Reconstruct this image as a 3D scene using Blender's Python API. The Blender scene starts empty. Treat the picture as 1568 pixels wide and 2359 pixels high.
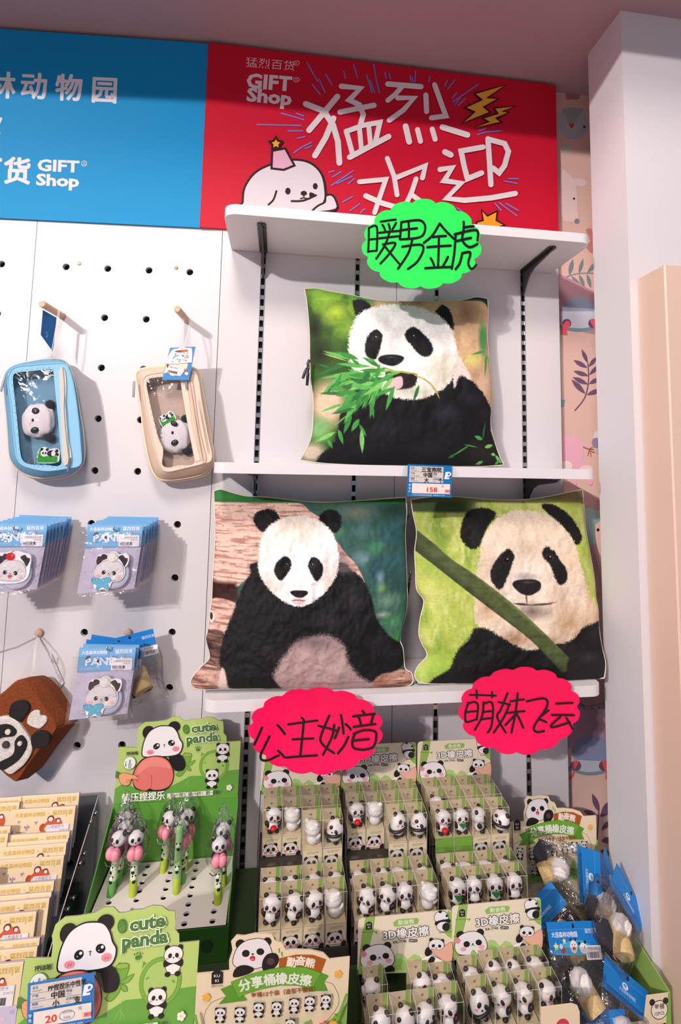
import bpy, math, random
import numpy as np
from mathutils import Vector, Matrix, Euler
from mathutils.geometry import tessellate_polygon

SC = bpy.context.scene
COL = SC.collection
R = math.radians

# ------------------------------------------------------------------ camera
FPX, CX, CY = 1191.8, 806.9, 967.3
PITCH, ROLL, YAW = 0.0940, 0.0186, 0.1331
CAM = np.array([-0.0366, -1.3525, 1.5572])


def cam_axes():
    cp, sp, cr, sr, cy, sy = math.cos(PITCH), math.sin(PITCH), math.cos(ROLL), math.sin(ROLL), math.cos(YAW), math.sin(YAW)
    f = np.array([sy * cp, cy * cp, sp]); r = np.array([cy, -sy, 0.0]); u = np.cross(r, f)
    return cr * r + sr * u, -sr * r + cr * u, f


RT, UP, FW = cam_axes()
cam_data = bpy.data.cameras.new('camera')
cam = bpy.data.objects.new('camera', cam_data)
COL.objects.link(cam)
cam_data.sensor_fit = 'VERTICAL'
cam_data.sensor_height = 36.0
cam_data.lens = FPX / 2359.0 * 36.0
cam_data.shift_x = (784.0 - CX) / 2359.0
cam_data.shift_y = (CY - 1179.5) / 2359.0
cam_data.clip_start = 0.02
cam.matrix_world = Matrix(((RT[0], UP[0], -FW[0], CAM[0]), (RT[1], UP[1], -FW[1], CAM[1]), (RT[2], UP[2], -FW[2], CAM[2]), (0, 0, 0, 1)))
SC.camera = cam

# ------------------------------------------------------------------ world, lamps, exposure
SC.view_settings.view_transform = 'Standard'
SC.view_settings.look = 'None'
SC.view_settings.gamma = 1.0
SC.view_settings.exposure = -0.22
SC.cycles.transparent_max_bounces = 32
SC.cycles.max_bounces = 10
SC.cycles.use_denoising = True
world = bpy.data.worlds.new('shop_ambience'); SC.world = world
world.use_nodes = True
bg = world.node_tree.nodes['Background']
bg.inputs[0].default_value = (0.56, 0.74, 1.0, 1)
bg.inputs[1].default_value = 0.38


def lamp(name, kind, loc, target, energy, color, size):
    d = bpy.data.lights.new(name, kind); d.energy = energy; d.color = color
    if kind == 'AREA':
        d.shape = 'DISK'; d.size = size
    else:
        d.shadow_soft_size = size
    o = bpy.data.objects.new(name, d); COL.objects.link(o)
    o.location = loc
    o.rotation_euler = (Vector(target) - Vector(loc)).to_track_quat('-Z', 'Y').to_euler()
    return o


lamp('ceiling_spotlight', 'AREA', (-3.60, -4.90, 3.90), (0.0, 0.0, 1.4), 255, (1.0, 0.90, 0.84), 0.13)
lamp('ceiling_spotlight', 'AREA', (-3.38, -5.08, 3.90), (0.0, 0.0, 1.4), 86, (1.0, 0.90, 0.84), 0.13)
lamp('lower_fill_lamp', 'AREA', (-0.35, -1.75, 3.40), (0.1, -0.2, 0.6), 46, (1.0, 0.85, 0.74), 0.6)  # unseen lamp added to brighten and warm the lower displays


# ------------------------------------------------------------------ helpers
def lin(c):
    out = []
    for v in c[:3]:
        v = v / 255.0
        out.append(v / 12.92 if v <= 0.04045 else ((v + 0.055) / 1.055) ** 2.4)
    return tuple(out)


def at(px, py, X=None, Y=None, Z=None):
    """point of the place seen along a sight line, on a plane X, Y or Z = const"""
    d = RT * ((px - CX) / FPX) - UP * ((py - CY) / FPX) + FW
    if X is not None: t = (X - CAM[0]) / d[0]
    elif Y is not None: t = (Y - CAM[1]) / d[1]
    else: t = (Z - CAM[2]) / d[2]
    return CAM + t * d


BETA = -0.0674
SEAM = np.array([-0.2063, 0.0, 0.0])
LA = np.array([math.cos(BETA), math.sin(BETA), 0.0])
LN = np.array([math.sin(BETA), -math.cos(BETA), 0.0])


def onleft(s, z, off=0.0):
    p = SEAM + s * LA + off * LN
    return Vector((p[0], p[1], z))


def sl(px, py, off=0.0):
    """(s, z) on the left bay's plane at distance off in front of it"""
    d = RT * ((px - CX) / FPX) - UP * ((py - CY) / FPX) + FW
    t = (off - np.dot(CAM - SEAM, LN)) / np.dot(d, LN)
    p = CAM + t * d
    return float(np.dot(p - SEAM, LA)), float(p[2])


def mesh(name, V, F, mat, parent=None, cols=None, smooth=False, vcols=None):
    me = bpy.data.meshes.new(name)
    me.from_pydata([tuple(map(float, v)) for v in V], [], F)
    if cols is not None:
        at_ = me.color_attributes.new('Col', 'FLOAT_COLOR', 'CORNER')
        arr = np.ones((len(me.loops), 4), np.float32)
        k = 0
        for f, c in zip(F, cols):
            arr[k:k + len(f), :3] = c; k += len(f)
        at_.data.foreach_set('color', arr.ravel())
    if vcols is not None:
        at_ = me.color_attributes.new('Col', 'FLOAT_COLOR', 'POINT')
        arr = np.ones((len(V), 4), np.float32); arr[:, :3] = vcols
        at_.data.foreach_set('color', arr.ravel())
    if smooth:
        me.polygons.foreach_set('use_smooth', [True] * len(me.polygons))
    me.materials.append(mat)
    me.update()
    o = bpy.data.objects.new(name, me); COL.objects.link(o)
    if parent is not None: o.parent = parent
    return o


def tag(o, label=None, cat=None, group=None, kind=None):
    if label: o['label'] = label
    if cat: o['category'] = cat
    if group: o['group'] = group
    if kind: o['kind'] = kind
    return o


def thing(name, label, cat, loc=(0, 0, 0), rot=(0, 0, 0), group=None):
    o = bpy.data.objects.new(name, None); COL.objects.link(o)
    o.empty_display_size = 0.02
    o.location = loc; o.rotation_euler = rot
    return tag(o, label, cat, group)


def copy_thing(src, loc=None, rot=None, label=None, group=None):
    r = src.copy(); COL.objects.link(r)
    if loc is not None: r.location = loc
    if rot is not None: r.rotation_euler = rot
    if label: r['label'] = label
    if group: r['group'] = group
    for ch in src.children:
        c = ch.copy(); COL.objects.link(c); c.parent = r
        for g in ch.children:
            d = g.copy(); COL.objects.link(d); d.parent = c
    return r


class MB:
    """collects shapes for one mesh"""
    def __init__(s): s.V = []; s.F = []; s.C = []

    def add(s, V, F, c=None):
        n = len(s.V); s.V += [tuple(v) for v in V]; s.F += [tuple(i + n for i in f) for f in F]
        s.C += [c or (1, 1, 1)] * len(F); return s

    def box(s, x0, x1, y0, y1, z0, z1, c=None):
        V = [(x0, y0, z0), (x1, y0, z0), (x1, y1, z0), (x0, y1, z0), (x0, y0, z1), (x1, y0, z1), (x1, y1, z1), (x0, y1, z1)]
        return s.add(V, [(0, 3, 2, 1), (4, 5, 6, 7), (0, 1, 5, 4), (1, 2, 6, 5), (2, 3, 7, 6), (3, 0, 4, 7)], c)

    def bbox(s, x0, x1, y0, y1, z0, z1, b=0.002, c=None):
        """box with bevelled vertical edges"""
        V = []
        for z in (z0, z1):
            V += [(x0 + b, y0, z), (x1 - b, y0, z), (x1, y0 + b, z), (x1, y1 - b, z), (x1 - b, y1, z), (x0 + b, y1, z), (x0, y1 - b, z), (x0, y0 + b, z)]
        F = [tuple(range(7, -1, -1)), tuple(range(8, 16))] + [(i, (i + 1) % 8, 8 + (i + 1) % 8, 8 + i) for i in range(8)]
        return s.add(V, F, c)

    def ell(s, c, r, n=16, m=10, M=None, col=None, fn=None):
        V = [(0, 0, 1)]
        for i in range(1, m):
            t = math.pi * i / m
            for j in range(n):
                p = 2 * math.pi * j / n
                V.append((math.sin(t) * math.cos(p), math.sin(t) * math.sin(p), math.cos(t)))
        V.append((0, 0, -1))
        F = [(0, 1 + j, 1 + (j + 1) % n) for j in range(n)]
        for i in range(m - 2):
            for j in range(n):
                a = 1 + i * n; F.append((a + j, a + n + j, a + n + (j + 1) % n, a + (j + 1) % n))
        l = len(V) - 1; a = 1 + (m - 2) * n
        F += [(l, a + (j + 1) % n, a + j) for j in range(n)]
        if fn: V = [fn(v) for v in V]
        V = [Vector((v[0] * r[0], v[1] * r[1], v[2] * r[2])) for v in V]
        if M is not None: V = [M @ v for v in V]
        return s.add([v + Vector(c) for v in V], F, col)

    def tube(s, pts, r, n=8, col=None, closed=False, caps=True):
        P = [Vector(p) for p in pts]; k = len(P)
        rr = r if isinstance(r, (list, tuple)) else [r] * k
        T = []
        for i in range(k):
            if closed: t = P[(i + 1) % k] - P[i - 1]
            else: t = P[min(i + 1, k - 1)] - P[max(i - 1, 0)]
            T.append(t.normalized())
        ref = Vector((0, 0, 1)) if abs(T[0].z) < 0.9 else Vector((1, 0, 0))
        N = (ref - T[0] * ref.dot(T[0])).normalized()
        V = []
        for i in range(k):
            N = (N - T[i] * N.dot(T[i]))
            N = N.normalized() if N.length > 1e-6 else T[i].orthogonal().normalized()
            B = T[i].cross(N)
            for j in range(n):
                a = 2 * math.pi * j / n
                V.append(P[i] + N * (math.cos(a) * rr[i]) + B * (math.sin(a) * rr[i]))
        F = []
        for i in range(k if closed else k - 1):
            a = i * n; b = ((i + 1) % k) * n
            F += [(a + j, a + (j + 1) % n, b + (j + 1) % n, b + j) for j in range(n)]
        if caps and not closed:
            F.append(tuple(range(n - 1, -1, -1))); F.append(tuple((k - 1) * n + j for j in range(n)))
        return s.add(V, F, col)

    def lathe(s, prof, c=(0, 0, 0), n=20, col=None, M=None):
        V = []; 
        for (r, z) in prof:
            for j in range(n):
                a = 2 * math.pi * j / n
                v = Vector((r * math.cos(a), r * math.sin(a), z))
                if M is not None: v = M @ v
                V.append(v + Vector(c))
        F = []
        for i in range(len(prof) - 1):
            F += [(i * n + j, i * n + (j + 1) % n, (i + 1) * n + (j + 1) % n, (i + 1) * n + j) for j in range(n)]
        F.append(tuple(range(n - 1, -1, -1))); F.append(tuple((len(prof) - 1) * n + j for j in range(n)))
        return s.add(V, F, col)

    def prism(s, pts, z0, z1, fn=None, col=None):
        """closed outline pts (x, y) extruded z0..z1; fn maps (x, y, z) to the final point"""
        n = len(pts)
        if sum(pts[i][0] * pts[(i + 1) % n][1] - pts[(i + 1) % n][0] * pts[i][1] for i in range(n)) < 0: pts = pts[::-1]
        V = [(x, y, z0) for x, y in pts] + [(x, y, z1) for x, y in pts]
        T = tessellate_polygon([[Vector((x, y, 0)) for x, y in pts]])
        F = []
        for t in T:
            a = (pts[t[1]][0] - pts[t[0]][0]) * (pts[t[2]][1] - pts[t[0]][1]) - (pts[t[2]][0] - pts[t[0]][0]) * (pts[t[1]][1] - pts[t[0]][1])
            t = t if a > 0 else t[::-1]
            F.append(tuple(i + n for i in t)); F.append(tuple(t[::-1]))
        F += [(i, (i + 1) % n, n + (i + 1) % n, n + i) for i in range(n)]
        if fn: V = [fn(*v) for v in V]
        return s.add(V, F, col)

    def build(s, name, mat, parent=None, smooth=False, colour=False):
        return mesh(name, s.V, s.F, mat, parent, cols=s.C if colour else None, smooth=smooth)


def catmull(pts, k=6, closed=True):
    P = [np.array(p, float) for p in pts]; n = len(P); out = []
    for i in range(n if closed else n - 1):
        if closed: a, b, c, d = P[i - 1], P[i], P[(i + 1) % n], P[(i + 2) % n]
        else: a, b, c, d = P[max(i - 1, 0)], P[i], P[i + 1], P[min(i + 2, n - 1)]
        for j in range(k):
            t = j / k
            out.append(tuple(0.5 * ((2 * b) + (c - a) * t + (2 * a - 5 * b + 4 * c - d) * t * t + (3 * b - a - 3 * c + d) * t ** 3)))
    if not closed: out.append(tuple(P[-1]))
    return out


_glyphs = {}


def glyphs(text, bold=0.0, shear=0.0):
    key = (text, bold, shear)
    if key not in _glyphs:
        cu = bpy.data.curves.new('lettering', 'FONT'); cu.body = text; cu.resolution_u = 2
        cu.offset = bold; cu.shear = shear
        o = bpy.data.objects.new('lettering', cu); COL.objects.link(o)
        dg = bpy.context.evaluated_depsgraph_get()
        ev = o.evaluated_get(dg); m = ev.to_mesh()
        V = np.array([v.co[:2] for v in m.vertices]).reshape(-1, 2); F = [tuple(p.vertices) for p in m.polygons]
        ev.to_mesh_clear()
        bpy.data.objects.remove(o); bpy.data.curves.remove(cu)
        _glyphs[key] = (V, F)
    return _glyphs[key]


class Art:
    """a print: flat coloured shapes, each a hair above the one before"""
    def __init__(s, f=None, dz=4e-5):
        s.f = f or (lambda x, y: (x, y)); s.V = []; s.F = []; s.C = []; s.z = 0.0; s.dz = dz
        s.hole = []

    def raw(s, P, F, col, z=None, flip=True):
        if z is None:
            s.z += s.dz; z = s.z
        n = len(s.V); Q = [s.f(x, y) for x, y in P]
        c = lin(col)
        s.V += [(x, y, z) for x, y in Q]
        for f in F:
            if flip:
                a = 0.0
                for i in range(len(f)):
                    p, q = Q[f[i]], Q[f[(i + 1) % len(f)]]; a += p[0] * q[1] - q[0] * p[1]
                if a < 0: f = tuple(reversed(f))
            s.F.append(tuple(i + n for i in f)); s.C.append(c)
        return s

    def poly(s, pts, col, smooth=0, line=None, lw=0):
        if smooth: pts = catmull(pts, smooth)
        if len(pts) <= 4: F = [tuple(range(len(pts)))]
        else: F = [tuple(t) for t in tessellate_polygon([[Vector((x, y, 0)) for x, y in pts]])]
        s.raw(pts, F, col)
        if line: s.stroke(pts, lw, line, closed=True)
        return s

    def ell(s, cx, cy, rx, ry, col, rot=0, n=24, line=None, lw=0, a0=0, a1=360):
        c, q = math.cos(R(rot)), math.sin(R(rot)); pts = []
        for i in range(n):
            a = R(a0 + (a1 - a0) * i / (n if a1 - a0 == 360 else n - 1)); x, y = rx * math.cos(a), ry * math.sin(a)
            pts.append((cx + x * c - y * q, cy + x * q + y * c))
        if line: s.poly([(cx + (x - cx) * (1 + lw / rx), cy + (y - cy) * (1 + lw / ry)) for x, y in pts], line)
        return s.poly(pts, col)

    def rect(s, x0, y0, x1, y1, col): return s.poly([(x0, y0), (x1, y0), (x1, y1), (x0, y1)], col)

    def rrect(s, x0, y0, x1, y1, r, col):
        pts = []
        for cx, cy, a in ((x1 - r, y1 - r, 0), (x0 + r, y1 - r, 90), (x0 + r, y0 + r, 180), (x1 - r, y0 + r, 270)):
            for k in range(5):
                t = R(a + 22.5 * k); pts.append((cx + r * math.cos(t), cy + r * math.sin(t)))
        return s.poly(pts, col)

    def stroke(s, pts, w, col, closed=False, smooth=0, cap=True):
        if smooth and len(pts) > 2: pts = catmull(pts, smooth, closed)
        P = [np.array(p, float) for p in pts]
        Q = [P[0]]
        for p in P[1:]:
            if np.linalg.norm(p - Q[-1]) > 1e-9: Q.append(p)
        P = Q; n = len(P)
        if n < 2: return s
        ws = w if isinstance(w, (list, tuple)) else [w] * n
        L = []; Rr = []
        for i in range(n):
            if closed: d0 = P[i] - P[i - 1]; d1 = P[(i + 1) % n] - P[i]
            else: d0 = P[i] - P[max(i - 1, 0)]; d1 = P[min(i + 1, n - 1)] - P[i]
            if np.linalg.norm(d0) < 1e-12: d0 = d1
            if np.linalg.norm(d1) < 1e-12: d1 = d0
            d0 = d0 / np.linalg.norm(d0); d1 = d1 / np.linalg.norm(d1)
            t = d0 + d1; l = np.linalg.norm(t)
            t = t / l if l > 1e-6 else d0
            m = np.array([-t[1], t[0]]); k = 1 / max(0.55, abs(float(np.dot(m, np.array([-d0[1], d0[0]])))))
            L.append(P[i] + m * ws[i] / 2 * k); Rr.append(P[i] - m * ws[i] / 2 * k)
        V = [tuple(v) for v in L] + [tuple(v) for v in Rr]
        F = [(i, (i + 1) % n, n + (i + 1) % n, n + i) for i in range(n if closed else n - 1)]
        if cap and not closed:
            for i, sg in ((0, -1), (n - 1, 1)):
                d = (P[1] - P[0]) if i == 0 else (P[-1] - P[-2]); d = d / np.linalg.norm(d) * sg
                m = np.array([-d[1], d[0]]); k = len(V); h = ws[i] / 2
                arc = [P[i] + h * (m * math.cos(a) + d * math.sin(a)) for a in (R(x) for x in (0, 36, 72, 108, 144, 180))]
                V += [tuple(v) for v in arc]; F.append(tuple(range(k, k + 6)))
        return s.raw(V, F, col)

    def text(s, t, x, y, h, col, bold=0.0, rot=0, align='l', sx=1.0, up=-1, shear=0.0):
        """cap height about h; up=-1 when the art's y runs downwards"""
        if bold > 0.009 and any(ord(c) > 0x2e00 for c in t):
            # heavy Chinese lettering: the strokes are laid side by side so that they stay clean
            q = h / 0.72 * bold * 1.15
            for i in range(8 if bold > 0.05 else 6):
                a = 2 * math.pi * i / (8 if bold > 0.05 else 6)
                s.text(t, x + q * math.cos(a), y + q * math.sin(a), h, col, 0.004, rot, align, sx, up, shear); s.z -= s.dz * 0.8
            s.z += s.dz * 0.8
            return s
        V, F = glyphs(t, bold, shear)
        if not len(V): return s
        k = h / 0.72; V = V * k; V = V * np.array([sx, 1.0])
        w0, w1 = V[:, 0].min(), V[:, 0].max()
        dx = {'l': 0, 'c': -(w0 + w1) / 2, 'r': -w1}[align]
        c, q = math.cos(R(rot)), math.sin(R(rot)); P = []
        for a, b in V:
            a += dx; a, b = a * c - b * q, a * q + b * c
            P.append((x + a, y + up * b))
        return s.raw(P, F, col)

    def slab(s, pts, th, col, smooth=0, back=None):
        """the card itself: outline with real thickness below the print"""
        if smooth: pts = catmull(pts, smooth)
        T = [tuple(t) for t in tessellate_polygon([[Vector((x, y, 0)) for x, y in pts]])]
        s.raw(pts, T, col, z=0.0)
        n = len(s.V); m = len(pts)
        s.raw(pts, T, back or col, z=-th)
        for i in range(len(s.F) - len(T), len(s.F)): s.F[i] = tuple(reversed(s.F[i]))
        a = n - m; b = n; Q = s.V[a:a + m]
        ar = sum(Q[i][0] * Q[(i + 1) % m][1] - Q[(i + 1) % m][0] * Q[i][1] for i in range(m))
        for i in range(m):
            j = (i + 1) % m
            f = (b + i, b + j, a + j, a + i)
            s.F.append(f if ar > 0 else tuple(reversed(f))); s.C.append(lin(back or col))
        return s

    def build(s, name, mat, parent=None, deform=None):
        V = s.V if deform is None else [deform(*v) for v in s.V]
        return mesh(name, V, s.F, mat, parent, cols=s.C)


# ------------------------------------------------------------------ materials
def pbr(name, color=(200, 200, 200), rough=0.5, metal=0.0, col=False, bump=None, coat=0.0, spec=0.5, noise=None, sheen=0.0):
    m = bpy.data.materials.new(name); m.use_nodes = True
    nt = m.node_tree; b = nt.nodes['Principled BSDF']
    b.inputs['Base Color'].default_value = lin(color) + (1,)
    b.inputs['Roughness'].default_value = rough; b.inputs['Metallic'].default_value = metal
    b.inputs['Specular IOR Level'].default_value = spec
    if coat:
        b.inputs['Coat Weight'].default_value = coat; b.inputs['Coat Roughness'].default_value = 0.06
    if sheen: b.inputs['Sheen Weight'].default_value = sheen
    src = None
    if col:
        a = nt.nodes.new('ShaderNodeVertexColor'); a.layer_name = 'Col'; src = a.outputs[0]
        nt.links.new(src, b.inputs['Base Color'])
    if noise:
        sc, amt = noise
        tc = nt.nodes.new('ShaderNodeTexCoord'); n = nt.nodes.new('ShaderNodeTexNoise'); n.inputs['Scale'].default_value = sc; n.inputs['Detail'].default_value = 6
        nt.links.new(tc.outputs['Object'], n.inputs['Vector'])
        mr = nt.nodes.new('ShaderNodeMapRange'); mr.inputs[3].default_value = 1 - amt; mr.inputs[4].default_value = 1 + amt
        nt.links.new(n.outputs['Fac'], mr.inputs[0])
        mx = nt.nodes.new('ShaderNodeMix'); mx.data_type = 'RGBA'; mx.blend_type = 'MULTIPLY'; mx.inputs[0].default_value = 1
        mx.inputs[6].default_value = lin(color) + (1,)
        if src: nt.links.new(src, mx.inputs[6])
        nt.links.new(mr.outputs[0], mx.inputs[7]); nt.links.new(mx.outputs[2], b.inputs['Base Color'])
    if bump:
        sc, st, dist = bump
        tc = nt.nodes.new('ShaderNodeTexCoord'); n = nt.nodes.new('ShaderNodeTexNoise'); n.inputs['Scale'].default_value = sc; n.inputs['Detail'].default_value = 5
        nt.links.new(tc.outputs['Object'], n.inputs['Vector'])
        bp = nt.nodes.new('ShaderNodeBump'); bp.inputs['Strength'].default_value = st; bp.inputs['Distance'].default_value = dist
        nt.links.new(n.outputs['Fac'], bp.inputs['Height']); nt.links.new(bp.outputs[0], b.inputs['Normal'])
    return m


def clear(name, tint=(250, 250, 250), refl=0.12, rough=0.05, crinkle=None):
    """thin clear plastic: lets light straight through, with a sheen that grows at grazing angles"""
    m = bpy.data.materials.new(name); m.use_nodes = True; nt = m.node_tree
    for n in list(nt.nodes): nt.nodes.remove(n)
    out = nt.nodes.new('ShaderNodeOutputMaterial'); mix = nt.nodes.new('ShaderNodeMixShader')
    tr = nt.nodes.new('ShaderNodeBsdfTransparent'); tr.inputs[0].default_value = lin(tint) + (1,)
    gl = nt.nodes.new('ShaderNodeBsdfGlossy'); gl.inputs['Roughness'].default_value = rough
    lw = nt.nodes.new('ShaderNodeLayerWeight'); lw.inputs['Blend'].default_value = 0.25
    mr = nt.nodes.new('ShaderNodeMapRange'); mr.inputs[3].default_value = refl * 0.4; mr.inputs[4].default_value = min(1, refl * 4)
    nt.links.new(lw.outputs['Fresnel'], mr.inputs[0]); nt.links.new(mr.outputs[0], mix.inputs[0])
    nt.links.new(tr.outputs[0], mix.inputs[1]); nt.links.new(gl.outputs[0], mix.inputs[2]); nt.links.new(mix.outputs[0], out.inputs[0])
    if crinkle:
        sc, st, dist = crinkle
        tc = nt.nodes.new('ShaderNodeTexCoord'); n = nt.nodes.new('ShaderNodeTexNoise'); n.inputs['Scale'].default_value = sc; n.inputs['Detail'].default_value = 3
        n.inputs['Distortion'].default_value = 1.0
        nt.links.new(tc.outputs['Object'], n.inputs['Vector'])
        bp = nt.nodes.new('ShaderNodeBump'); bp.inputs['Strength'].default_value = st; bp.inputs['Distance'].default_value = dist
        nt.links.new(n.outputs['Fac'], bp.inputs['Height']); nt.links.new(bp.outputs[0], gl.inputs['Normal']); nt.links.new(bp.outputs[0], lw.inputs['Normal'])
    return m


M = dict(
    panel=pbr('white_laminate', (212, 209, 215), 0.42, noise=(900, 0.03), bump=(1400, 0.05, 0.0006)),
    panel_edge=pbr('grey_panel_edge', (150, 148, 155), 0.5),
    dark=pbr('dark_void', (40, 36, 36), 0.9),  # near-black tone standing in for shade inside holes, slots and gaps
    ceiling=pbr('soffit_paint', (168, 142, 150), 0.8, noise=(300, 0.03)),
    column=pbr('column_paint', (214, 211, 218), 0.7, noise=(40, 0.015)),
    beige=pbr('beige_laminate', (218, 190, 174), 0.5),
    shelf=pbr('shelf_laminate', (220, 218, 224), 0.4),
    bracket=pbr('bracket_steel', (92, 88, 92), 0.35, 0.85),
    rail=pbr('rail_steel', (190, 188, 192), 0.28, 0.95),
    print=pbr('printed_card', col=True, rough=0.45),
    gloss=pbr('laminated_print', col=True, rough=0.3, coat=0.25, spec=0.3),
    sign=pbr('printed_sign', col=True, rough=0.55, spec=0.2, noise=(700, 0.04)),
    paper=pbr('wallpaper_print', col=True, rough=0.75),
    cushion=pbr('printed_plush', col=True, rough=0.7, bump=(900, 0.04, 0.0006), spec=0.22),
    film=clear('clear_film', (253, 253, 254), 0.15, 0.10, (60, 0.7, 0.004)),
    pvc=clear('clear_pvc', (244, 244, 247), 0.16, 0.08, (24, 0.6, 0.006)),
    boxfilm=clear('clear_box_film', (253, 253, 252), 0.10, 0.06),
    acrylic=clear('clear_acrylic', (215, 220, 222), 0.16, 0.03),
    wood=pbr('turned_wood', (206, 172, 148), 0.55, noise=(60, 0.08)),
    steel=pbr('hook_steel', (200, 198, 200), 0.2, 1.0),
    plain=pbr('coloured_plastic', col=True, rough=0.38),
    cloth=pbr('sewn_fabric', col=True, rough=0.8, bump=(600, 0.12, 0.001)),
    felt=pbr('wool_felt', col=True, rough=0.95, bump=(260, 0.8, 0.003), noise=(130, 0.35)),
    fluff=pbr('white_plush', col=True, rough=0.95, bump=(420, 0.35, 0.0012), sheen=0.3),
    straw=pbr('raw_wood', (205, 178, 128), 0.8, noise=(180, 0.35), bump=(200, 0.6, 0.002)),
    string=pbr('white_string', (240, 238, 238), 0.7),
    counter=pbr('counter_laminate', (58, 54, 52), 0.6),
)

# ------------------------------------------------------------------ room shell
def struct(o): o['kind'] = 'structure'; return o


CEIL = 2.715
struct(MB().box(-4.8, 2.2, -0.61, 0.06, CEIL, CEIL + 0.06).build('ceiling', M['ceiling']))
struct(MB().box(-4.8, 2.2, -0.66, -0.61, CEIL, 4.10).build('trim_1', M['ceiling']))
struct(MB().box(-4.8, 2.2, -6.4, -0.60, 4.10, 4.16).build('ceiling_main', M['column']))
struct(MB().box(-4.8, 2.2, -6.4, 0.2, -0.05, 0.0).build('floor', M['beige']))
struct(MB().box(-1.6, 0.7405, 0.10, 0.14, 0.0, CEIL).build('wall_back', M['dark']))
struct(MB().box(0.775, 1.6, -0.255, -0.115, 0.0, CEIL).build('wall_right', M['column']))
o = MB().bbox(0.794, 1.6, -0.345, -0.2555, 0.0, 2.02, 0.003).build('beige_cabinet', M['beige'])
tag(o, 'tall plain beige cabinet at the right edge, in front of the white column', 'cabinet')

# ------------------------------------------------------------------ wallpaper strip beside the shelves (a flat print on the wall, with shelf shadows painted in)
WY = 0.033


def wp1(x, y):
    p = at(1260 + x / 2.875, 180 + y / 2.875, Y=WY); return (p[0], p[2])


def wp2(x, y):
    p = at(1260 + x / 2.315, 980 + y / 2.315, Y=WY); return (p[0], p[2])


A = Art()
A.raw([(0.70, 0.0), (1.3, 0.0), (1.3, CEIL), (0.70, CEIL)], [(0, 1, 2, 3)], (222, 186, 176))
A.f = wp1
A.rrect(120, 60, 215, 142, 12, (176, 118, 122)); A.ell(172, 300, 100, 108, (178, 190, 196))
A.poly([(95, 215), (150, 195), (235, 210), (200, 262), (165, 330), (135, 290), (115, 245)], (158, 170, 168), 4)
A.poly([(143, 305), (150, 300), (160, 304), (172, 300), (177, 308), (160, 333)], (214, 52, 62), 3); A.ell(245, 323, 8, 9, (40, 32, 40))
A.ell(128, 470, 16, 45, (178, 205, 190))
A.poly([(95, 625), (140, 635), (172, 668), (190, 720), (196, 840), (203, 940), (170, 950), (95, 915)], (232, 206, 204), 4)
A.ell(215, 690, 46, 26, (232, 206, 204), 12); A.ell(177, 799, 7, 8, (40, 30, 36)); A.ell(196, 948, 18, 18, (128, 138, 148))
A.poly([(255, 1005), (300, 1010), (305, 1160), (250, 1110), (285, 1080)], (196, 130, 128), 3)
# leaf sprig, grey green


def sprig(A, stem, w, leaves, col):
    A.stroke(stem, w, col, smooth=4)
    for (x0, y0, x1, y1, t) in leaves:
        dx, dy = x1 - x0, y1 - y0; l = math.hypot(dx, dy); nx, ny = -dy / l, dx / l
        pts = []
        for k in range(9):
            u = k / 8; pts.append((x0 + dx * u + nx * t * math.sin(math.pi * u), y0 + dy * u + ny * t * math.sin(math.pi * u)))
        for k in range(7, 0, -1):
            u = k / 8; pts.append((x0 + dx * u - nx * t * math.sin(math.pi * u), y0 + dy * u - ny * t * math.sin(math.pi * u)))
        A.poly(pts, col)


sprig(A, [(65, 1368), (110, 1330), (150, 1308), (240, 1292), (420, 1296)], 6,
      [] , (120, 134, 140))
sprig(A, [(65, 1368), (110, 1330), (150, 1308)], 6, [(145, 1308, 170, 1198, 16), (208, 1298, 238, 1195, 13), (262, 1292, 345, 1205, 15), (158, 1308, 236, 1405, 14), (210, 1300, 248, 1392, 13), (262, 1296, 288, 1392, 13), (330, 1295, 400, 1230, 14)], (120, 134, 140))
A.poly([(66, 1290), (190, 1350), (330, 1425), (330, 1700), (66, 1640)], (188, 142, 160))  # darker pink patch: the top shelf's cast shadow painted in
A.ell(210, 1560, 112, 116, (150, 160, 190)); A.poly([(88, 1545), (330, 1545), (330, 1665), (200, 1672), (92, 1650)], (198, 204, 218))
A.stroke([(70, 1640), (130, 1660), (230, 1668), (330, 1650)], 22, (120, 150, 160), smooth=4)
for cx in (128, 300):
    A.ell(cx, 1625, 30, 30, (110, 72, 104)); A.poly([(cx - 40, 1690), (cx - 28, 1640), (cx, 1608), (cx + 22, 1620), (cx + 16, 1650), (cx, 1668), (cx + 4, 1700), (cx - 20, 1700)] if cx < 200 else [(cx - 15, 1612), (cx + 10, 1600), (cx + 40, 1650), (cx + 55, 1690), (cx + 30, 1690)], (238, 88, 106), 3)
sprig(A, [(182, 2200), (225, 2150), (255, 2095), (272, 2000), (268, 1890)], 8,
      [(268, 1888, 226, 1795, 13), (272, 1912, 328, 1846, 13), (264, 1918, 172, 1868, 15), (276, 1965, 345, 1900, 13), (272, 1972, 172, 1940, 14), (274, 2025, 350, 1985, 14), (268, 2028, 166, 1980, 15), (250, 2090, 158, 1996, 17), (260, 2098, 356, 2060, 15)], (108, 80, 112))
A.poly([(84, 2130), (118, 2130), (108, 2170), (84, 2190)], (110, 176, 180))
A.f = wp2
A.poly([(72, 65), (130, 62), (175, 75), (192, 110), (188, 180), (215, 200), (236, 240), (240, 310), (218, 312), (205, 250), (150, 245), (156, 312), (134, 312), (125, 240), (76, 235)], (236, 176, 196), 3)
A.ell(100, 215, 32, 26, (240, 220, 222)); A.ell(205, 235, 36, 22, (240, 214, 214))
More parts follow.
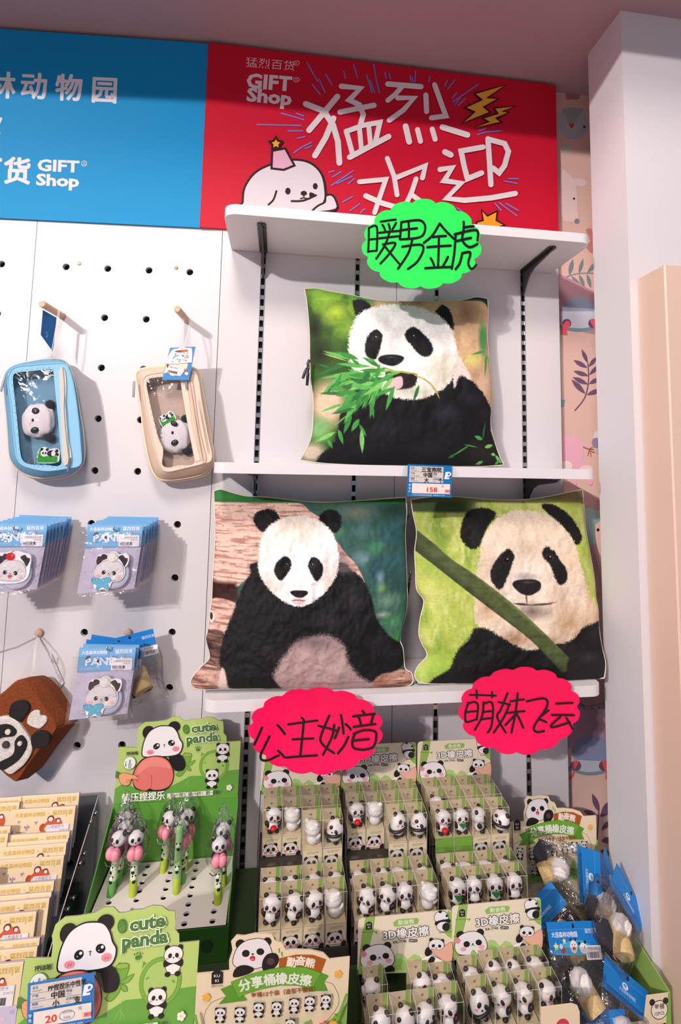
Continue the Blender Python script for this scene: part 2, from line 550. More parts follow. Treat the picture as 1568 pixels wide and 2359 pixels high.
A.stroke([(190, 115), (215, 125), (245, 128)], 4, (170, 70, 76)); A.stroke([(215, 160), (222, 130), (238, 115)], 4, (170, 70, 76)); A.stroke([(232, 165), (226, 135), (250, 145)], 4, (170, 70, 76))
A.ell(268, 62, 22, 36, (226, 222, 224)); A.ell(258, 92, 22, 26, (150, 134, 168)); A.ell(275, 135, 16, 18, (176, 186, 190)); A.ell(284, 160, 12, 20, (240, 130, 124))
A.poly([(75, 300), (110, 300), (300, 400), (330, 1500), (75, 1500)], (178, 138, 140))  # darker pink area: shade below the middle shelf painted in
A.ell(222, 540, 72, 100, (150, 172, 176)); A.ell(290, 480, 36, 30, (160, 178, 176), 30)
A.poly([(255, 530), (310, 525), (310, 740), (285, 700), (262, 640)], (240, 196, 190), 2); A.ell(268, 557, 8, 9, (36, 30, 34)); A.ell(268, 905, 12, 18, (160, 120, 130))
sprig(A, [(172, 1500), (230, 1495), (330, 1470)], 5, [(190, 1500, 250, 1595, 14), (230, 1495, 285, 1590, 12), (268, 1490, 300, 1580, 12), (200, 1498, 150, 1470, 10), (300, 1480, 330, 1560, 12)], (104, 112, 126))
A.poly([(110, 1510), (340, 1510), (340, 1720), (110, 1720)], (176, 140, 158))  # darker pink patch: the lowest shelf's cast shadow painted in
A.ell(235, 1740, 105, 92, (140, 146, 184)); A.poly([(128, 1780), (345, 1790), (340, 1850), (240, 1862), (140, 1845)], (190, 196, 212))
A.stroke([(120, 1830), (190, 1852), (260, 1852), (345, 1830)], 18, (120, 148, 158), smooth=4); A.ell(336, 1700, 8, 14, (236, 90, 90))
for cx, d in ((150, -1), (300, 1)):
    A.ell(cx, 1812, 28, 28, (112, 72, 102)); A.poly([(cx - 12, 1790), (cx + 14, 1790), (cx + 20 * d + 8, 1840), (cx + 34 * d, 1880), (cx + 14 * d - 8, 1880), (cx + 8 * d, 1850)], (236, 82, 96), 3)
sprig(A, [(262, 2200), (268, 2120), (270, 2060)], 7, [(275, 2060, 236, 1960, 15), (280, 2075, 334, 1995, 14), (278, 2080, 340, 2045, 12), (264, 2076, 190, 2050, 13), (285, 2150, 345, 2100, 14), (285, 2210, 345, 2200, 14), (280, 2260, 340, 2290, 14)], (106, 76, 106))
o = A.build('wall_wallpaper', M['paper'], None, lambda x, y, z: (x, WY - z, y))
struct(o)

# ------------------------------------------------------------------ pegboards (left bay, turned a little)
HX0, HPX, HZ0, HPZ = -0.3932, 0.1044, 2.0617, 0.1303
PW = 0.473


def pegboard(name, s0, s1, z0, z1, cols, rows, hr, label):
    """panel with real round holes, local x = along the bay, y = up, z = towards the room"""
    V = []; F = []; mb = MB(); th = 0.010
    dx = HPX; dz = HPZ
    xs = [s0] + [cols[0] - dx / 2 + k * dx for k in range(len(cols) + 1)] + [s1]
    zs = [z0] + [rows[-1] - dz / 2 + k * dz for k in range(len(rows) + 1)] + [z1]
    for i in range(len(xs) - 1):
        for j in range(len(zs) - 1):
            if 0 < i < len(xs) - 2 and 0 < j < len(zs) - 2:
                cx = cols[i - 1]; cz = rows[len(rows) - j]
                hx, hz = (xs[i + 1] - xs[i]) / 2, (zs[j + 1] - zs[j]) / 2
                an = sorted([2 * math.pi * k / 24 for k in range(24)] + [math.atan2(sz * hz, sx * hx) % (2 * math.pi) for sx in (-1, 1) for sz in (-1, 1)])
                n = len(an); vs = []
                for a in an:
                    c, q = math.cos(a), math.sin(a); k = min(hx / abs(c) if abs(c) > 1e-9 else 9, hz / abs(q) if abs(q) > 1e-9 else 9)
                    vs.append((cx + c * k, cz + q * k, 0))
                vs += [(cx + hr * math.cos(a), cz + hr * math.sin(a), 0) for a in an]
                vs += [(cx + hr * math.cos(a), cz + hr * math.sin(a), -th) for a in an]
                fs = []
                for k in range(n):
                    l = (k + 1) % n
                    fs += [(k, l, n + l, n + k), (n + k, n + l, 2 * n + l, 2 * n + k)]
                mb.add(vs, fs)
            else:
                mb.add([(xs[i], zs[j], 0), (xs[i + 1], zs[j], 0), (xs[i + 1], zs[j + 1], 0), (xs[i], zs[j + 1], 0)], [(0, 1, 2, 3)])
    for x in (s0, s1): mb.add([(x, z0, 0), (x, z1, 0), (x, z1, -th), (x, z0, -th)], [(0, 1, 2, 3)])
    t = thing(name, label, 'pegboard', SEAM, (R(90), 0, BETA))
    mb.build('perforated_face', M['panel'], t)
    MB().box(s0, s1, z0, z1, -0.016, -0.014).build('hole_shade_sheet', M['dark'], t)  # dark sheet standing in for the shade behind the holes
    return t


rows = [HZ0 - k * HPZ for k in range(12)]
PB = pegboard('pegboard_panel', -PW + 0.0008, -0.0008, 0.42, 2.70, [HX0 + k * HPX for k in range(4)], rows, 0.0088, 'white pegboard panel hung with pencil cases and bagged panda packs')
pegboard('pegboard_panel', -2 * PW + 0.0008, -PW - 0.0008, 0.42, 2.70, [HX0 - PW + k * HPX for k in range(4)], rows, 0.0088, 'brightly lit white pegboard strip at the far left edge')
for px, py in ((182.3, 607.5), (406, 617.5)):
    s, z = sl(px, py)
    mb = MB(); mb.lathe([(0.0001, 0.0016), (0.0025, 0.0014), (0.0048, 0.0002)], (s, z, 0), 14)
    mb.box(s - 0.003, s + 0.003, z - 0.0005, z + 0.0005, 0.0012, 0.0019); mb.box(s - 0.0005, s + 0.0005, z - 0.003, z + 0.003, 0.0012, 0.0019)
    mb.build('screw', pbr('brass_screw', (196, 150, 100), 0.3, 0.8), PB)

# ------------------------------------------------------------------ shelf bay wall, rails
RAILS = [-0.097, 0.1563, 0.379, 0.6309]
SEAMX = float(at(913, 661, Y=0)[0])
mb = MB(); g = 0.0068
edges = [-0.2055] + [v for r_ in RAILS[:2] for v in (r_ - g, r_ + g)] + [SEAMX - 0.0008, SEAMX + 0.0008] + [v for r_ in RAILS[2:] for v in (r_ - g, r_ + g)] + [0.7405]
for i in range(0, len(edges), 2): mb.box(edges[i], edges[i + 1], 0.0, 0.018, 0.3, 2.70)
struct(mb.build('wall_shelf_bay', M['panel']))
MB_side = MB().box(0.7406, 0.7412, 0.0, 0.10, 0.3, 2.70).build('trim_2', M['panel_edge']); struct(MB_side)
NAMES = ['leftmost slotted steel rail behind the shelves, near the pencil cases', 'slotted steel rail second from the left behind the shelves',
         'slotted steel rail third from the left, mostly hidden by cushions', 'rightmost slotted steel rail behind the shelves, by the wallpaper']
for x, nm in zip(RAILS, NAMES):
    t = thing('slotted_rail', nm, 'shelf rail', (x, 0, 0), group='slotted rails behind the shelves')
    mb = MB()
    for s in (-1, 1): mb.box(s * 0.0057 - 0.0009, s * 0.0057 + 0.0009, -0.0012, 0.012, 0.45, 2.175)
    z = 0.46
    while z < 2.165:
        mb.box(-0.0048, 0.0048, 0.0006, 0.0022, z, z + 0.011); z += 0.0285
    mb.build('slotted_face', M['rail'], t)
    MB().box(-0.0066, 0.0066, 0.0125, 0.0135, 0.45, 2.175).build('rail_back', M['dark'], t)

# ------------------------------------------------------------------ shelves
XL, XR, DEP, TH = -0.1813, 0.7187, 0.2007, 0.024


def shelf(zt, label):
    t = thing('wall_shelf', label, 'shelf', (0, 0, zt), group='white wall shelves')
    r = 0.030; pts = [(XL, -0.002), (XL, -DEP + r)]
    for k in range(1, 9): a = R(180 + 11.25 * k); pts.append((XL + r + r * math.cos(a), -DEP + r + r * math.sin(a)))
    pts.append((XR - r, -DEP))
    for k in range(1, 9): a = R(270 + 11.25 * k); pts.append((XR - r + r * math.cos(a), -DEP + r + r * math.sin(a)))
    pts.append((XR, -0.002))
    o = MB().prism(pts, -TH, 0).build('board', M['shelf'], t)
    bv = o.modifiers.new('bevel', 'BEVEL'); bv.width = 0.0025; bv.segments = 2; bv.limit_method = 'ANGLE'
    for x in (RAILS[0], RAILS[3]):
        mb = MB()
        prof = [(-0.001, 0), (-0.001, -0.072), (-0.012, -0.068), (-0.022, -0.052), (-0.045, -0.028), (-0.075, -0.018), (-0.150, -0.011), (-0.170, -0.008), (-0.172, 0)]
        mb.prism(prof, -0.002, 0.002, lambda a, b, c: (x + c, a, b - TH))
        mb.bbox(x - 0.0105, x + 0.0105, -0.170, -0.004, -TH - 0.0035, -TH - 0.0005, 0.004)
        for yy in (-0.150, -0.03): mb.lathe([(0.004, 0), (0.004, -0.002), (0.001, -0.0025)], (x + 0.004, yy, -TH - 0.0035), 10)
        mb.build('bracket', M['bracket'], t)
    return t


shelf(2.1517, 'top white shelf below the red sign, empty on top')
shelf(1.5661, 'middle white shelf holding the cushion of a panda eating bamboo')
shelf(1.0714, 'lowest white shelf holding two panda cushions side by side')

# ------------------------------------------------------------------ header signs
WHITE = (226, 222, 228)


def fb(x, y):      # blue sign: crop of the left half, twice photo size
    return sl(x / 2.0, 50 + y / 2.0)


SZ0, SZ1 = 2.1811, 2.7031
B = Art()
B.slab([(-1.2, SZ0), (-0.0585, SZ0), (-0.0585, SZ1), (-1.2, SZ1)], 0.006, (4, 140, 200))
B.f = fb
for ch, x, y, w in (('林', 14, 348, 110), ('动', 160, 352, 132), ('物', 320, 360, 150), ('园', 484, 370, 140)):
    B.text(ch, x, y, 92, WHITE, 0.02, -2.6, 'c')
B.stroke([(-30, 540), (-10, 500), (12, 455)], 12, WHITE); B.stroke([(-8, 500), (4, 522)], 11, WHITE)
B.text('货', 84, 742, 92, WHITE, 0.024, -2, 'c'); B.text('百', -46, 738, 92, WHITE, 0.024, -2, 'c')


def fitted(A, t, x0, x1, y, h, col, bold, rot=0.0):
    V, F = glyphs(t, bold); w = (V[:, 0].max() - V[:, 0].min()) * h / 0.72
    A.text(t, x0 - V[:, 0].min() * h / 0.72 * (x1 - x0) / w, y, h, col, bold, rot, 'l', (x1 - x0) / w)


fitted(B, 'GIFT', 178, 370, 692, 52, WHITE, 0.038, -2.4); fitted(B, 'Shop', 172, 370, 758, 52, WHITE, 0.038, -2.6)
B.stroke([(393 + 12 * math.cos(a), 661 + 12 * math.sin(a)) for a in [k * 0.4488 for k in range(14)]], 2.5, WHITE, closed=True); B.text('G', 393, 667, 12, WHITE, 0.01, 0, 'c')
o = B.build('sign_panel', M['sign'], None, lambda x, y, z: (x, y, z + 0.0065))
o.location = SEAM; o.rotation_euler = (R(90), 0, BETA)
tag(o, 'bright blue header sign with white lettering above the pegboards', 'sign')

SL = float(at(454, 101, Y=-0.0065)[0])


def fr(x, y):
    p = at(440 + x / 1.7818, 80 + y / 1.7818, Y=-0.0065); return (p[0], p[2])


A = Art()
A.slab([(-0.2648, SZ0), (0.7405, SZ0), (0.7405, SZ1), (-0.2648, SZ1)], 0.006, (196, 16, 48))
A.f = fr
HW = (224, 214, 218)
A.text('猛烈百货', 222, 128, 32, HW, -0.006, -5.0, 'l', 1.16)
fitted(A, 'GIFT', 226, 412, 215, 58, HW, 0.040, -4.6); fitted(A, 'Shop', 226, 412, 270, 54, HW, 0.040, -5.6)
for cx, cy in ((432, 116), (432, 185)):
    A.stroke([(cx + 12 * math.cos(a), cy + 9 * math.sin(a)) for a in [k * 0.4488 for k in range(14)]], 2.2, HW, closed=True)
A.text('G', 432, 189, 9, HW, 0.01, 0, 'c'); A.text('R', 432, 120, 8, HW, 0.01, 0, 'c')
BL = (112, 128, 206)
for p in ([(476, 115), (498, 155), (520, 192)], [(552, 162), (578, 206)], [(525, 183), (550, 237)], [(497, 205), (530, 246)], [(626, 150), (634, 178)], [(667, 124), (683, 178)],
          [(720, 166), (742, 238)], [(749, 122), (758, 180), (772, 240)], [(733, 186), (752, 238)], [(796, 156), (800, 180)], [(812, 160), (818, 182)], [(898, 168), (901, 192)], [(921, 148), (917, 196)], [(906, 176), (910, 194)],
          [(980, 172), (974, 194)], [(1050, 190), (1040, 212)], [(1082, 186), (1052, 224)], [(1088, 240), (1070, 262)], [(1178, 204), (1124, 242), (1075, 276)], [(1112, 248), (1082, 288)], [(1124, 264), (1096, 290)],
          [(370, 323), (462, 350)], [(432, 324), (460, 334)], [(270, 370), (452, 374)], [(398, 396), (456, 396)], [(437, 426), (466, 420)], [(422, 485), (456, 462), (494, 443)], [(468, 468), (494, 458)],
          [(566, 566), (586, 560)], [(580, 585), (616, 563)], [(576, 620), (664, 560)], [(598, 612), (660, 582)], [(646, 612), (668, 592)], [(622, 688), (662, 666)], [(652, 724), (690, 696)], [(694, 732), (712, 716)],
          [(1174, 412), (1204, 402), (1272, 396)], [(1180, 396), (1206, 388)], [(1300, 592), (1340, 592)], [(1284, 602), (1336, 612)], [(1246, 694), (1270, 722)], [(1262, 690), (1334, 744)], [(1290, 694), (1340, 722)], [(1090, 712), (1110, 726)], [(1078, 714), (1096, 730)]):
    A.stroke(p, 5, BL)
for p, w in (
        ([(470, 286), (510, 302), (552, 318)], 24), ([(600, 256), (548, 318), (484, 394)], 24), ([(546, 318), (582, 372), (602, 440), (608, 528)], 24), ([(584, 345), (552, 424), (508, 498)], 24),
        ([(616, 214), (694, 222), (648, 270), (690, 290), (706, 330), (694, 372)], 22), ([(610, 320), (680, 306), (750, 292)], 22),
        ([(636, 398), (648, 440), (662, 492)], 21), ([(640, 398), (706, 374), (774, 362), (756, 440)], 21), ([(690, 385), (698, 470)], 20), ([(728, 376), (736, 456)], 20), ([(650, 505), (730, 462), (810, 420)], 23),
        ([(806, 205), (870, 210), (942, 216)], 22), ([(868, 212), (836, 248), (806, 272)], 20), ([(846, 262), (914, 262), (870, 312), (812, 354)], 21), ([(962, 250), (965, 318)], 21), ([(998, 208), (1022, 276), (1044, 336), (985, 344)], 21),
        ([(879, 378), (894, 442)], 24), ([(928, 392), (940, 440)], 21), ([(988, 390), (1000, 432)], 21), ([(1030, 382), (1132, 414)], 24),
        ([(690, 606), (798, 596), (776, 660), (752, 732)], 20), ([(716, 664), (784, 694), (860, 716)], 22), ([(804, 510), (832, 584), (844, 660)], 20), ([(838, 590), (960, 540), (948, 590)], 21), ([(922, 594), (904, 648), (880, 700)], 20), ([(905, 660), (960, 700)], 20),
        ([(1040, 484), (1064, 496)], 24), ([(1020, 556), (1070, 548), (1036, 602), (1106, 612), (1046, 674), (1120, 682), (1230, 672), (1328, 654)], 22),
        ([(1196, 464), (1106, 480), (1118, 540), (1132, 594), (1190, 570)], 22), ([(1216, 430), (1222, 520), (1228, 618)], 22), ([(1218, 432), (1284, 450), (1300, 482), (1284, 540), (1262, 570), (1236, 550)], 22)):
    A.stroke(p, w, HW, smooth=0)
OUT = (44, 22, 26); GOLD = (226, 168, 60)
A.poly([(1288, 210), (1160, 245), (1190, 270), (1122, 302), (1160, 320), (1112, 366), (1226, 322), (1200, 300), (1258, 266), (1214, 262)], GOLD, line=OUT, lw=7)
A.poly([(1326, 297), (1240, 304), (1256, 326), (1194, 346), (1218, 360), (1160, 386), (1272, 362), (1250, 346), (1302, 322), (1276, 318)], GOLD, line=OUT, lw=7)
A.poly([(1190, 722), (1214, 746), (1254, 726), (1250, 764), (1284, 784), (1230, 800), (1170, 790), (1168, 772), (1196, 764)], (240, 152, 36), line=OUT, lw=7)
# a plain cartoon dog in a party hat
A.poly([(212, 690), (220, 630), (262, 570), (330, 535), (420, 516), (490, 530), (535, 575), (550, 640), (545, 690), (500, 730), (210, 730)], (216, 208, 216), 4, OUT, 9)
A.poly([(548, 690), (552, 665), (575, 660), (592, 680), (594, 720), (500, 730), (520, 705)], (216, 208, 216), 3, OUT, 8)
A.stroke([(350, 645), (338, 680), (318, 700)], 8, OUT, smooth=3)
A.poly([(333, 480), (386, 470), (424, 540), (380, 558), (330, 552)], (222, 170, 196), 0, OUT, 9)
st = []
for k in range(10): a = R(-90 + 36 * k); q = 27 if k % 2 == 0 else 15; st.append((348 + q * math.cos(a), 451 + q * math.sin(a)))
A.poly(st, (240, 160, 44), 2, OUT, 9)
A.ell(397, 645, 11, 14, OUT); A.ell(509, 625, 10, 13, OUT); A.ell(462, 654, 13, 10, OUT)
A.stroke([(462, 660), (462, 672), (448, 676)], 5, OUT); A.stroke([(462, 672), (476, 676)], 5, OUT); A.stroke([(412, 686), (460, 684), (512, 662)], 8, OUT, smooth=3); A.poly([(484, 656), (492, 650), (512, 662), (490, 676)], OUT, 2)
o = A.build('sign_panel', M['sign'], None, lambda x, y, z: (x, -0.0065 - z, y))
tag(o, 'red header sign with big hand drawn white lettering, bolts and cartoon dog', 'sign')

# ------------------------------------------------------------------ printed cushions
def vnoise(x, y, seed=0):
    r = np.random.RandomState(seed); T = r.rand(256, 256)
    xi = np.floor(x).astype(int); yi = np.floor(y).astype(int); fx = x - xi; fy = y - yi
    fx = fx * fx * (3 - 2 * fx); fy = fy * fy * (3 - 2 * fy)
    g = lambda a, b: T[a % 256, b % 256]
    return (g(xi, yi) * (1 - fx) + g(xi + 1, yi) * fx) * (1 - fy) + (g(xi, yi + 1) * (1 - fx) + g(xi + 1, yi + 1) * fx) * fy


def fbm(x, y, seed=0, o=4):
    v = 0; a = 0.5; t = 0
    for k in range(o): v = v + a * vnoise(x * 2 ** k, y * 2 ** k, seed + k); t += a; a *= 0.5
    return v / t


class Paint:
    """the picture printed on a cushion, worked out point by point"""
    def __init__(s, X, Y, col):
        s.X, s.Y = X, Y; s.C = np.ones((X.size, 3)) * np.array(col, float)
        s.n1 = fbm(X / 9, Y / 9, 3) - 0.5; s.n2 = fbm(X / 2.6, Y / 4.2, 11, 2) - 0.5

    def mix(s, a, col): a = np.clip(a, 0, 1)[:, None]; s.C = s.C * (1 - a) + np.array(col, float) * a; return s

    def blob(s, cx, cy, rx, ry, col, a=1.0, soft=1.0, rot=0):
        c, q = math.cos(R(rot)), math.sin(R(rot)); dx, dy = s.X - cx, s.Y - cy
        u, v = (dx * c + dy * q) / rx, (-dx * q + dy * c) / ry
        d = np.sqrt(u * u + v * v)
        return s.mix(a * np.clip((1 - d) / max(soft, 1e-3) + (0.5 if soft < 0.5 else 0), 0, 1), col)

    def sdf(s, pts):
        P = np.array(pts, float); x0, y0 = P.min(0) - 40; x1, y1 = P.max(0) + 40
        idx = np.nonzero((s.X > x0) & (s.X < x1) & (s.Y > y0) & (s.Y < y1))[0]
        X, Y = s.X[idx], s.Y[idx]; D = np.full(idx.size, 1e9); ins = np.zeros(idx.size, bool); n = len(P)
        for i in range(n):
            a, b = P[i], P[(i + 1) % n]; ex, ey = b - a; l = ex * ex + ey * ey + 1e-9
            t = np.clip(((X - a[0]) * ex + (Y - a[1]) * ey) / l, 0, 1)
            D = np.minimum(D, (X - a[0] - t * ex) ** 2 + (Y - a[1] - t * ey) ** 2)
            if abs(ey) > 1e-9:
                c = ((a[1] > Y) != (b[1] > Y)) & (X < ex * (Y - a[1]) / ey + a[0]); ins ^= c
        D = np.sqrt(D); out = np.full(s.X.size, -99.0); out[idx] = np.where(ins, D, -D); return out

    def poly(s, pts, col, soft=3.0, fur=0.0, a=1.0, smooth=4, shade=None):
        if smooth: pts = catmull(pts, smooth)
        d = s.sdf(pts) + fur * .8 * (s.n2 * 1.7 + s.n1 * .7)
        k = np.clip(d / soft + 0.5, 0, 1) * a
        s.mix(k, col)
        s.last = np.clip(d / soft + 0.5, 0, 1)
        return s

    def inside(s, cx, cy, rx, ry, col, a=1.0, soft=1.0, rot=0):
        """soft blob kept within the last polygon"""
        c, q = math.cos(R(rot)), math.sin(R(rot)); dx, dy = s.X - cx, s.Y - cy
        d = np.sqrt(((dx * c + dy * q) / rx) ** 2 + ((-dx * q + dy * c) / ry) ** 2)
        return s.mix(s.last * a * np.clip((1 - d) / soft, 0, 1), col)

    def leaf(s, x0, y0, x1, y1, w, col, soft=2.5):
        dx, dy = x1 - x0, y1 - y0; l = math.hypot(dx, dy); nx, ny = -dy / l, dx / l
        up = [(x0 + dx * u + nx * w * math.sin(math.pi * u ** 0.8), y0 + dy * u + ny * w * math.sin(math.pi * u ** 0.8)) for u in (0, .2, .4, .6, .8, 1)]
        dn = [(x0 + dx * u - nx * w * math.sin(math.pi * u ** 0.8), y0 + dy * u - ny * w * math.sin(math.pi * u ** 0.8)) for u in (.8, .6, .4, .2)]
        return s.poly(up + dn, col, soft, smooth=0)

    def grain(s, a): s.C = s.C * (1 + a * (s.n2[:, None] * 1.2 + s.n1[:, None])); return s


def paint_eating(X, Y):
    p = Paint(X, Y, (206, 172, 134)); n = fbm(X / 60, Y / 60, 5)
    p.mix(np.clip((640 - X) / 60, 0, 1), (52, 84, 36))
    p.mix(np.clip((640 - X) / 60, 0, 1) * np.clip((n - .45) * 5, 0, 1) * np.clip((650 - Y) / 80, 0, 1), (96, 140, 44))
    for b in ((470, 500, 85, 70, (176, 206, 62)), (430, 440, 60, 40, (132, 172, 58)), (520, 560, 70, 60, (128, 170, 56)), (400, 405, 55, 25, (120, 160, 60)), (600, 430, 90, 40, (74, 130, 92)), (700, 445, 60, 30, (150, 140, 106))): p.blob(*b, a=.95)
    p.blob(392, 560, 34, 90, (26, 26, 22), .9); p.blob(410, 660, 60, 70, (30, 30, 24), .95); p.blob(500, 640, 60, 50, (54, 90, 40), .8)
    p.blob(800, 455, 40, 25, (166, 130, 90), .8); p.blob(990, 500, 45, 70, (150, 116, 80), .8); p.blob(950, 620, 60, 80, (220, 186, 150), .7)
    p.blob(1040, 500, 40, 60, (176, 150, 110), .7); p.blob(1056, 600, 26, 90, (74, 146, 84), .95, .6); p.blob(1010, 690, 60, 40, (206, 206, 110), .9); p.blob(1066, 770, 60, 60, (222, 186, 166), .95); p.blob(1000, 740, 40, 30, (170, 140, 110), .7)
    p.blob(440, 860, 90, 120, (228, 190, 166), .98, .6); p.blob(410, 960, 60, 70, (122, 176, 112), .95, .7); p.blob(380, 1050, 70, 50, (196, 178, 160), .95, .6); p.blob(420, 1080, 30, 30, (110, 96, 84), .8)
    # body
    p.poly([(440, 1110), (470, 1000), (495, 880), (560, 810), (640, 800), (800, 845), (900, 770), (940, 735), (1000, 770), (1060, 830), (1096, 890), (1092, 960), (1110, 1010), (1155, 1115)], (20, 20, 25), 6, 10)
    for b in ((900, 900, 70, 50, (48, 48, 66)), (1000, 840, 70, 40, (40, 40, 58)), (700, 960, 120, 60, (30, 30, 38)), (840, 1030, 130, 40, (28, 28, 36)), (1060, 900, 40, 40, (36, 34, 40))): p.inside(*b, a=.8)
    p.inside(1060, 1050, 110, 70, (44, 38, 30), .8)
    p.poly([(925, 620), (955, 680), (1000, 768), (955, 752), (925, 800)], (226, 212, 208), 8, 8)
    # head
    p.poly([(538, 460), (556, 444), (592, 450), (610, 488), (580, 514), (552, 520)], (24, 24, 30), 5, 8)
    p.poly([(864, 500), (880, 478), (897, 465), (920, 490), (931, 540), (926, 572), (898, 545)], (26, 26, 30), 5, 8)
    p.poly([(518, 640), (526, 580), (556, 515), (610, 482), (690, 464), (780, 474), (850, 500), (902, 540), (932, 600), (938, 680), (930, 742), (900, 792), (850, 822), (780, 846), (700, 842), (640, 812), (560, 764), (524, 704)], (241, 240, 238), 6, 12)
    for b in ((880, 740, 80, 110, (196, 192, 170)), (760, 815, 110, 50, (176, 182, 160)), (545, 700, 40, 80, (214, 214, 206)), (860, 560, 60, 60, (232, 230, 226)), (690, 640, 40, 60, (222, 222, 222))): p.inside(*b, a=.85)
    p.poly([(580, 650), (588, 610), (606, 583), (628, 574), (648, 596), (640, 640), (626, 684), (604, 692), (585, 676)], (22, 22, 28), 5, 6)
    p.poly([(742, 582), (768, 562), (800, 580), (834, 618), (846, 655), (824, 680), (790, 670), (762, 634), (742, 606)], (22, 22, 28), 5, 6)
    for x, y in ((621, 606), (769, 600)):
        p.blob(x, y, 12, 9, (52, 52, 58), .9, .4); p.blob(x, y, 8, 8, (14, 14, 18), 1, .3); p.blob(x + 3, y - 3, 3, 3, (210, 214, 220), 1, .5)
    p.poly([(660, 745), (690, 735), (740, 745), (780, 750), (775, 790), (730, 808), (680, 800)], (40, 30, 32), 6, 6)
    p.poly([(668, 785), (690, 765), (722, 758), (726, 790), (712, 806), (684, 806)], (238, 186, 190), 4)
    p.poly([(632, 692), (648, 676), (700, 672), (732, 682), (722, 702), (692, 716), (652, 708)], (26, 26, 32), 4); p.blob(680, 682, 30, 6, (90, 92, 104), .7, 1)
    # bamboo
    G = [(58, 138, 62), (92, 172, 84), (44, 108, 56), (120, 190, 100), (70, 150, 70)]; rr = random.Random(4)
    for q in (([(420, 660), (520, 700), (640, 730), (760, 745)], (170, 180, 90)), ([(640, 740), (560, 830), (520, 900), (450, 960), (380, 1010)], (110, 160, 70)), ([(760, 745), (830, 780), (865, 830)], (190, 170, 90)), ([(800, 760), (850, 800), (870, 845)], (180, 160, 80)), ([(640, 720), (700, 735), (790, 750)], (150, 160, 70))):
        for i in range(len(q[0]) - 1): p.leaf(*q[0][i], *q[0][i + 1], 3, q[1], 2)
    L = [(520, 690, 420, 650, 9), (520, 705, 395, 745, 9), (600, 720, 470, 705, 10), (560, 740, 410, 760, 10), (500, 740, 410, 830, 9), (640, 730, 540, 760, 14), (620, 740, 500, 790, 13), (650, 760, 560, 800, 13), (590, 780, 480, 800, 11),
         (620, 790, 600, 920, 12), (580, 800, 540, 900, 15), (560, 830, 500, 940, 14), (600, 850, 616, 920, 9), (540, 880, 450, 900, 9), (530, 900, 500, 980, 12), (560, 920, 530, 970, 12), (560, 940, 590, 990, 8), (570, 960, 575, 1055, 11), (480, 960, 500, 1020, 10), (470, 970, 390, 1010, 10), (440, 1000, 460, 1035, 8),
         (640, 720, 570, 682, 10), (700, 740, 620, 790, 12), (660, 750, 720, 742, 8), (690, 760, 630, 830, 10), (790, 790, 765, 858, 8), (640, 800, 625, 850, 10), (500, 860, 410, 890, 7), (620, 700, 590, 690, 8), (560, 710, 530, 690, 7), (600, 760, 560, 850, 12), (640, 770, 600, 800, 12), (450, 720, 400, 700, 6),
         (1060, 650, 1000, 668, 6), (1060, 650, 1090, 700, 7), (1070, 660, 1060, 750, 6), (1050, 1000, 1066, 920, 4), (1050, 1000, 1015, 985, 9), (1060, 1030, 1100, 1020, 9), (1030, 1030, 970, 1018, 3), (1000, 1020, 920, 1070, 4), (1110, 1060, 1090, 1055, 8), (1110, 1060, 1140, 1095, 8), (1060, 1085, 1030, 1098, 8), (940, 1060, 915, 1072, 7), (1130, 1080, 1110, 1100, 8)]
    for i in range(46):
        x, y = rr.gauss(590, 50), rr.gauss(770, 40); a = R(rr.uniform(95, 205)); l_ = rr.uniform(50, 105)
        L.append((x, y, x + l_ * math.cos(a), y + l_ * math.sin(a), rr.uniform(7, 13)))
    p.poly([(985, 440), (1040, 424), (1080, 430), (1086, 470), (1060, 446)], (30, 52, 50), 8)  # dark patch: shade of the folded top right corner, painted over the print
    for l in L: p.leaf(*l[:4], l[4] * .85, G[rr.randrange(5)])
    return p.grain(.10).C


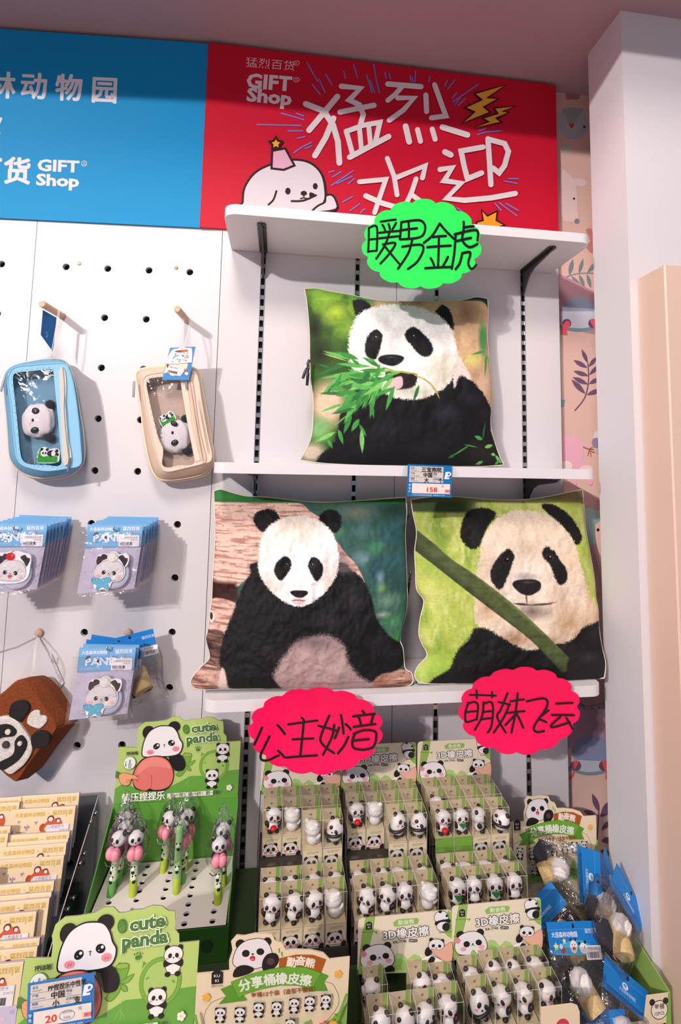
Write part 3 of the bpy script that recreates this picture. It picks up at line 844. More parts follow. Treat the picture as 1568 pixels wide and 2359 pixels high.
def paint_sitting(X, Y):
    p = Paint(X, Y, (52, 88, 82)); n = fbm(X / 110, Y / 90, 8)
    p.mix(np.clip((n - .5) * 4, 0, 1) * .7, (74, 112, 116))
    for b in ((1080, 350, 160, 70, (122, 122, 104)), (1320, 330, 120, 90, (28, 56, 42)), (1290, 480, 130, 90, (38, 82, 92)), (1180, 560, 80, 60, (60, 130, 96)), (1100, 620, 70, 60, (126, 160, 172)), (1300, 640, 120, 80, (48, 92, 104)), (1190, 700, 90, 90, (40, 74, 92)), (1320, 780, 90, 90, (34, 70, 72)), (1220, 800, 46, 40, (110, 164, 74)), (1210, 740, 40, 60, (126, 158, 176)), (1260, 880, 140, 70, (112, 146, 124)), (1290, 1010, 130, 80, (78, 142, 92)), (1230, 960, 60, 30, (170, 190, 176)), (1330, 1120, 90, 80, (66, 150, 78)), (1370, 900, 40, 160, (40, 90, 70)), (940, 460, 70, 50, (80, 140, 80)), (900, 330, 80, 50, (70, 100, 60))): p.blob(*b, a=.9)
    # logs
    st = fbm(X / 90, Y / 9, 21); kn = fbm(X / 26, Y / 14, 30)
    def log(pts, base, dark, soft=4):
        p.poly(pts, base, soft); k = p.last.copy()
        p.mix(k * np.clip((st - .52) * 6, 0, 1) * .8, dark); p.mix(k * np.clip((kn - .6) * 6, 0, 1) * .6, tuple(c * .6 for c in base)); p.mix(k * np.clip((.38 - st) * 5, 0, 1) * .6, (234, 206, 194)); p.last = k
    log([(180, 280), (500, 285), (720, 292), (790, 340), (900, 450), (640, 640), (430, 730), (330, 800), (180, 800)], (224, 188, 174), (158, 108, 98))
    p.poly([(180, 770), (340, 770), (360, 880), (180, 882)], (52, 24, 22), 30, smooth=0)
    log([(180, 888), (336, 892), (330, 990), (280, 1090), (140, 1100)], (216, 178, 164), (146, 98, 90)); p.inside(230, 930, 100, 12, (90, 50, 46), .8)
    log([(140, 1095), (280, 1090), (260, 1400), (130, 1330)], (104, 74, 66), (50, 30, 28)); p.inside(170, 1180, 40, 60, (40, 24, 24), .8)
    log([(40, 1460), (60, 1370), (160, 1290), (260, 1330), (270, 1460)], (190, 150, 136), (96, 60, 54))
    log([(1150, 1460), (1200, 1330), (1300, 1310), (1400, 1340), (1480, 1460)], (176, 134, 118), (96, 60, 52)); p.inside(1230, 1380, 60, 60, (140, 86, 60), .7)
    log([(940, 520), (1010, 600), (1060, 650), (1112, 752), (1098, 790), (960, 700)], (214, 170, 158), (160, 110, 104))
    p.mix(np.clip((288 - Y + 0.01 * X) / 8, 0, 1) * np.clip((1500 - X) / 10, 0, 1), (44, 104, 54)); p.blob(300, 250, 160, 40, (60, 140, 66), .7); p.mix(np.clip((285 - Y) / 8, 0, 1) * np.clip((X - 700) / 200, 0, 1), (34, 78, 52))
    p.blob(184, 990, 20, 34, (226, 216, 214), 1, .2); p.blob(184, 988, 11, 22, (60, 44, 44), 1, .2)
    # panda
    K = (21, 20, 25)
    p.poly([(470, 640), (430, 710), (380, 800), (320, 960), (262, 1110), (236, 1270), (262, 1390), (300, 1440), (560, 1450), (700, 1440), (1100, 1440), (1160, 1400), (1220, 1338), (1320, 1322), (1378, 1270), (1352, 1165), (1270, 1092), (1192, 990), (1158, 860), (1100, 740), (1030, 684), (950, 640)], K, 8, 14)
    for b in ((1050, 880, 80, 120, (44, 42, 54)), (900, 990, 140, 60, (40, 36, 46)), (400, 1240, 110, 70, (44, 44, 58)), (560, 1180, 80, 60, (46, 40, 50)), (1180, 1130, 120, 50, (42, 38, 50)), (460, 860, 80, 100, (30, 28, 36)), (1280, 1210, 60, 60, (38, 36, 48))): p.inside(*b, a=.75)
    p.poly([(930, 540), (1000, 600), (1050, 690), (960, 700)], (120, 104, 104), 30, 12, .6)
    p.poly([(640, 1190), (700, 1120), (790, 1090), (900, 1080), (990, 1140), (1022, 1250), (1090, 1340), (1170, 1402), (1110, 1445), (600, 1445), (566, 1345), (600, 1250)], (172, 146, 146), 30, 26)
    for b in ((820, 1120, 170, 70, (88, 74, 82)), (950, 1420, 160, 60, (206, 182, 178)), (700, 1400, 140, 50, (196, 170, 166)), (820, 1260, 140, 80, (184, 156, 154))): p.inside(*b, a=.75)
    p.poly([(240, 1320), (262, 1300), (300, 1400), (320, 1445), (235, 1445)], (206, 186, 180), 12, 10)
    p.poly([(300, 1240), (420, 1220), (520, 1300), (600, 1410), (590, 1440), (330, 1445), (285, 1400)], K, 12, 14)
    p.poly([(445, 392), (462, 350), (510, 330), (572, 335), (608, 385), (596, 430), (540, 466), (480, 450)], (18, 17, 20), 6, 12)
    p.poly([(845, 390), (870, 346), (920, 330), (970, 354), (981, 402), (962, 458), (912, 472), (872, 440)], (18, 17, 20), 6, 12)
    p.poly([(480, 620), (488, 520), (528, 440), (600, 392), (700, 370), (800, 378), (880, 420), (936, 490), (960, 600), (952, 700), (904, 790), (842, 852), (780, 890), (712, 902), (640, 880), (570, 830), (508, 760), (478, 690)], (238, 236, 237), 7, 14)
    for b in ((700, 420, 220, 90, (222, 204, 186)), (540, 780, 80, 120, (212, 198, 190)), (900, 740, 70, 130, (214, 200, 192)), (700, 500, 200, 60, (236, 224, 214)), (720, 690, 120, 90, (246, 246, 248)), (530, 560, 50, 90, (226, 218, 214))): p.inside(*b, a=.8)
    p.poly([(574, 672), (598, 628), (640, 605), (671, 630), (672, 672), (642, 722), (610, 747), (580, 716)], (20, 19, 24), 6, 8)
    p.poly([(779, 642), (802, 610), (842, 625), (864, 672), (856, 722), (826, 754), (796, 712), (778, 672)], (20, 19, 24), 6, 8)
    for x, y in ((645, 657), (800, 657)):
        p.blob(x, y, 14, 13, (56, 54, 58), .9, .4); p.blob(x, y, 10, 10, (14, 12, 14), 1, .3); p.blob(x + 3, y - 4, 3, 3, (214, 214, 220), 1, .5)
    p.poly([(668, 816), (700, 806), (766, 810), (770, 830), (732, 850), (690, 841)], (22, 20, 24), 5)
    p.blob(714, 868, 56, 26, (200, 188, 190), .8, .6); p.leaf(676, 868, 760, 866, 7, (90, 70, 74), 5); p.poly([(682, 872), (714, 866), (750, 872), (740, 888), (714, 892), (692, 886)], (230, 184, 190), 5)
    return p.grain(.11).C


def paint_stick(X, Y):
    p = Paint(X, Y, (166, 184, 84)); n = fbm(X / 70, Y / 120, 40); m = fbm(X / 30, Y / 60, 47)
    p.mix(np.clip((n - .5) * 5, 0, 1) * .9, (200, 208, 128)); p.mix(np.clip((.45 - n) * 5, 0, 1) * .8, (128, 158, 62)); p.mix(np.clip((m - .58) * 6, 0, 1) * .5, (214, 220, 150))
    p.blob(300, 1120, 200, 160, (132, 180, 56), .7); p.blob(250, 640, 160, 120, (200, 206, 110), .6); p.blob(1080, 600, 80, 200, (190, 200, 110), .7)
    p.mix(np.clip((300 - Y) / 14, 0, 1) * np.clip((520 - X) / 120, 0, 1), (58, 78, 46)); p.mix(np.clip((250 - Y) / 30, 0, 1) * .8, (108, 108, 70)); p.blob(1000, 220, 130, 50, (130, 108, 76), .9)
    K = (24, 23, 25)
    p.poly([(1010, 600), (1060, 720), (1136, 850), (1060, 900), (960, 900)], (216, 188, 160), 14, 16)
    p.poly([(470, 870), (420, 930), (372, 1000), (340, 1090), (296, 1210), (1180, 1210), (1168, 1080), (1150, 980), (1132, 868), (1062, 866), (1000, 880), (900, 900), (700, 860)], K, 9, 16)
    p.inside(900, 1000, 100, 60, (44, 42, 44), .6); p.inside(1080, 930, 60, 60, (46, 42, 42), .7)
    p.poly([(384, 412), (400, 330), (440, 282), (520, 270), (576, 300), (520, 372), (470, 464), (420, 468)], (22, 21, 22), 6, 12)
    p.poly([(820, 256), (880, 254), (950, 300), (1000, 360), (1023, 422), (1000, 457), (972, 450), (926, 380), (856, 314)], (22, 21, 22), 6, 12)
    p.poly([(466, 570), (480, 460), (520, 382), (580, 322), (660, 286), (760, 284), (850, 310), (920, 370), (972, 440), (1002, 540), (1026, 650), (1032, 780), (1000, 880), (940, 945), (860, 960), (720, 990), (620, 940), (520, 880), (454, 850), (448, 700)], (226, 210, 192), 8, 14)
    for b in ((740, 380, 220, 100, (222, 204, 180)), (700, 640, 170, 150, (228, 222, 220)), (520, 760, 110, 120, (190, 152, 112)), (930, 850, 130, 130, (176, 140, 104)), (650, 930, 140, 80, (160, 122, 90)), (950, 560, 80, 140, (224, 200, 172)), (490, 560, 60, 130, (214, 194, 168)), (880, 720, 100, 80, (206, 182, 164)), (720, 470, 90, 60, (198, 178, 158)), (830, 960, 100, 60, (150, 118, 90))): p.inside(*b, a=.8)
    p.poly([(600, 478), (632, 478), (648, 520), (622, 590), (592, 660), (566, 677), (536, 642), (530, 582), (560, 526)], (24, 22, 24), 7, 10)
    p.poly([(794, 492), (820, 464), (860, 490), (884, 532), (920, 580), (924, 632), (884, 658), (850, 612), (830, 552), (800, 522)], (24, 22, 24), 7, 10)
    for x, y in ((610, 530), (832, 520)):
        p.blob(x, y, 20, 19, (58, 50, 48), .9, .4); p.blob(x, y, 15, 16, (16, 13, 13), 1, .3); p.blob(x + 3, y - 6, 5, 4, (206, 206, 210), 1, .5)
    p.blob(740, 790, 110, 60, (96, 80, 76), .8); p.leaf(640, 748, 740, 758, 5, (56, 44, 44), 5); p.leaf(730, 760, 860, 742, 5, (70, 56, 54), 5); p.leaf(708, 690, 712, 760, 5, (110, 96, 94), 4)
    p.blob(705, 615, 70, 30, (120, 110, 112), .6)
    p.poly([(638, 652), (660, 632), (740, 627), (782, 645), (776, 682), (732, 708), (690, 702), (660, 682)], (30, 27, 29), 6); p.blob(716, 642, 46, 9, (98, 94, 98), .7, 1)
    p.poly([(150, 376), (250, 448), (340, 530), (460, 612), (640, 752), (780, 880), (950, 1046), (964, 1070), (920, 1116), (860, 1062), (740, 942), (600, 832), (430, 702), (280, 582), (150, 470)], (78, 90, 52), 5)
    k = p.last.copy(); p.mix(k * np.clip(1 - np.abs((Y - 420) - (X - 250) * .86) / 26, 0, 1) * .8, (122, 132, 84)); p.mix(k * np.clip(((Y - 505) - (X - 250) * .86) / 40, 0, 1) * .7, (44, 52, 34))
    p.mix(k * np.clip((fbm(X / 60, Y / 12, 60) - .55) * 5, 0, 1) * .5, (58, 66, 36))
    p.poly([(930, 1060), (960, 1010), (1040, 1000), (1120, 1030), (1168, 1100), (1164, 1190), (1000, 1190), (945, 1130)], (33, 31, 34), 8, 18); p.inside(1050, 1040, 70, 30, (58, 56, 60), .7)
    return p.grain(.10).C


def resample(pts, n, smooth=4):
    P = np.array(catmull(pts, smooth, closed=False)); d = np.r_[0, np.cumsum(np.linalg.norm(np.diff(P, axis=0), axis=1))]
    t = np.linspace(0, d[-1], n)
    return np.c_[np.interp(t, d, P[:, 0]), np.interp(t, d, P[:, 1])]


def cushion(label, top, right, bottom, left, ox, oy, k, paint, zfloor, ytop, side, N=430, bulge=0.05, seed=1):
    """outline (measured on the photo's print) laid on a leaning plane, puffed out front and back"""
    T, Rr, Bt, L = resample(top, N), resample(right, N), resample(bottom, N), resample(left, N)
    u = np.linspace(0, 1, N)[None, :, None]; v = np.linspace(0, 1, N)[:, None, None]
    P = (1 - v) * T[None] + v * Bt[None] + (1 - u) * L[:, None] + u * Rr[:, None] - ((1 - u) * (1 - v) * T[0] + u * (1 - v) * T[-1] + (1 - u) * v * Bt[0] + u * v * Bt[-1])
    px = ox + P[..., 0] / k; py = oy + P[..., 1] / k
    yb = float(at(ox + np.mean(Bt[:, 0]) / k, oy + np.mean(Bt[N // 4:3 * N // 4, 1]) / k, Z=zfloor + 0.004)[1])
    yb = min(max(yb, -0.165), -0.085)
    U = np.linspace(0, 1, N)[None, :]; W = np.linspace(0, 1, N)[:, None]
    Yp = yb * W + ytop * (1 - W) + 0 * U
    D = RT[None, None] * ((px - CX) / FPX)[..., None] - UP[None, None] * ((py - CY) / FPX)[..., None] + FW[None, None]
    t = (Yp - CAM[1]) / D[..., 1]; Q = CAM + t[..., None] * D
    Q[..., 2] = np.maximum(Q[..., 2], zfloor + 0.0015)
    a = np.clip(1 - np.abs(2 * U - 1) ** 2.6, 0, 1) * np.clip(1 - np.abs(2 * W - 1) ** 2.6, 0, 1)
    f = bulge * a ** 0.55
    cr = fbm(P[..., 0] / 120 + seed, P[..., 1] / 120, seed) - .5; cr2 = fbm(P[..., 0] / 40, P[..., 1] / 60, seed + 5, 2) - .5
    f = f + (0.016 * cr + 0.006 * cr2) * a ** 0.35
    Fr = Q.copy(); Fr[..., 1] -= f; Fr[..., 2] += np.where(W > .9, 0, 0)
    root = thing('cushion', label, 'cushion', (0, 0, 0), group='photo printed panda cushions')
    pc = paint(P[..., 0].ravel(), P[..., 1].ravel()); pc = np.clip(pc, 0, 255) / 255
    pl = np.where(pc <= .04045, pc / 12.92, ((pc + .055) / 1.055) ** 2.4)
    idx = np.arange(N * N).reshape(N, N)
    F = np.stack([idx[:-1, :-1], idx[1:, :-1], idx[1:, 1:], idx[:-1, 1:]], -1).reshape(-1, 4)
    me = bpy.data.meshes.new('printed_front'); me.vertices.add(N * N); me.vertices.foreach_set('co', Fr.reshape(-1).astype(np.float32))
    me.loops.add(F.size); me.loops.foreach_set('vertex_index', F.ravel().astype(np.int32)); me.polygons.add(len(F)); me.polygons.foreach_set('loop_start', (np.arange(len(F)) * 4).astype(np.int32))
    me.update(calc_edges=True); me.validate()
    ca = me.color_attributes.new('Col', 'FLOAT_COLOR', 'POINT'); ca.data.foreach_set('color', np.c_[pl, np.ones(len(pl))].astype(np.float32).ravel())
    me.polygons.foreach_set('use_smooth', [True] * len(me.polygons)); me.materials.append(M['cushion'])
    o = bpy.data.objects.new('printed_front', me); COL.objects.link(o); o.parent = root
    # plain back
    s = 8; ii = sorted(set(list(range(0, N, s)) + [N - 1])); n = len(ii); Bk = Q[np.ix_(ii, ii)].copy(); ab = a[np.ix_(ii, ii)]
    Bk[..., 1] = np.minimum(Bk[..., 1] + 0.045 * ab ** .55, -0.003)
    Fb = [(i * n + j, i * n + j + 1, (i + 1) * n + j + 1, (i + 1) * n + j) for i in range(n - 1) for j in range(n - 1)]
    mesh('back_panel', Bk.reshape(-1, 3), Fb, M['cloth'], root, cols=[lin(side)] * len(Fb), smooth=True)
    ring = [Q[0, j] for j in range(0, N, 6)] + [Q[i, -1] for i in range(0, N, 6)] + [Q[-1, j] for j in range(N - 1, 0, -6)] + [Q[i, 0] for i in range(N - 1, 0, -6)]
    mb = MB().tube([(p[0], p[1] - .001, max(p[2], zfloor + .002)) for p in ring], 0.0017, 6, lin((214, 204, 190)), closed=True)
    mb.build('piping', M['cloth'], root, True, True)
    return root, Q


def zip_pull(root, p0, p1, Y, col=(26, 26, 30)):
    a = at(*p0, Y=Y); b = at(*p1, Y=Y); mb = MB()
    mb.tube([a, a + (b - a) * .35 + np.array([0.002, 0, 0])], 0.0018, 6, lin((40, 40, 46)))
    d = (b - a); mb.tube([a + d * .3, a + d * .55, b], [0.002, 0.0038, 0.0034], 8, lin(col))
    mb.ell(tuple(a), (0.004, 0.004, 0.005), 10, 6, col=lin((70, 70, 76)))
    mb.build('zipper_pull', M['plain'], root, True, True)


c1, Q1 = cushion('cushion printed with a panda eating bamboo, alone on the middle shelf',
    [(350, 393), (400, 392), (450, 403), (545, 420), (600, 432), (650, 440), (740, 445), (850, 443), (980, 438), (1040, 426), (1085, 432)],
    [(1085, 432), (1086, 500), (1083, 580), (1090, 680), (1098, 760), (1100, 850), (1095, 930), (1110, 1000), (1130, 1060), (1150, 1100)],
    [(332, 1080), (420, 1092), (560, 1098), (740, 1102), (900, 1104), (1060, 1105), (1150, 1100)],
    [(350, 393), (360, 450), (370, 560), (372, 680), (376, 760), (385, 830), (385, 900), (378, 985), (350, 1050), (332, 1080)],
    500, 440, 1.742, paint_eating, 1.5661, -0.055, (60, 80, 50), seed=2)
zip_pull(c1, (711, 832), (707, 888), -0.10); zip_pull(c1, (709, 838), (697, 872), -0.098, (60, 60, 66))
c2, Q2 = cushion('cushion printed with a sitting panda showing its belly, left on the lowest shelf',
    [(195, 222), (235, 208), (300, 226), (370, 245), (420, 252), (560, 262), (740, 284), (900, 290), (1100, 280), (1250, 268), (1390, 258)],
    [(1390, 258), (1395, 350), (1385, 480), (1390, 620), (1395, 760), (1398, 880), (1388, 980), (1352, 1130), (1372, 1200), (1384, 1320), (1425, 1350), (1436, 1400)],
    [(52, 1420), (90, 1452), (240, 1450), (400, 1448), (700, 1448), (1000, 1445), (1300, 1442), (1405, 1436), (1436, 1400)],
    [(195, 222), (200, 330), (205, 450), (200, 600), (190, 760), (185, 880), (175, 960), (160, 1080), (148, 1140), (172, 1250), (120, 1310), (60, 1380), (52, 1420)],
    420, 1050, 2.703, paint_sitting, 1.0714, -0.055, (44, 90, 56), seed=7)
zip_pull(c2, (944, 1180), (926, 1212), -0.06, (34, 34, 40)); zip_pull(c2, (945, 1320), (938, 1368), -0.085, (24, 24, 28))
c3, Q3 = cushion('cushion printed with a panda behind a bamboo stick, right on the lowest shelf',
    [(150, 228), (250, 216), (380, 215), (560, 230), (700, 232), (800, 225), (900, 208), (980, 190), (1050, 178)],
    [(1050, 178), (1058, 280), (1065, 380), (1090, 520), (1110, 640), (1118, 740), (1130, 800), (1135, 900), (1150, 1000), (1170, 1090), (1162, 1180)],
    [(190, 1190), (280, 1196), (500, 1192), (700, 1187), (900, 1180), (1080, 1174), (1162, 1180)],
    [(150, 228), (160, 300), (180, 400), (170, 500), (175, 600), (180, 700), (218, 760), (200, 850), (192, 930), (206, 980), (236, 1045), (190, 1100), (170, 1150), (190, 1190)],
    880, 1050, 2.279, paint_stick, 1.0714, -0.055, (70, 84, 50), seed=13)

# ------------------------------------------------------------------ scalloped handwritten cards on the shelf edges
def scallop_card(label, cx, cy, rx, ry, lobes, col, strokes, ox, oy, k, Y, phase, curl, w, squash=0.0):
    c = at(cx, cy, Y=Y)
    t = thing('price_card', label, 'sign card', tuple(c), (0, 0, 0), 'scalloped handwritten shelf cards')
    def toloc(px, py):
        p = at(px, py, Y=Y); return (p[0] - c[0], p[2] - c[2])
    def rim(a, s=1.0):
        q = 1 - 0.075 * (1 - abs(math.sin(a * lobes / 2 + phase))) ** 1.6
        return (cx + s * rx * q * math.cos(a) , cy + s * ry * q * math.sin(a))
    n = lobes * 10; rings = 9; P = [(cx, cy)]; F = []
    for i in range(1, rings + 1):
        for j in range(n): P.append(rim(2 * math.pi * j / n, i / rings) if i > rings - 3 else (cx + rx * i / rings * .95 * math.cos(2 * math.pi * j / n), cy + ry * i / rings * .95 * math.sin(2 * math.pi * j / n)))
    F += [(0, 1 + j, 1 + (j + 1) % n) for j in range(n)]
    for i in range(rings - 1):
        a = 1 + i * n; F += [(a + j, a + n + j, a + n + (j + 1) % n, a + (j + 1) % n) for j in range(n)]
    hh = abs(toloc(cx, cy - ry)[1])
    bend = lambda x, y, z: (x, -z - curl[0] * (y / hh) - curl[1] * (y / hh) ** 2, y)
    A = Art(toloc, 8e-5); A.raw(P, F, col)
    A.raw(P, F, tuple(int(v * .9) for v in col), z=-0.0004)
    for i in range(len(A.F) - len(F), len(A.F)): A.F[i] = tuple(reversed(A.F[i]))
    A.build('card', M['gloss'], t, bend)
    A = Art(toloc, 6e-5); A.z = 1.2e-4
    for s in strokes:
        pts = [(ox + x / k, oy + y / k) for x, y in s]
        if len(pts) == 2: pts = [pts[0], tuple((np.array(pts[0]) + pts[1]) / 2 + np.array([.6, -.4])), pts[1]]
        A.stroke(pts, w, (24, 18, 22), smooth=6)
    A.build('handwriting', M['gloss'], t, bend)
    f = Art(toloc); e = [(cx + rx * 1.0 * math.cos(2 * math.pi * j / 60), cy + ry * 1.0 * math.sin(2 * math.pi * j / 60)) for j in range(60)]
    return t


GREEN = [[(608, 150), (606, 245)], [(608, 150), (640, 147), (640, 240)], [(607, 243), (638, 240)], [(608, 196), (638, 193)], [(655, 126), (715, 118)], [(662, 138), (673, 160)], [(686, 135), (692, 156)], [(716, 131), (702, 156)], [(650, 169), (728, 162)], [(640, 192), (735, 182)],
         [(690, 168), (674, 215), (638, 272)], [(664, 215), (714, 210), (690, 252), (655, 291)], [(672, 222), (700, 256), (730, 292)],
         [(737, 128), (732, 194)], [(737, 128), (808, 121), (832, 142), (826, 176), (798, 190), (735, 195)], [(766, 130), (768, 190)], [(733, 160), (800, 152)], [(742, 224), (814, 216), (826, 238), (802, 284), (765, 313)], [(782, 196), (766, 250), (725, 312)],
         [(890, 134), (862, 180), (828, 209)], [(890, 134), (918, 165), (952, 196)], [(864, 186), (916, 182)], [(842, 226), (936, 220)], [(888, 186), (885, 308)], [(856, 270), (870, 300)], [(925, 265), (906, 300)], [(834, 310), (942, 305)],
         [(985, 128), (985, 165)], [(985, 150), (1025, 145)], [(950, 176), (1036, 160), (1042, 200)], [(955, 176), (950, 250), (940, 312)], [(985, 166), (982, 200), (1010, 226), (1042, 214)], [(960, 202), (1016, 190)], [(982, 250), (972, 290), (955, 314)], [(982, 250), (1014, 248), (1006, 290), (1020, 314), (1038, 298)]]
scallop_card('bright green scalloped card with four black handwritten characters on the top shelf', 971, 565, 138, 102, 15, (46, 232, 92), GREEN, 500, 440, 1.7422, -0.214, .6, (0.004, 0.006), 5.2)
P1 = [[(155, 268), (126, 340), (90, 416)], [(280, 246), (342, 326)], [(215, 345), (180, 420), (144, 500), (152, 542), (204, 545), (292, 505)], [(285, 466), (336, 520)],
      [(480, 184), (498, 210)], [(370, 242), (608, 208)], [(405, 371), (575, 364)], [(496, 216), (485, 350), (468, 510)], [(350, 523), (606, 505)],
      [(705, 165), (652, 300), (634, 380), (680, 440), (746, 486)], [(746, 246), (728, 350), (656, 500)], [(618, 254), (765, 296)], [(800, 160), (823, 322)], [(786, 268), (752, 360)], [(840, 240), (882, 286)], [(862, 350), (830, 420), (778, 488)],
      [(974, 124), (992, 152)], [(900, 172), (1076, 150)], [(945, 180), (964, 242)], [(1062, 160), (1046, 236)], [(905, 264), (1082, 239)], [(916, 320), (896, 385), (906, 440), (960, 456)], [(906, 322), (990, 292), (1076, 300), (1092, 345), (1070, 430), (1000, 455), (960, 456)], [(906, 381), (1030, 368)]]
scallop_card('hot pink scalloped card with handwriting below the sitting panda cushion', 727, 1681, 156, 106, 15, (255, 2, 92), P1, 560, 1600, 3.5636, -0.214, .2, (0.010, 0.008), 5.8)
P2 = [[(455, 1250), (592, 1255)], [(487, 1224), (493, 1268)], [(570, 1234), (573, 1264)], [(450, 1292), (436, 1350), (440, 1396), (464, 1396), (496, 1384)], [(450, 1300), (480, 1289), (501, 1310), (497, 1386)], [(440, 1346), (496, 1340)], [(530, 1290), (524, 1370), (488, 1442)], [(530, 1300), (568, 1290), (581, 1330), (575, 1420), (556, 1456)], [(525, 1346), (572, 1340)], [(520, 1386), (570, 1378)],
      [(652, 1240), (622, 1330), (604, 1372), (650, 1456)], [(666, 1300), (640, 1372), (588, 1456)], [(608, 1290), (668, 1306)], [(670, 1286), (740, 1275)], [(650, 1351), (746, 1340)], [(705, 1240), (699, 1350), (680, 1456)], [(698, 1357), (648, 1416)], [(706, 1356), (742, 1430)],
      [(755, 1286), (846, 1270), (862, 1316), (800, 1420), (812, 1452), (852, 1447)], [(872, 1335), (830, 1371)], [(824, 1384), (862, 1400)], [(910, 1299), (996, 1295)], [(890, 1361), (1006, 1362)], [(935, 1371), (889, 1416), (904, 1426), (986, 1400)], [(966, 1376), (1001, 1436)]]
scallop_card('hot pink scalloped card with handwriting below the bamboo stick panda cushion', 1196, 1635, 141, 106, 15, (255, 2, 92), P2, 880, 1050, 2.279, -0.214, .5, (0.010, 0.008), 5.2)


# ------------------------------------------------------------------ printed price tags
def price_tag(label, name_txt, origin_txt, spec_txt, unit_txt, price, loc, rot, w, stamp=False):
    t = thing('price_tag', label, 'price tag', loc, rot)
    k = w / 1150.0; A = Art(lambda x, y: ((x - 575) * k, (400 - y) * k), 6e-5)
    A.slab([(0, 0), (1150, 0), (1150, 800), (0, 800)], 0.0006, (20, 128, 206))
    PAP = (232, 222, 216); LNE = (90, 96, 110)
    A.rect(50, 40, 930, 440, PAP); A.rect(50, 178, 930, 184, LNE); A.rect(50, 312, 930, 318, LNE)
    BLU = (80, 120, 180)
    for s, e, x, y in (('品名', 'COMMODITY', 80, 105), ('产地', 'PLACE OF ORIGIN', 80, 240), ('规格', 'SPECIFICATION', 80, 370), ('等级', 'GRADE', 660, 240), ('计价单位', 'UNIT', 660, 370)):
        A.text(s, x, y, 38, BLU, 0.01); A.text(e, x, y + 46, 22, BLU, 0, sx=.9)
    INK = (20, 18, 22)
    big = 92 if len(name_txt) < 6 else 74
    A.text(name_txt, 350, 165, big, INK, 0.014, 1, sx=1.05 if len(name_txt) < 6 else .92); A.text(origin_txt, 400, 296, 88, INK, 0.014, 1); A.text(spec_txt, 430, 430, 88, INK, 0.014); A.text(unit_txt, 800, 430, 88, INK, 0.014)
    A.poly([(985, 160), (1050, 160), (1022, 300), (1090, 300), (1080, 340), (950, 340)], (236, 240, 246)); A.poly([(1030, 160), (1090, 160), (1130, 190), (1122, 240), (1070, 276), (1020, 276)], (236, 240, 246), 2); A.poly([(1052, 192), (1084, 192), (1098, 212), (1080, 240), (1044, 240)], (20, 128, 206), 2)
    A.rect(120, 466, 1110, 716, PAP); 
    for i, ch in enumerate('零售价'): A.text(ch, 62, 540 + i * 76, 46, (190, 220, 244), 0.01, 0, 'c')
    A.text(price, 640 if len(price) > 2 else 420, 672, 118, (214, 66, 48), 0.022, 0, 'c', 1.25); A.text('元', 880, 545, 48, BLU, 0.008)
    if stamp: A.stroke([(690 + 130 * math.cos(a), 600 + 80 * math.sin(a)) for a in [q * .2618 for q in range(24)]], 7, (110, 130, 170), closed=True); A.text('物价监督', 690, 560, 30, (110, 130, 170), 0, 0, 'c'); A.text('专用章', 690, 650, 30, (110, 130, 170), 0, 0, 'c')
    A.rect(950, 600, 1105, 690, (240, 196, 196)); A.text('惠', 980, 672, 56, (206, 50, 60), .01); A.text('民', 1046, 668, 50, (206, 50, 60), .01)
    A.text('大连市价格监督检查局监制  举报电话: 12358', 130, 768, 28, (200, 226, 246), 0.004, sx=1.1)
    A.build('printed_face', M['gloss'], t)
    mb = MB(); W, H = w * .53, w * .365
    mb.add([(-W, -H, .0012), (W, -H, .0012), (W, H, .0012), (-W, H, .0012)], [(0, 1, 2, 3)])
    for s in (-1, 1): mb.add([(s * W, H, .0012), (s * (W + .006), H * .9, .0008), (s * (W + .012), H * .2, .0004), (s * W, H * .2, .0012)], [(0, 1, 2, 3)])
    mb.build('clear_sleeve', M['boxfilm'], t)
    return t


p = at(989, 1108, Y=-0.2035)
price_tag('blue shelf price tag reading 158 on the middle shelf edge', '三宝抱枕', '中国', '大', '个', '158', tuple(p), (R(92), R(0.8), 0), 0.1035)

# ------------------------------------------------------------------ pegs and hooks on the pegboard
LROT = (R(90), 0, BETA)


def hole(i, j): return HX0 + j * HPX, HZ0 - i * HPZ


for (i, j), lab in (((1, 0), 'round wooden peg holding the blue pencil case'), ((1, 3), 'round wooden peg holding the cream pencil case')):
    s, z = hole(i, j); t = thing('wooden_peg', lab, 'peg', onleft(s, z, 0), LROT, 'wooden pegs in the pegboard')
    MB().lathe([(0.0072, -0.012), (0.0082, -0.002), (0.0083, 0.097), (0.0078, 0.0995), (0.0065, 0.1005)], (0, 0, 0), 24).build('dowel', M['wood'], t, False)
for (i, j), L, up, lab in (((5, 0), .145, .010, 'steel hook through the left stack of blue panda packs'), ((5, 2), .135, .010, 'steel hook through the right stack of blue panda packs'), ((7, 2), .13, .010, 'steel hook through the lower mixed stack of panda packs'), ((7, 0), .13, .016, 'bare bent steel hook holding the brown felt pouch')):
    s, z = hole(i, j); t = thing('wire_hook', lab, 'hook', onleft(s, z, 0), LROT, 'steel wire hooks in the pegboard')
    dx = -0.022 if (i, j) == (7, 0) else 0.0; dy = -0.004 if dx else 0
    mb = MB().tube([(0, 0, -.01), (0, -.004, .006), (dx * .1, -.009, .012), (dx * .5, -.006 + dy, L * .55), (dx, dy, L - .006), (dx, dy + .003, L - .001), (dx, dy + up, L)], .0021, 8)
    mb.build('wire', M['steel'], t, True)
    MB().lathe([(.0086, -.004), (.0098, .0), (.0098, .004), (.006, .0065), (.0005, .007)], (0, 0, 0), 18).build('wooden_plug', M['wood'], t, True)


# ------------------------------------------------------------------ pencil cases
def c4(x, y, off): return sl(x / 2.8, 500 + y / 2.8, off)


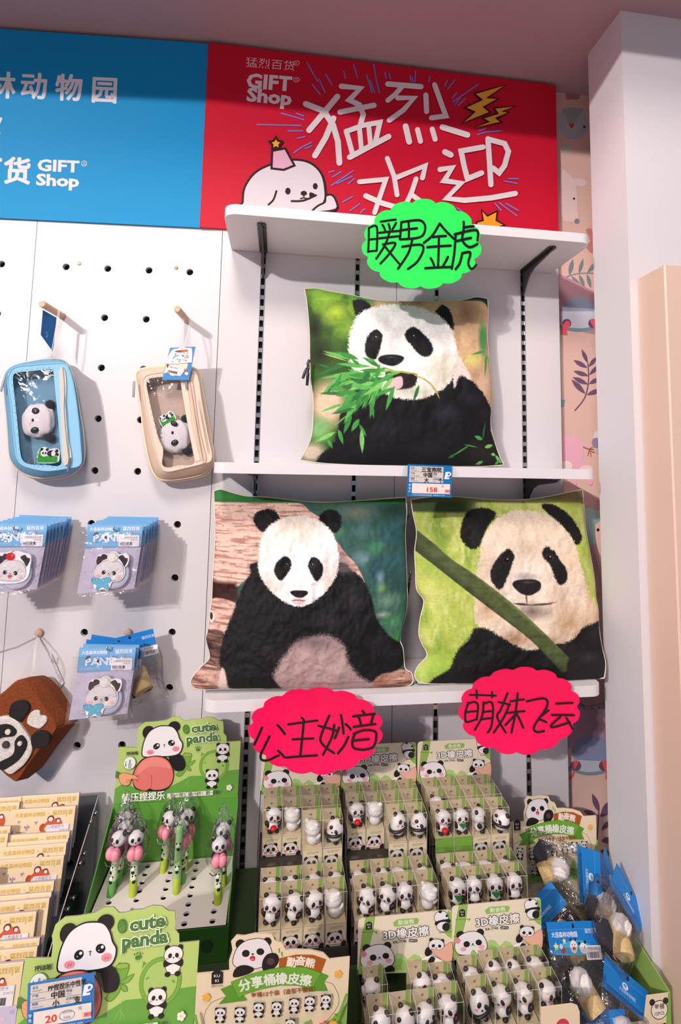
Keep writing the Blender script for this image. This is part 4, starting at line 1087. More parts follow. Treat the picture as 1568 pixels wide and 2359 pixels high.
def ring_face(A_outer, A_inner, z):
    lo = [[Vector((x, y, 0)) for x, y in A_outer], [Vector((x, y, 0)) for x, y in A_inner]]
    T = tessellate_polygon(lo); P = list(A_outer) + list(A_inner); F = []
    for f in T:
        a = (P[f[1]][0] - P[f[0]][0]) * (P[f[2]][1] - P[f[0]][1]) - (P[f[2]][0] - P[f[0]][0]) * (P[f[1]][1] - P[f[0]][1])
        F.append(tuple(f) if a > 0 else tuple(reversed(f)))
    return [(x, y, z) for x, y in P], F


def pencil_case(label, cen, OB, FB, WIN, STRIP, BAND, cols, pulls, seams):
    s0, z0 = c4(*cen, .055)
    t = thing('pencil_case', label, 'pencil case', onleft(s0, z0, 0), LROT, 'clear front pencil cases')
    def loc(pts, off, sm=5):
        q = [c4(x, y, off) for x, y in pts]; q = [(a - s0, b - z0) for a, b in q]
        return catmull(q, sm) if sm else q
    ob = loc(OB, .028); n = len(ob)
    fbp = loc(FB, .072)
    # side wall: resample both outlines by angle so they loft cleanly
    def byang(poly, m=96):
        P = np.array(poly); d = np.r_[0, np.cumsum(np.linalg.norm(np.diff(np.r_[P, P[:1]], axis=0), axis=1))]; P2 = np.r_[P, P[:1]]
        tt = np.linspace(0, d[-1], m, endpoint=False); return [(float(np.interp(q, d, P2[:, 0])), float(np.interp(q, d, P2[:, 1]))) for q in tt]
    ra, rb = byang(ob), byang(fbp); m = 96
    best = min(range(m), key=lambda k: sum((ra[i][0] - rb[(i + k) % m][0]) ** 2 + (ra[i][1] - rb[(i + k) % m][1]) ** 2 for i in range(m)))
    rb = [rb[(i + best) % m] for i in range(m)]
    mb = MB(); V = [(x * .93, y * .95, .008) for x, y in ra] + [(x, y, .028) for x, y in ra] + [(x * .6 + u * .4, y * .6 + v * .4, .058) for (x, y), (u, v) in zip(ra, rb)] + [(x, y, .072) for x, y in rb]
    F = []
    for l in range(3): F += [(l * m + i, l * m + (i + 1) % m, (l + 1) * m + (i + 1) % m, (l + 1) * m + i) for i in range(m)]
    mb.add(V, F, lin(cols['side'])); mb.add([(x * .93, y * .95, .008) for x, y in ra], [tuple(range(m - 1, -1, -1))], lin(cols['inner']))
    mb.build('body', M['cloth'], t, True, True)
    win = loc(WIN, .072, 5)
    mb = MB(); V, F = ring_face(rb, win, .0722); mb.add(V, F, lin(cols['trim']))
    mb.tube([(x, y, .0722) for x, y in rb], .0018, 6, lin(cols['trim']), closed=True)
    cx, cy = np.mean([w_[0] for w_ in win]), np.mean([w_[1] for w_ in win])
    wd = catmull(win, 3)
    for i in range(0, len(wd) - 2, 4):
        x, y = cx + (wd[i][0] - cx) * 1.05, cy + (wd[i][1] - cy) * 1.03; x2, y2 = cx + (wd[i + 1][0] - cx) * 1.05, cy + (wd[i + 1][1] - cy) * 1.03
        mb.tube([(x, y, .0727), (x2, y2, .0727)], .00045, 4, lin(cols['stitch']))
    mb.build('front_panel', M['cloth'], t, False, True)
    li = loc(FB, .060); ib = [(x * .97, y * .97, .043) for x, y in li]; mesh('lining', ib, [tuple(range(len(ib)))] if sum(ib[i][0] * ib[(i + 1) % len(ib)][1] - ib[(i + 1) % len(ib)][0] * ib[i][1] for i in range(len(ib))) > 0 else [tuple(reversed(range(len(ib))))], M['cloth'], t, cols=[lin(cols['inner'])])
    nw = len(win); V = [(cx, cy, .0775)]; F = []
    for q in range(1, 7):
        e = q / 6
        for i, (x, y) in enumerate(win): V.append((cx + (x - cx) * e, cy + (y - cy) * e, .0716 + .0060 * (1 - e ** 2) + .0011 * math.sin(i * .9 + q * 1.3) * math.sin(q * 1.9 + i * .23) * (1 - e)))
    F += [(0, 1 + i, 1 + (i + 1) % nw) for i in range(nw)]
    for q in range(5): F += [(1 + q * nw + i, 1 + (q + 1) * nw + i, 1 + (q + 1) * nw + (i + 1) % nw, 1 + q * nw + (i + 1) % nw) for i in range(nw)]
    mesh('window_film', V, F, M['pvc'], t, smooth=True)
    b = loc(BAND, .073, 0); MB().prism(b, .0724, .0738).build('zip_band', pbr('zip_band_fabric', cols['band'], .8), t)
    st = loc(STRIP, .073, 4)
    mb = MB().prism(st, .0722, .0756, col=lin(cols['strip'])); 
    for sx in seams: mb.tube([(x, y, .0764) for x, y in loc(sx, .073, 4)], .0007, 5, lin(cols['stitch']))
    mb.build('zipper', M['cloth'], t, False, True)
    mb = MB().tube([(x, y, .030) for x, y in ob], .0026, 7, lin(cols['pipe']), closed=True)
    mb.tube([(x * .965 + .0012, y * .97, .044) for x, y in ob], .0022, 7, lin(cols['pipe']), closed=True); mb.build('edge_piping', M['cloth'], t, True, True)
    for (a, b_) in pulls:
        pa, pb = loc([a, b_], .076, 0); mb = MB()
        mb.bbox(-.0028, .0028, -.001, .001, -.016, 0, .0009); d = Vector((pb[0] - pa[0], pb[1] - pa[1])); an = math.atan2(d.x, -d.y); L = d.length / .016
        mb.V = [(pa[0] + x * math.cos(an) - z * L * math.sin(an), pa[1] + z * L * math.cos(an) + x * math.sin(an), .078 + y) for x, y, z in mb.V]
        mb.build('zipper_pull', M['steel'], t)
    return t


BLUE_C = dict(side=(104, 160, 196), inner=(116, 160, 186), trim=(136, 192, 226), band=(142, 196, 230), strip=(204, 196, 184), pipe=(222, 206, 190), stitch=(96, 150, 188))
pencil_case('light blue pencil case with clear window, hanging on the left', (290, 1310),
    [(38, 1040), (75, 985), (150, 945), (300, 913), (395, 918), (445, 960), (485, 1080), (515, 1250), (540, 1400), (546, 1540), (522, 1610), (460, 1662), (350, 1690), (240, 1690), (150, 1655), (95, 1600), (70, 1540), (60, 1400), (44, 1200), (34, 1100)],
    [(60, 1010), (100, 968), (200, 955), (300, 946), (420, 944), (440, 975), (468, 1060), (498, 1250), (520, 1500), (518, 1596), (440, 1618), (300, 1636), (180, 1612), (130, 1585), (105, 1530), (90, 1400), (70, 1200), (52, 1080)],
    [(84, 1040), (110, 1005), (220, 992), (344, 988), (360, 1100), (380, 1350), (399, 1584), (300, 1600), (200, 1596), (150, 1572), (130, 1510), (115, 1350), (97, 1180)],
    [(386, 985), (418, 984), (430, 1080), (428, 1240), (440, 1400), (464, 1550), (440, 1590), (412, 1590), (402, 1400), (392, 1180)],
    [(344, 986), (386, 984), (412, 1400), (437, 1588), (399, 1590), (380, 1350)], BLUE_C, [((452, 1552), (438, 1642)), ((36, 1022), (8, 1128))], [[(410, 990), (420, 1100), (418, 1240), (430, 1400), (452, 1560)]])
CREAM_C = dict(side=(214, 188, 170), inner=(206, 184, 168), trim=(222, 202, 188), band=(226, 206, 192), strip=(206, 184, 168), pipe=(232, 214, 188), stitch=(178, 154, 138))
pencil_case('cream pencil case with clear window, hanging on the right', (1130, 1330),
    [(880, 1015), (905, 985), (960, 970), (1060, 960), (1180, 956), (1255, 976), (1285, 1020), (1320, 1180), (1350, 1350), (1376, 1520), (1370, 1600), (1330, 1660), (1220, 1692), (1080, 1708), (1020, 1690), (985, 1640), (960, 1560), (930, 1400), (905, 1200), (885, 1080)],
    [(920, 1060), (945, 1022), (1020, 1005), (1150, 990), (1240, 1000), (1275, 1040), (1300, 1200), (1335, 1400), (1364, 1556), (1300, 1590), (1180, 1620), (1080, 1640), (1040, 1610), (1000, 1500), (980, 1420), (950, 1280), (925, 1140)],
    [(945, 1072), (965, 1042), (1050, 1030), (1160, 1020), (1180, 1150), (1212, 1350), (1258, 1576), (1150, 1602), (1080, 1616), (1046, 1590), (1052, 1500), (1020, 1420), (985, 1280), (957, 1150)],
    [(1206, 1030), (1236, 1030), (1262, 1200), (1290, 1380), (1330, 1560), (1296, 1572), (1262, 1400), (1230, 1200)],
    [(1160, 1040), (1204, 1040), (1240, 1350), (1292, 1570), (1258, 1580), (1212, 1350)], CREAM_C, [((866, 1060), (862, 1164)), ((1202, 1062), (1206, 1110))], [[(1220, 1034), (1248, 1200), (1276, 1390), (1312, 1566)], [(1280, 1180), (1310, 1350), (1345, 1520)]])


def plush_head(label, cx, cy, rpx, feats, off):
    s, z = c4(cx, cy, off); s1, _ = c4(cx + rpx, cy, off); r = abs(s1 - s)
    t = thing('plush_panda', label, 'plush toy', onleft(s, z, off + .006), LROT, 'plush pandas inside the pencil cases')
    rr = random.Random(int(cx))
    W_ = lin((236, 230, 234)); K_ = lin((26, 24, 28))
    def lump(v):
        k = 1 + .05 * math.sin(9 * v[0] + 3 * v[1]) * math.sin(8 * v[2] + 2)
        q = 1.0 / max(1e-6, (abs(v[0]) ** 3 + abs(v[1]) ** 3 + abs(v[2]) ** 3) ** (1 / 3)); q = .5 + .5 * q
        return (v[0] * k * q, v[1] * k * q, v[2] * k * q)
    hd = MB().ell((0, 0, 0), (r * .97, r * 1.08, .0165), 40, 28, col=W_, fn=lump).build('head', M['fluff'], t, True, True)
    for nm, x, y, a, b, rot, dz in feats:
        e = c4(x, y, off); Mr = Matrix.Rotation(R(rot), 3, 'Z')
        MB().ell((e[0] - s, e[1] - z, dz), (a / 2.8 * .00097, b / 2.8 * .00097, .004 if nm != 'ear' else .010), 20, 12, M=Mr, col=K_).build(nm, M['plain'] if nm != 'ear' else M['fluff'], hd, True, True)
    return t


plush_head('fluffy white panda head turned sideways inside the blue pencil case', 258, 1315, 104, [('ear', 328, 1215, 34, 38, 0, -.002), ('ear', 322, 1420, 46, 34, -20, -.002), ('eye', 259, 1257, 26, 23, -20, .0148), ('eye', 254, 1378, 28, 21, 20, .0148), ('nose', 244, 1316, 8, 12, 0, .0158)], .046)
plush_head('fluffy white panda head turned sideways inside the cream pencil case', 1135, 1415, 100, [('ear', 1196, 1305, 30, 32, 0, -.002), ('ear', 1205, 1505, 40, 34, -20, -.002), ('eye', 1138, 1338, 27, 18, -30, .0148), ('eye', 1142, 1458, 27, 22, 25, .0148), ('nose', 1128, 1395, 9, 12, 0, .0158)], .046)


def charm(label, x0, y0, x1, y1, chain, off, rot, flip=1):
    s, z = c4((x0 + x1) / 2, (y0 + y1) / 2, off); a, _ = c4(x0, y0, off); b, _ = c4(x1, y0, off); k = abs(b - a) / 150
    t = thing('acrylic_charm', label, 'key charm', onleft(s, z, off), LROT, 'acrylic panda charms inside the pencil cases')
    A = Art(lambda x, y: (((x - 75) * math.cos(R(rot)) - (50 - y) * math.sin(R(rot))) * k, ((x - 75) * math.sin(R(rot)) + (50 - y) * math.cos(R(rot))) * k), 5e-5)
    A.slab([(0, 60), (10, 20), (30, 0), (60, 0), (80, 12), (120, 5), (148, 20), (150, 60), (146, 95), (110, 108), (30, 108), (4, 100)], .002, (236, 240, 240), 4)
    A.rrect(6, 60, 138, 104, 8, (44, 160, 44)); A.rect(60, 62, 63, 102, (30, 120, 34)); A.poly([(8, 60), (14, 20), (30, 10), (36, 60)], (52, 170, 60))
    A.ell(48, 40, 24, 24, (240, 240, 240)); A.ell(30, 14, 10, 10, (24, 22, 26)); A.ell(66, 16, 10, 10, (24, 22, 26)); A.ell(40, 40, 6, 8, (24, 22, 26), 20); A.ell(57, 40, 6, 8, (24, 22, 26), -20); A.ell(49, 50, 3, 2, (24, 22, 26))
    A.ell(98, 42, 32, 22, (24, 22, 26)); A.ell(108, 42, 14, 19, (240, 240, 240)); A.ell(130, 24, 10, 12, (24, 22, 26)); A.ell(134, 48, 10, 10, (24, 22, 26))
    A.build('charm_plate', M['gloss'], t)
    mb = MB()
    pts = catmull(chain, 8, closed=False); P = [c4(x, y, off) for x, y in pts]; P = [(p_[0] - s, p_[1] - z) for p_ in P]
    d = 0; last = None
    for p_ in P:
        if last is None or math.hypot(p_[0] - last[0], p_[1] - last[1]) > .0026: mb.ell((p_[0], p_[1], .001), (.0014, .0014, .0014), 8, 6); last = p_
    mb.build('bead_chain', M['steel'], t, True)
    return t


charm('small panda on a green bamboo charm at the bottom of the blue pencil case', 238, 1480, 385, 1585, [(262, 1545), (235, 1530), (236, 1580), (215, 1600), (185, 1590), (190, 1570), (210, 1565)], .066, 0)
charm('small panda charm above the plush head inside the cream pencil case', 1022, 1250, 1130, 1350, [(1020, 1310), (1010, 1340), (1035, 1360), (1030, 1410), (1050, 1420), (1042, 1385)], .062, 35)

# strings and hang tags
for lab, pts in (('thin white string tying the blue pencil case to its peg', [(375, 600, .07), (372, 640, .072), (345, 800, .075), (330, 880, .074), (326, 930, .06)]), ('thin white string tying the cream pencil case and its tag to the peg', [(1176, 650, .062), (1172, 760, .078), (1174, 850, .082), (1180, 860, .082), (1215, 720, .07), (1222, 650, .055)])):
    P = [onleft(*c4(x, y, o), o) for x, y, o in pts]; mb = MB(); mb.tube(catmull([tuple(q) for q in P], 4, False), .0007, 5)
    mb.tube(catmull([tuple(q + Vector((.003, 0, 0))) for q in P], 4, False), .0006, 5)
    o = mb.build('hanging_string', M['string']); tag(o, lab, 'string', 'strings on the pencil cases')
# left tag: seen nearly edge on, dark blue back with a small pale diamond
q = [onleft(*c4(276, 600, .085), .085), onleft(*c4(262, 760, .085), .085), onleft(*c4(340, 868, .060), .060), onleft(*c4(362, 648, .060), .060)]
t = thing('hang_tag', 'dark blue hang tag seen from behind, beside the blue pencil case peg', 'tag', tuple(q[0]), group='hang tags on the pencil cases')
off3 = Vector((.0008, .0008, 0)); L_ = [v - q[0] for v in q]
mesh('tag_card', [tuple(v) for v in L_] + [tuple(v + off3) for v in L_], [(0, 1, 2, 3), (7, 6, 5, 4), (0, 4, 5, 1), (1, 5, 6, 2), (2, 6, 7, 3), (3, 7, 4, 0)], pbr('tag_back_blue', (28, 88, 150), .45), t)
def tagpt(u, v): 
    a = L_[0] * (1 - u) + L_[3] * u; b = L_[1] * (1 - u) + L_[2] * u; return a * (1 - v) + b * v + Vector((-.0003, -.0006, 0))
mesh('tag_emblem', [tuple(tagpt(*w_)) for w_ in ((.42, .55), (.62, .66), (.46, .84), (.28, .70))] + [tuple(tagpt(*w_) + Vector((-.0001, -.0003, 0))) for w_ in ((.44, .60), (.56, .67), (.46, .78), (.34, .70))], [(0, 3, 2, 1), (4, 7, 6, 5)], M['print'], t, cols=[lin((120, 170, 214)), lin((60, 120, 184))])


def c6t(x, y):  # crop of the tag
    a = sl(360 + x / 14.255, 780 + y / 14.255, .085); return a


s0, z0 = c6t(740, 700)
A = Art(lambda x, y: (c6t(x, y)[0] - s0, c6t(x, y)[1] - z0), 6e-5)
A.slab([(450, 300), (1285, 262), (1070, 1360), (185, 1355)], .0006, (62, 136, 204))
A.poly([(330, 830), (1040, 800), (1030, 920), (980, 1020), (870, 1130), (790, 1240), (650, 1215), (520, 1235), (440, 1190), (410, 1130), (340, 1120), (215, 1165), (260, 1050)], (238, 216, 200), 0, (40, 44, 60), 10)
A.ell(375, 900, 40, 60, (120, 40, 44)); A.ell(990, 1150, 62, 54, (240, 234, 236), line=(30, 30, 36), lw=12); A.poly([(900, 1080), (930, 970), (1000, 1070), (930, 1120)], (176, 96, 84))
A.poly([(400, 900), (900, 1000), (850, 1110), (350, 1060)], (232, 226, 238)); 
for i in range(12): A.poly([(380 + i * 26, 1020 + i * 6), (390 + i * 26 + (i % 3) * 4, 1022 + i * 6), (378 + i * 26 + (i % 3) * 4, 1100 + i * 6), (366 + i * 26, 1098 + i * 6)], (60, 58, 84))
A.text('萌趣文具笔袋', 440, 945, 34, (120, 110, 130), 0, -12)
A.poly([(345, 830), (390, 620), (470, 450), (560, 360), (720, 330), (780, 290), (930, 285), (980, 315), (1120, 312), (1170, 350), (1185, 520), (1165, 760), (1100, 790)], (238, 234, 240), 2, (200, 200, 212), 8)
A.poly([(610, 420), (700, 390), (860, 375), (1000, 362), (1050, 385), (1030, 430), (880, 455), (700, 460)], (140, 70, 66), 3); A.poly([(850, 390), (1000, 366), (1040, 420), (880, 450)], (190, 104, 70), 3)
A.stroke([(560, 660), (610, 590), (730, 560)], 40, (96, 160, 206), smooth=3); A.ell(810, 520, 46, 36, (222, 190, 212)); A.ell(1000, 560, 40, 34, (204, 140, 156)); A.ell(880, 570, 36, 30, (120, 116, 126)); A.stroke([(580, 680), (640, 710), (760, 720), (880, 690), (960, 640)], 8, (150, 146, 154), smooth=4); A.stroke([(880, 690), (900, 740), (980, 700), (975, 640)], 8, (150, 146, 154), smooth=4)
for x, y in ((640, 495), (630, 535), (915, 485), (1030, 485), (940, 615), (1015, 630), (1048, 600), (700, 680), (775, 690), (535, 760), (760, 755), (980, 725)): A.ell(x, y, 22, 12, (58, 54, 62), 15)
for dx in (-22, 22): A.ell(850 + dx, 330, 12, 12, (90, 90, 100))
t = thing('hang_tag', 'blue and white hang tag with barcode on the cream pencil case', 'tag', onleft(s0, z0, .085), LROT, 'hang tags on the pencil cases')
A.build('tag_card', M['gloss'], t)


# ------------------------------------------------------------------ bagged panda packs (traced at 7.127 x; origin = hook hole)
PK = .122 / 945


def pk(x, y): return ((x - 600) * PK, (400 - y) * PK)


def sticker_art(A, x0, y0, x1, y1, sk=0.0):
    A.rrect(x0, y0, x1, y1, 14, (240, 236, 242))
    A.text('熊猫磁吸手机支架', x0 + 30, y0 + 60, 30, (120, 116, 130), 0, sx=.86); A.text('49.00 元', x1 - 150, y0 + 95, 24, (130, 126, 140))
    rr = random.Random(5); x = x0 + 22
    while x < x0 + 240:
        w_ = rr.choice((4, 7, 11)); A.rect(x, y0 + 115, x + w_, y0 + 170, (70, 66, 90)); x += w_ + rr.choice((5, 8, 10))
    A.text('6 932887 021456', x0 + 40, y1 - 8, 16, (110, 106, 120))


def make_pack(label, variant):
    t = thing('panda_pack', label, 'packaged badge', (0, 0, 0), LROT)
    A = Art(pk, 5e-5); A.z = 0
    A.slab([(150, 338), (1095, 334), (1072, 706), (125, 738)], .0016, (112, 172, 222))
    for y in (365, 378): A.poly([(165, y), (1080, y - 4), (1080, y - 1), (165, y + 3)], (160, 200, 232))
    TX = (232, 236, 244)
    A.text('大连森林动物园', 190, 445, 48, TX, .012, .4, sx=.92); A.text('猛烈百货', 750, 435, 50, TX, .014, .4, sx=1.05)
    fitted(A, 'PANDA', 262, 940, 632, 124, TX, .030, 1.2)
    A.poly([(255, 540), (275, 490), (310, 470), (345, 480), (320, 510)], (92, 58, 70), 2); A.ell(466, 560, 20, 24, (70, 26, 40)); A.stroke([(470, 540), (480, 520)], 4, (90, 60, 50)); A.poly([(540, 520), (610, 520), (620, 545), (580, 555)], (90, 140, 180)); A.ell(720, 488, 24, 14, (110, 130, 120)); A.poly([(880, 470), (910, 450), (935, 470), (910, 498)], (206, 130, 110)); A.stroke([(270, 640), (390, 630)], 4, (70, 80, 90))
    A.text('百变森林趣味动物主题', 160, 700, 26, (196, 216, 236), 0, 1)
    if variant != 'plain_none': sticker_art(A, 692, 520, 1042, 716)
    A.build('header_card', M['print'], t)
    B_ = Art(pk, 5e-5); B_.slab([(128, 700), (1070, 690), (985, 1440), (24, 1525)], .0012, (206, 200, 224)); rr = random.Random(8)
    for i in range(40): x, y = rr.uniform(90, 960), rr.uniform(760, 1420); B_.ell(x, y, 5, 5, (176, 168, 204), n=6)
    o = B_.build('backing_card', M['print'], t, lambda x, y, z: (x, y, z - .003))
    # the die-cut badge
    A = Art(pk, 6e-5)
    if variant == 'bow':
        ring = [(350, 990), (355, 900), (400, 845), (480, 818), (545, 830), (600, 795), (680, 797), (735, 842), (800, 830), (885, 850), (905, 920), (880, 1020), (842, 1060), (850, 1150), (820, 1240), (740, 1296), (640, 1310), (606, 1400), (560, 1446), (490, 1425), (400, 1440), (345, 1400), (330, 1350), (270, 1270), (290, 1232), (330, 1228), (306, 1165), (325, 1090), (372, 1030)]
    else:
        ring = [(300, 960), (310, 870), (370, 820), (470, 815), (560, 790), (660, 785), (780, 815), (880, 850), (900, 930), (890, 1050), (880, 1180), (830, 1270), (700, 1320), (500, 1330), (360, 1310), (290, 1250), (270, 1130), (280, 1030)]
    A.slab(ring, .0055, (240, 238, 244), 4, (196, 200, 220))
    A.poly([(330, 1100), (380, 1010), (470, 960), (560, 940), (640, 940), (740, 970), (810, 1050), (832, 1130), (815, 1215), (740, 1275), (620, 1288), (480, 1280), (370, 1250), (320, 1180)], (224, 220, 226), 4, (50, 44, 54), 5)
    A.poly([(362, 1000), (358, 930), (385, 870), (430, 875), (450, 838), (500, 835), (542, 870), (535, 910), (460, 945), (400, 1010)], (50, 38, 48), 2); A.poly([(722, 900), (745, 865), (800, 852), (838, 900), (878, 905), (880, 950), (850, 1020), (822, 1040), (780, 960)], (50, 38, 48), 2)
    A.ell(490, 1142, 32, 36, (40, 32, 38), 25); A.ell(662, 1154, 32, 36, (40, 32, 38), -25); A.ell(508, 1130, 8, 9, (236, 236, 240)); A.ell(646, 1158, 8, 9, (200, 200, 206)); A.ell(576, 1160, 12, 7, (40, 32, 38)); A.stroke([(555, 1176), (576, 1184), (598, 1176)], 4, (60, 50, 56), smooth=3)
    A.ell(398, 1200, 44, 22, (238, 190, 190)); A.ell(728, 1216, 44, 22, (238, 190, 190))
    if variant == 'bow':
        A.ell(628, 890, 88, 76, (216, 212, 210), line=(120, 116, 120), lw=3); 
        for x, y in ((600, 910), (628, 922), (656, 914)): A.ell(x, y, 5, 5, (140, 134, 136))
        A.poly([(282, 1252), (330, 1232), (420, 1240), (450, 1270), (480, 1240), (560, 1226), (615, 1240), (610, 1300), (560, 1330), (600, 1400), (545, 1430), (480, 1380), (410, 1430), (370, 1420), (390, 1350), (320, 1330)], (92, 166, 196), 2, (70, 140, 176), 4)
        rr = random.Random(3)
        for i in range(34): A.ell(rr.uniform(310, 590), rr.uniform(1255, 1400), 5, 5, (176, 214, 226), n=6)
    else:
        A.ell(560, 880, 76, 64, (190, 36, 46)); A.ell(590, 860, 18, 12, (230, 130, 130)); A.stroke([(560, 830), (580, 800), (620, 790)], 7, (120, 60, 50), smooth=3); A.poly([(540, 1190), (610, 1190), (590, 1230), (560, 1232)], (206, 84, 86), 2)
    A.build('badge', M['gloss'], t, lambda x, y, z: (x, y, z + .0085))
    MB().lathe([(.0001, -.001), (.0315, -.001), (.0335, .001), (.0335, .0035), (.031, .0045)], (*pk(650, 1170), 0.001), 36).build('grip_ring', pbr('grip_plastic', (196, 204, 226), .3), t, True)
    # the clear bag, puffed a little
    N = 14; cor = [(60, 470), (1100, 470), (1010, 1500), (-10, 1565)]; mb = MB()
    for sg in (1, -1):
        V = []
        for j in range(N + 1):
            for i in range(N + 1):
                u, v = i / N, j / N; x = (1 - v) * ((1 - u) * cor[0][0] + u * cor[1][0]) + v * ((1 - u) * cor[3][0] + u * cor[2][0]); y = (1 - v) * ((1 - u) * cor[0][1] + u * cor[1][1]) + v * ((1 - u) * cor[3][1] + u * cor[2][1])
                e = (1 - abs(2 * u - 1) ** 4) * (1 - abs(2 * v - 1) ** 4); V.append((*pk(x, y), .004 + sg * (.0002 + .0055 * e) + .0012 * math.sin(u * 17 + v * 5) * math.sin(v * 13 - u * 7) * e))
        F = [(j * (N + 1) + i, j * (N + 1) + i + 1, (j + 1) * (N + 1) + i + 1, (j + 1) * (N + 1) + i) for j in range(N) for i in range(N)]
        mb.add(V, [tuple(reversed(f)) if sg > 0 else f for f in F])
    mb.build('clear_bag', M['film'], t, True)
    return t


ORD = ['first', 'second', 'third', 'fourth', 'fifth', 'sixth', 'seventh', 'eighth', 'ninth', 'tenth', 'eleventh', 'twelfth']


def hang(src, s, z, off, tilt, label, group):
    r = copy_thing(src, onleft(s, z, off), (R(90), 0, BETA), label, group)
    r.rotation_euler = (Matrix.Rotation(BETA, 3, 'Z') @ Matrix.Rotation(R(90), 3, 'X') @ Matrix.Rotation(R(tilt), 3, 'Z')).to_euler()
    return r


rr = random.Random(12)
bow = make_pack('bagged panda badge with blue bow, front of the upper right stack', 'bow')
s, z = hole(5, 2); z += .004
bow.location = onleft(s - .004, z, .122); bow.rotation_euler = (Matrix.Rotation(BETA, 3, 'Z') @ Matrix.Rotation(R(90), 3, 'X') @ Matrix.Rotation(R(0.5), 3, 'Z')).to_euler(); bow['group'] = 'panda packs on the upper right hook'
for k in range(1, 8):
    hang(bow, s + rr.uniform(-.002, .003), z + .001 * k, .122 - .0148 * k, rr.uniform(-2.2, 1.2), 'blue topped panda pack, %s behind the front one on the upper right hook' % ORD[k - 1], 'panda packs on the upper right hook')
cherry = make_pack('bagged panda badge with red cherry, front of the upper left stack', 'cherry')
s, z = hole(5, 0); z += .004
cherry.location = onleft(s - .001, z, .128); cherry.rotation_euler = (R(90), 0, BETA); cherry['group'] = 'panda packs on the upper left hook'
for k in range(1, 8):
    hang(cherry, s + rr.uniform(-.002, .003), z + .001 * k, .128 - .0155 * k, rr.uniform(-2.2, 1.2), 'blue topped panda pack, %s behind the front one on the upper left hook' % ORD[k - 1], 'panda packs on the upper left hook')
s, z = hole(7, 2)
hang(bow, s - .006, z - .004, .118, 0.8, 'bagged panda badge with blue bow, front of the lower stack', 'panda packs on the lower hook')
hang(bow, s - .004, z - .003, .103, -1.4, 'blue topped panda pack directly behind the front one on the lower hook', 'panda packs on the lower hook')


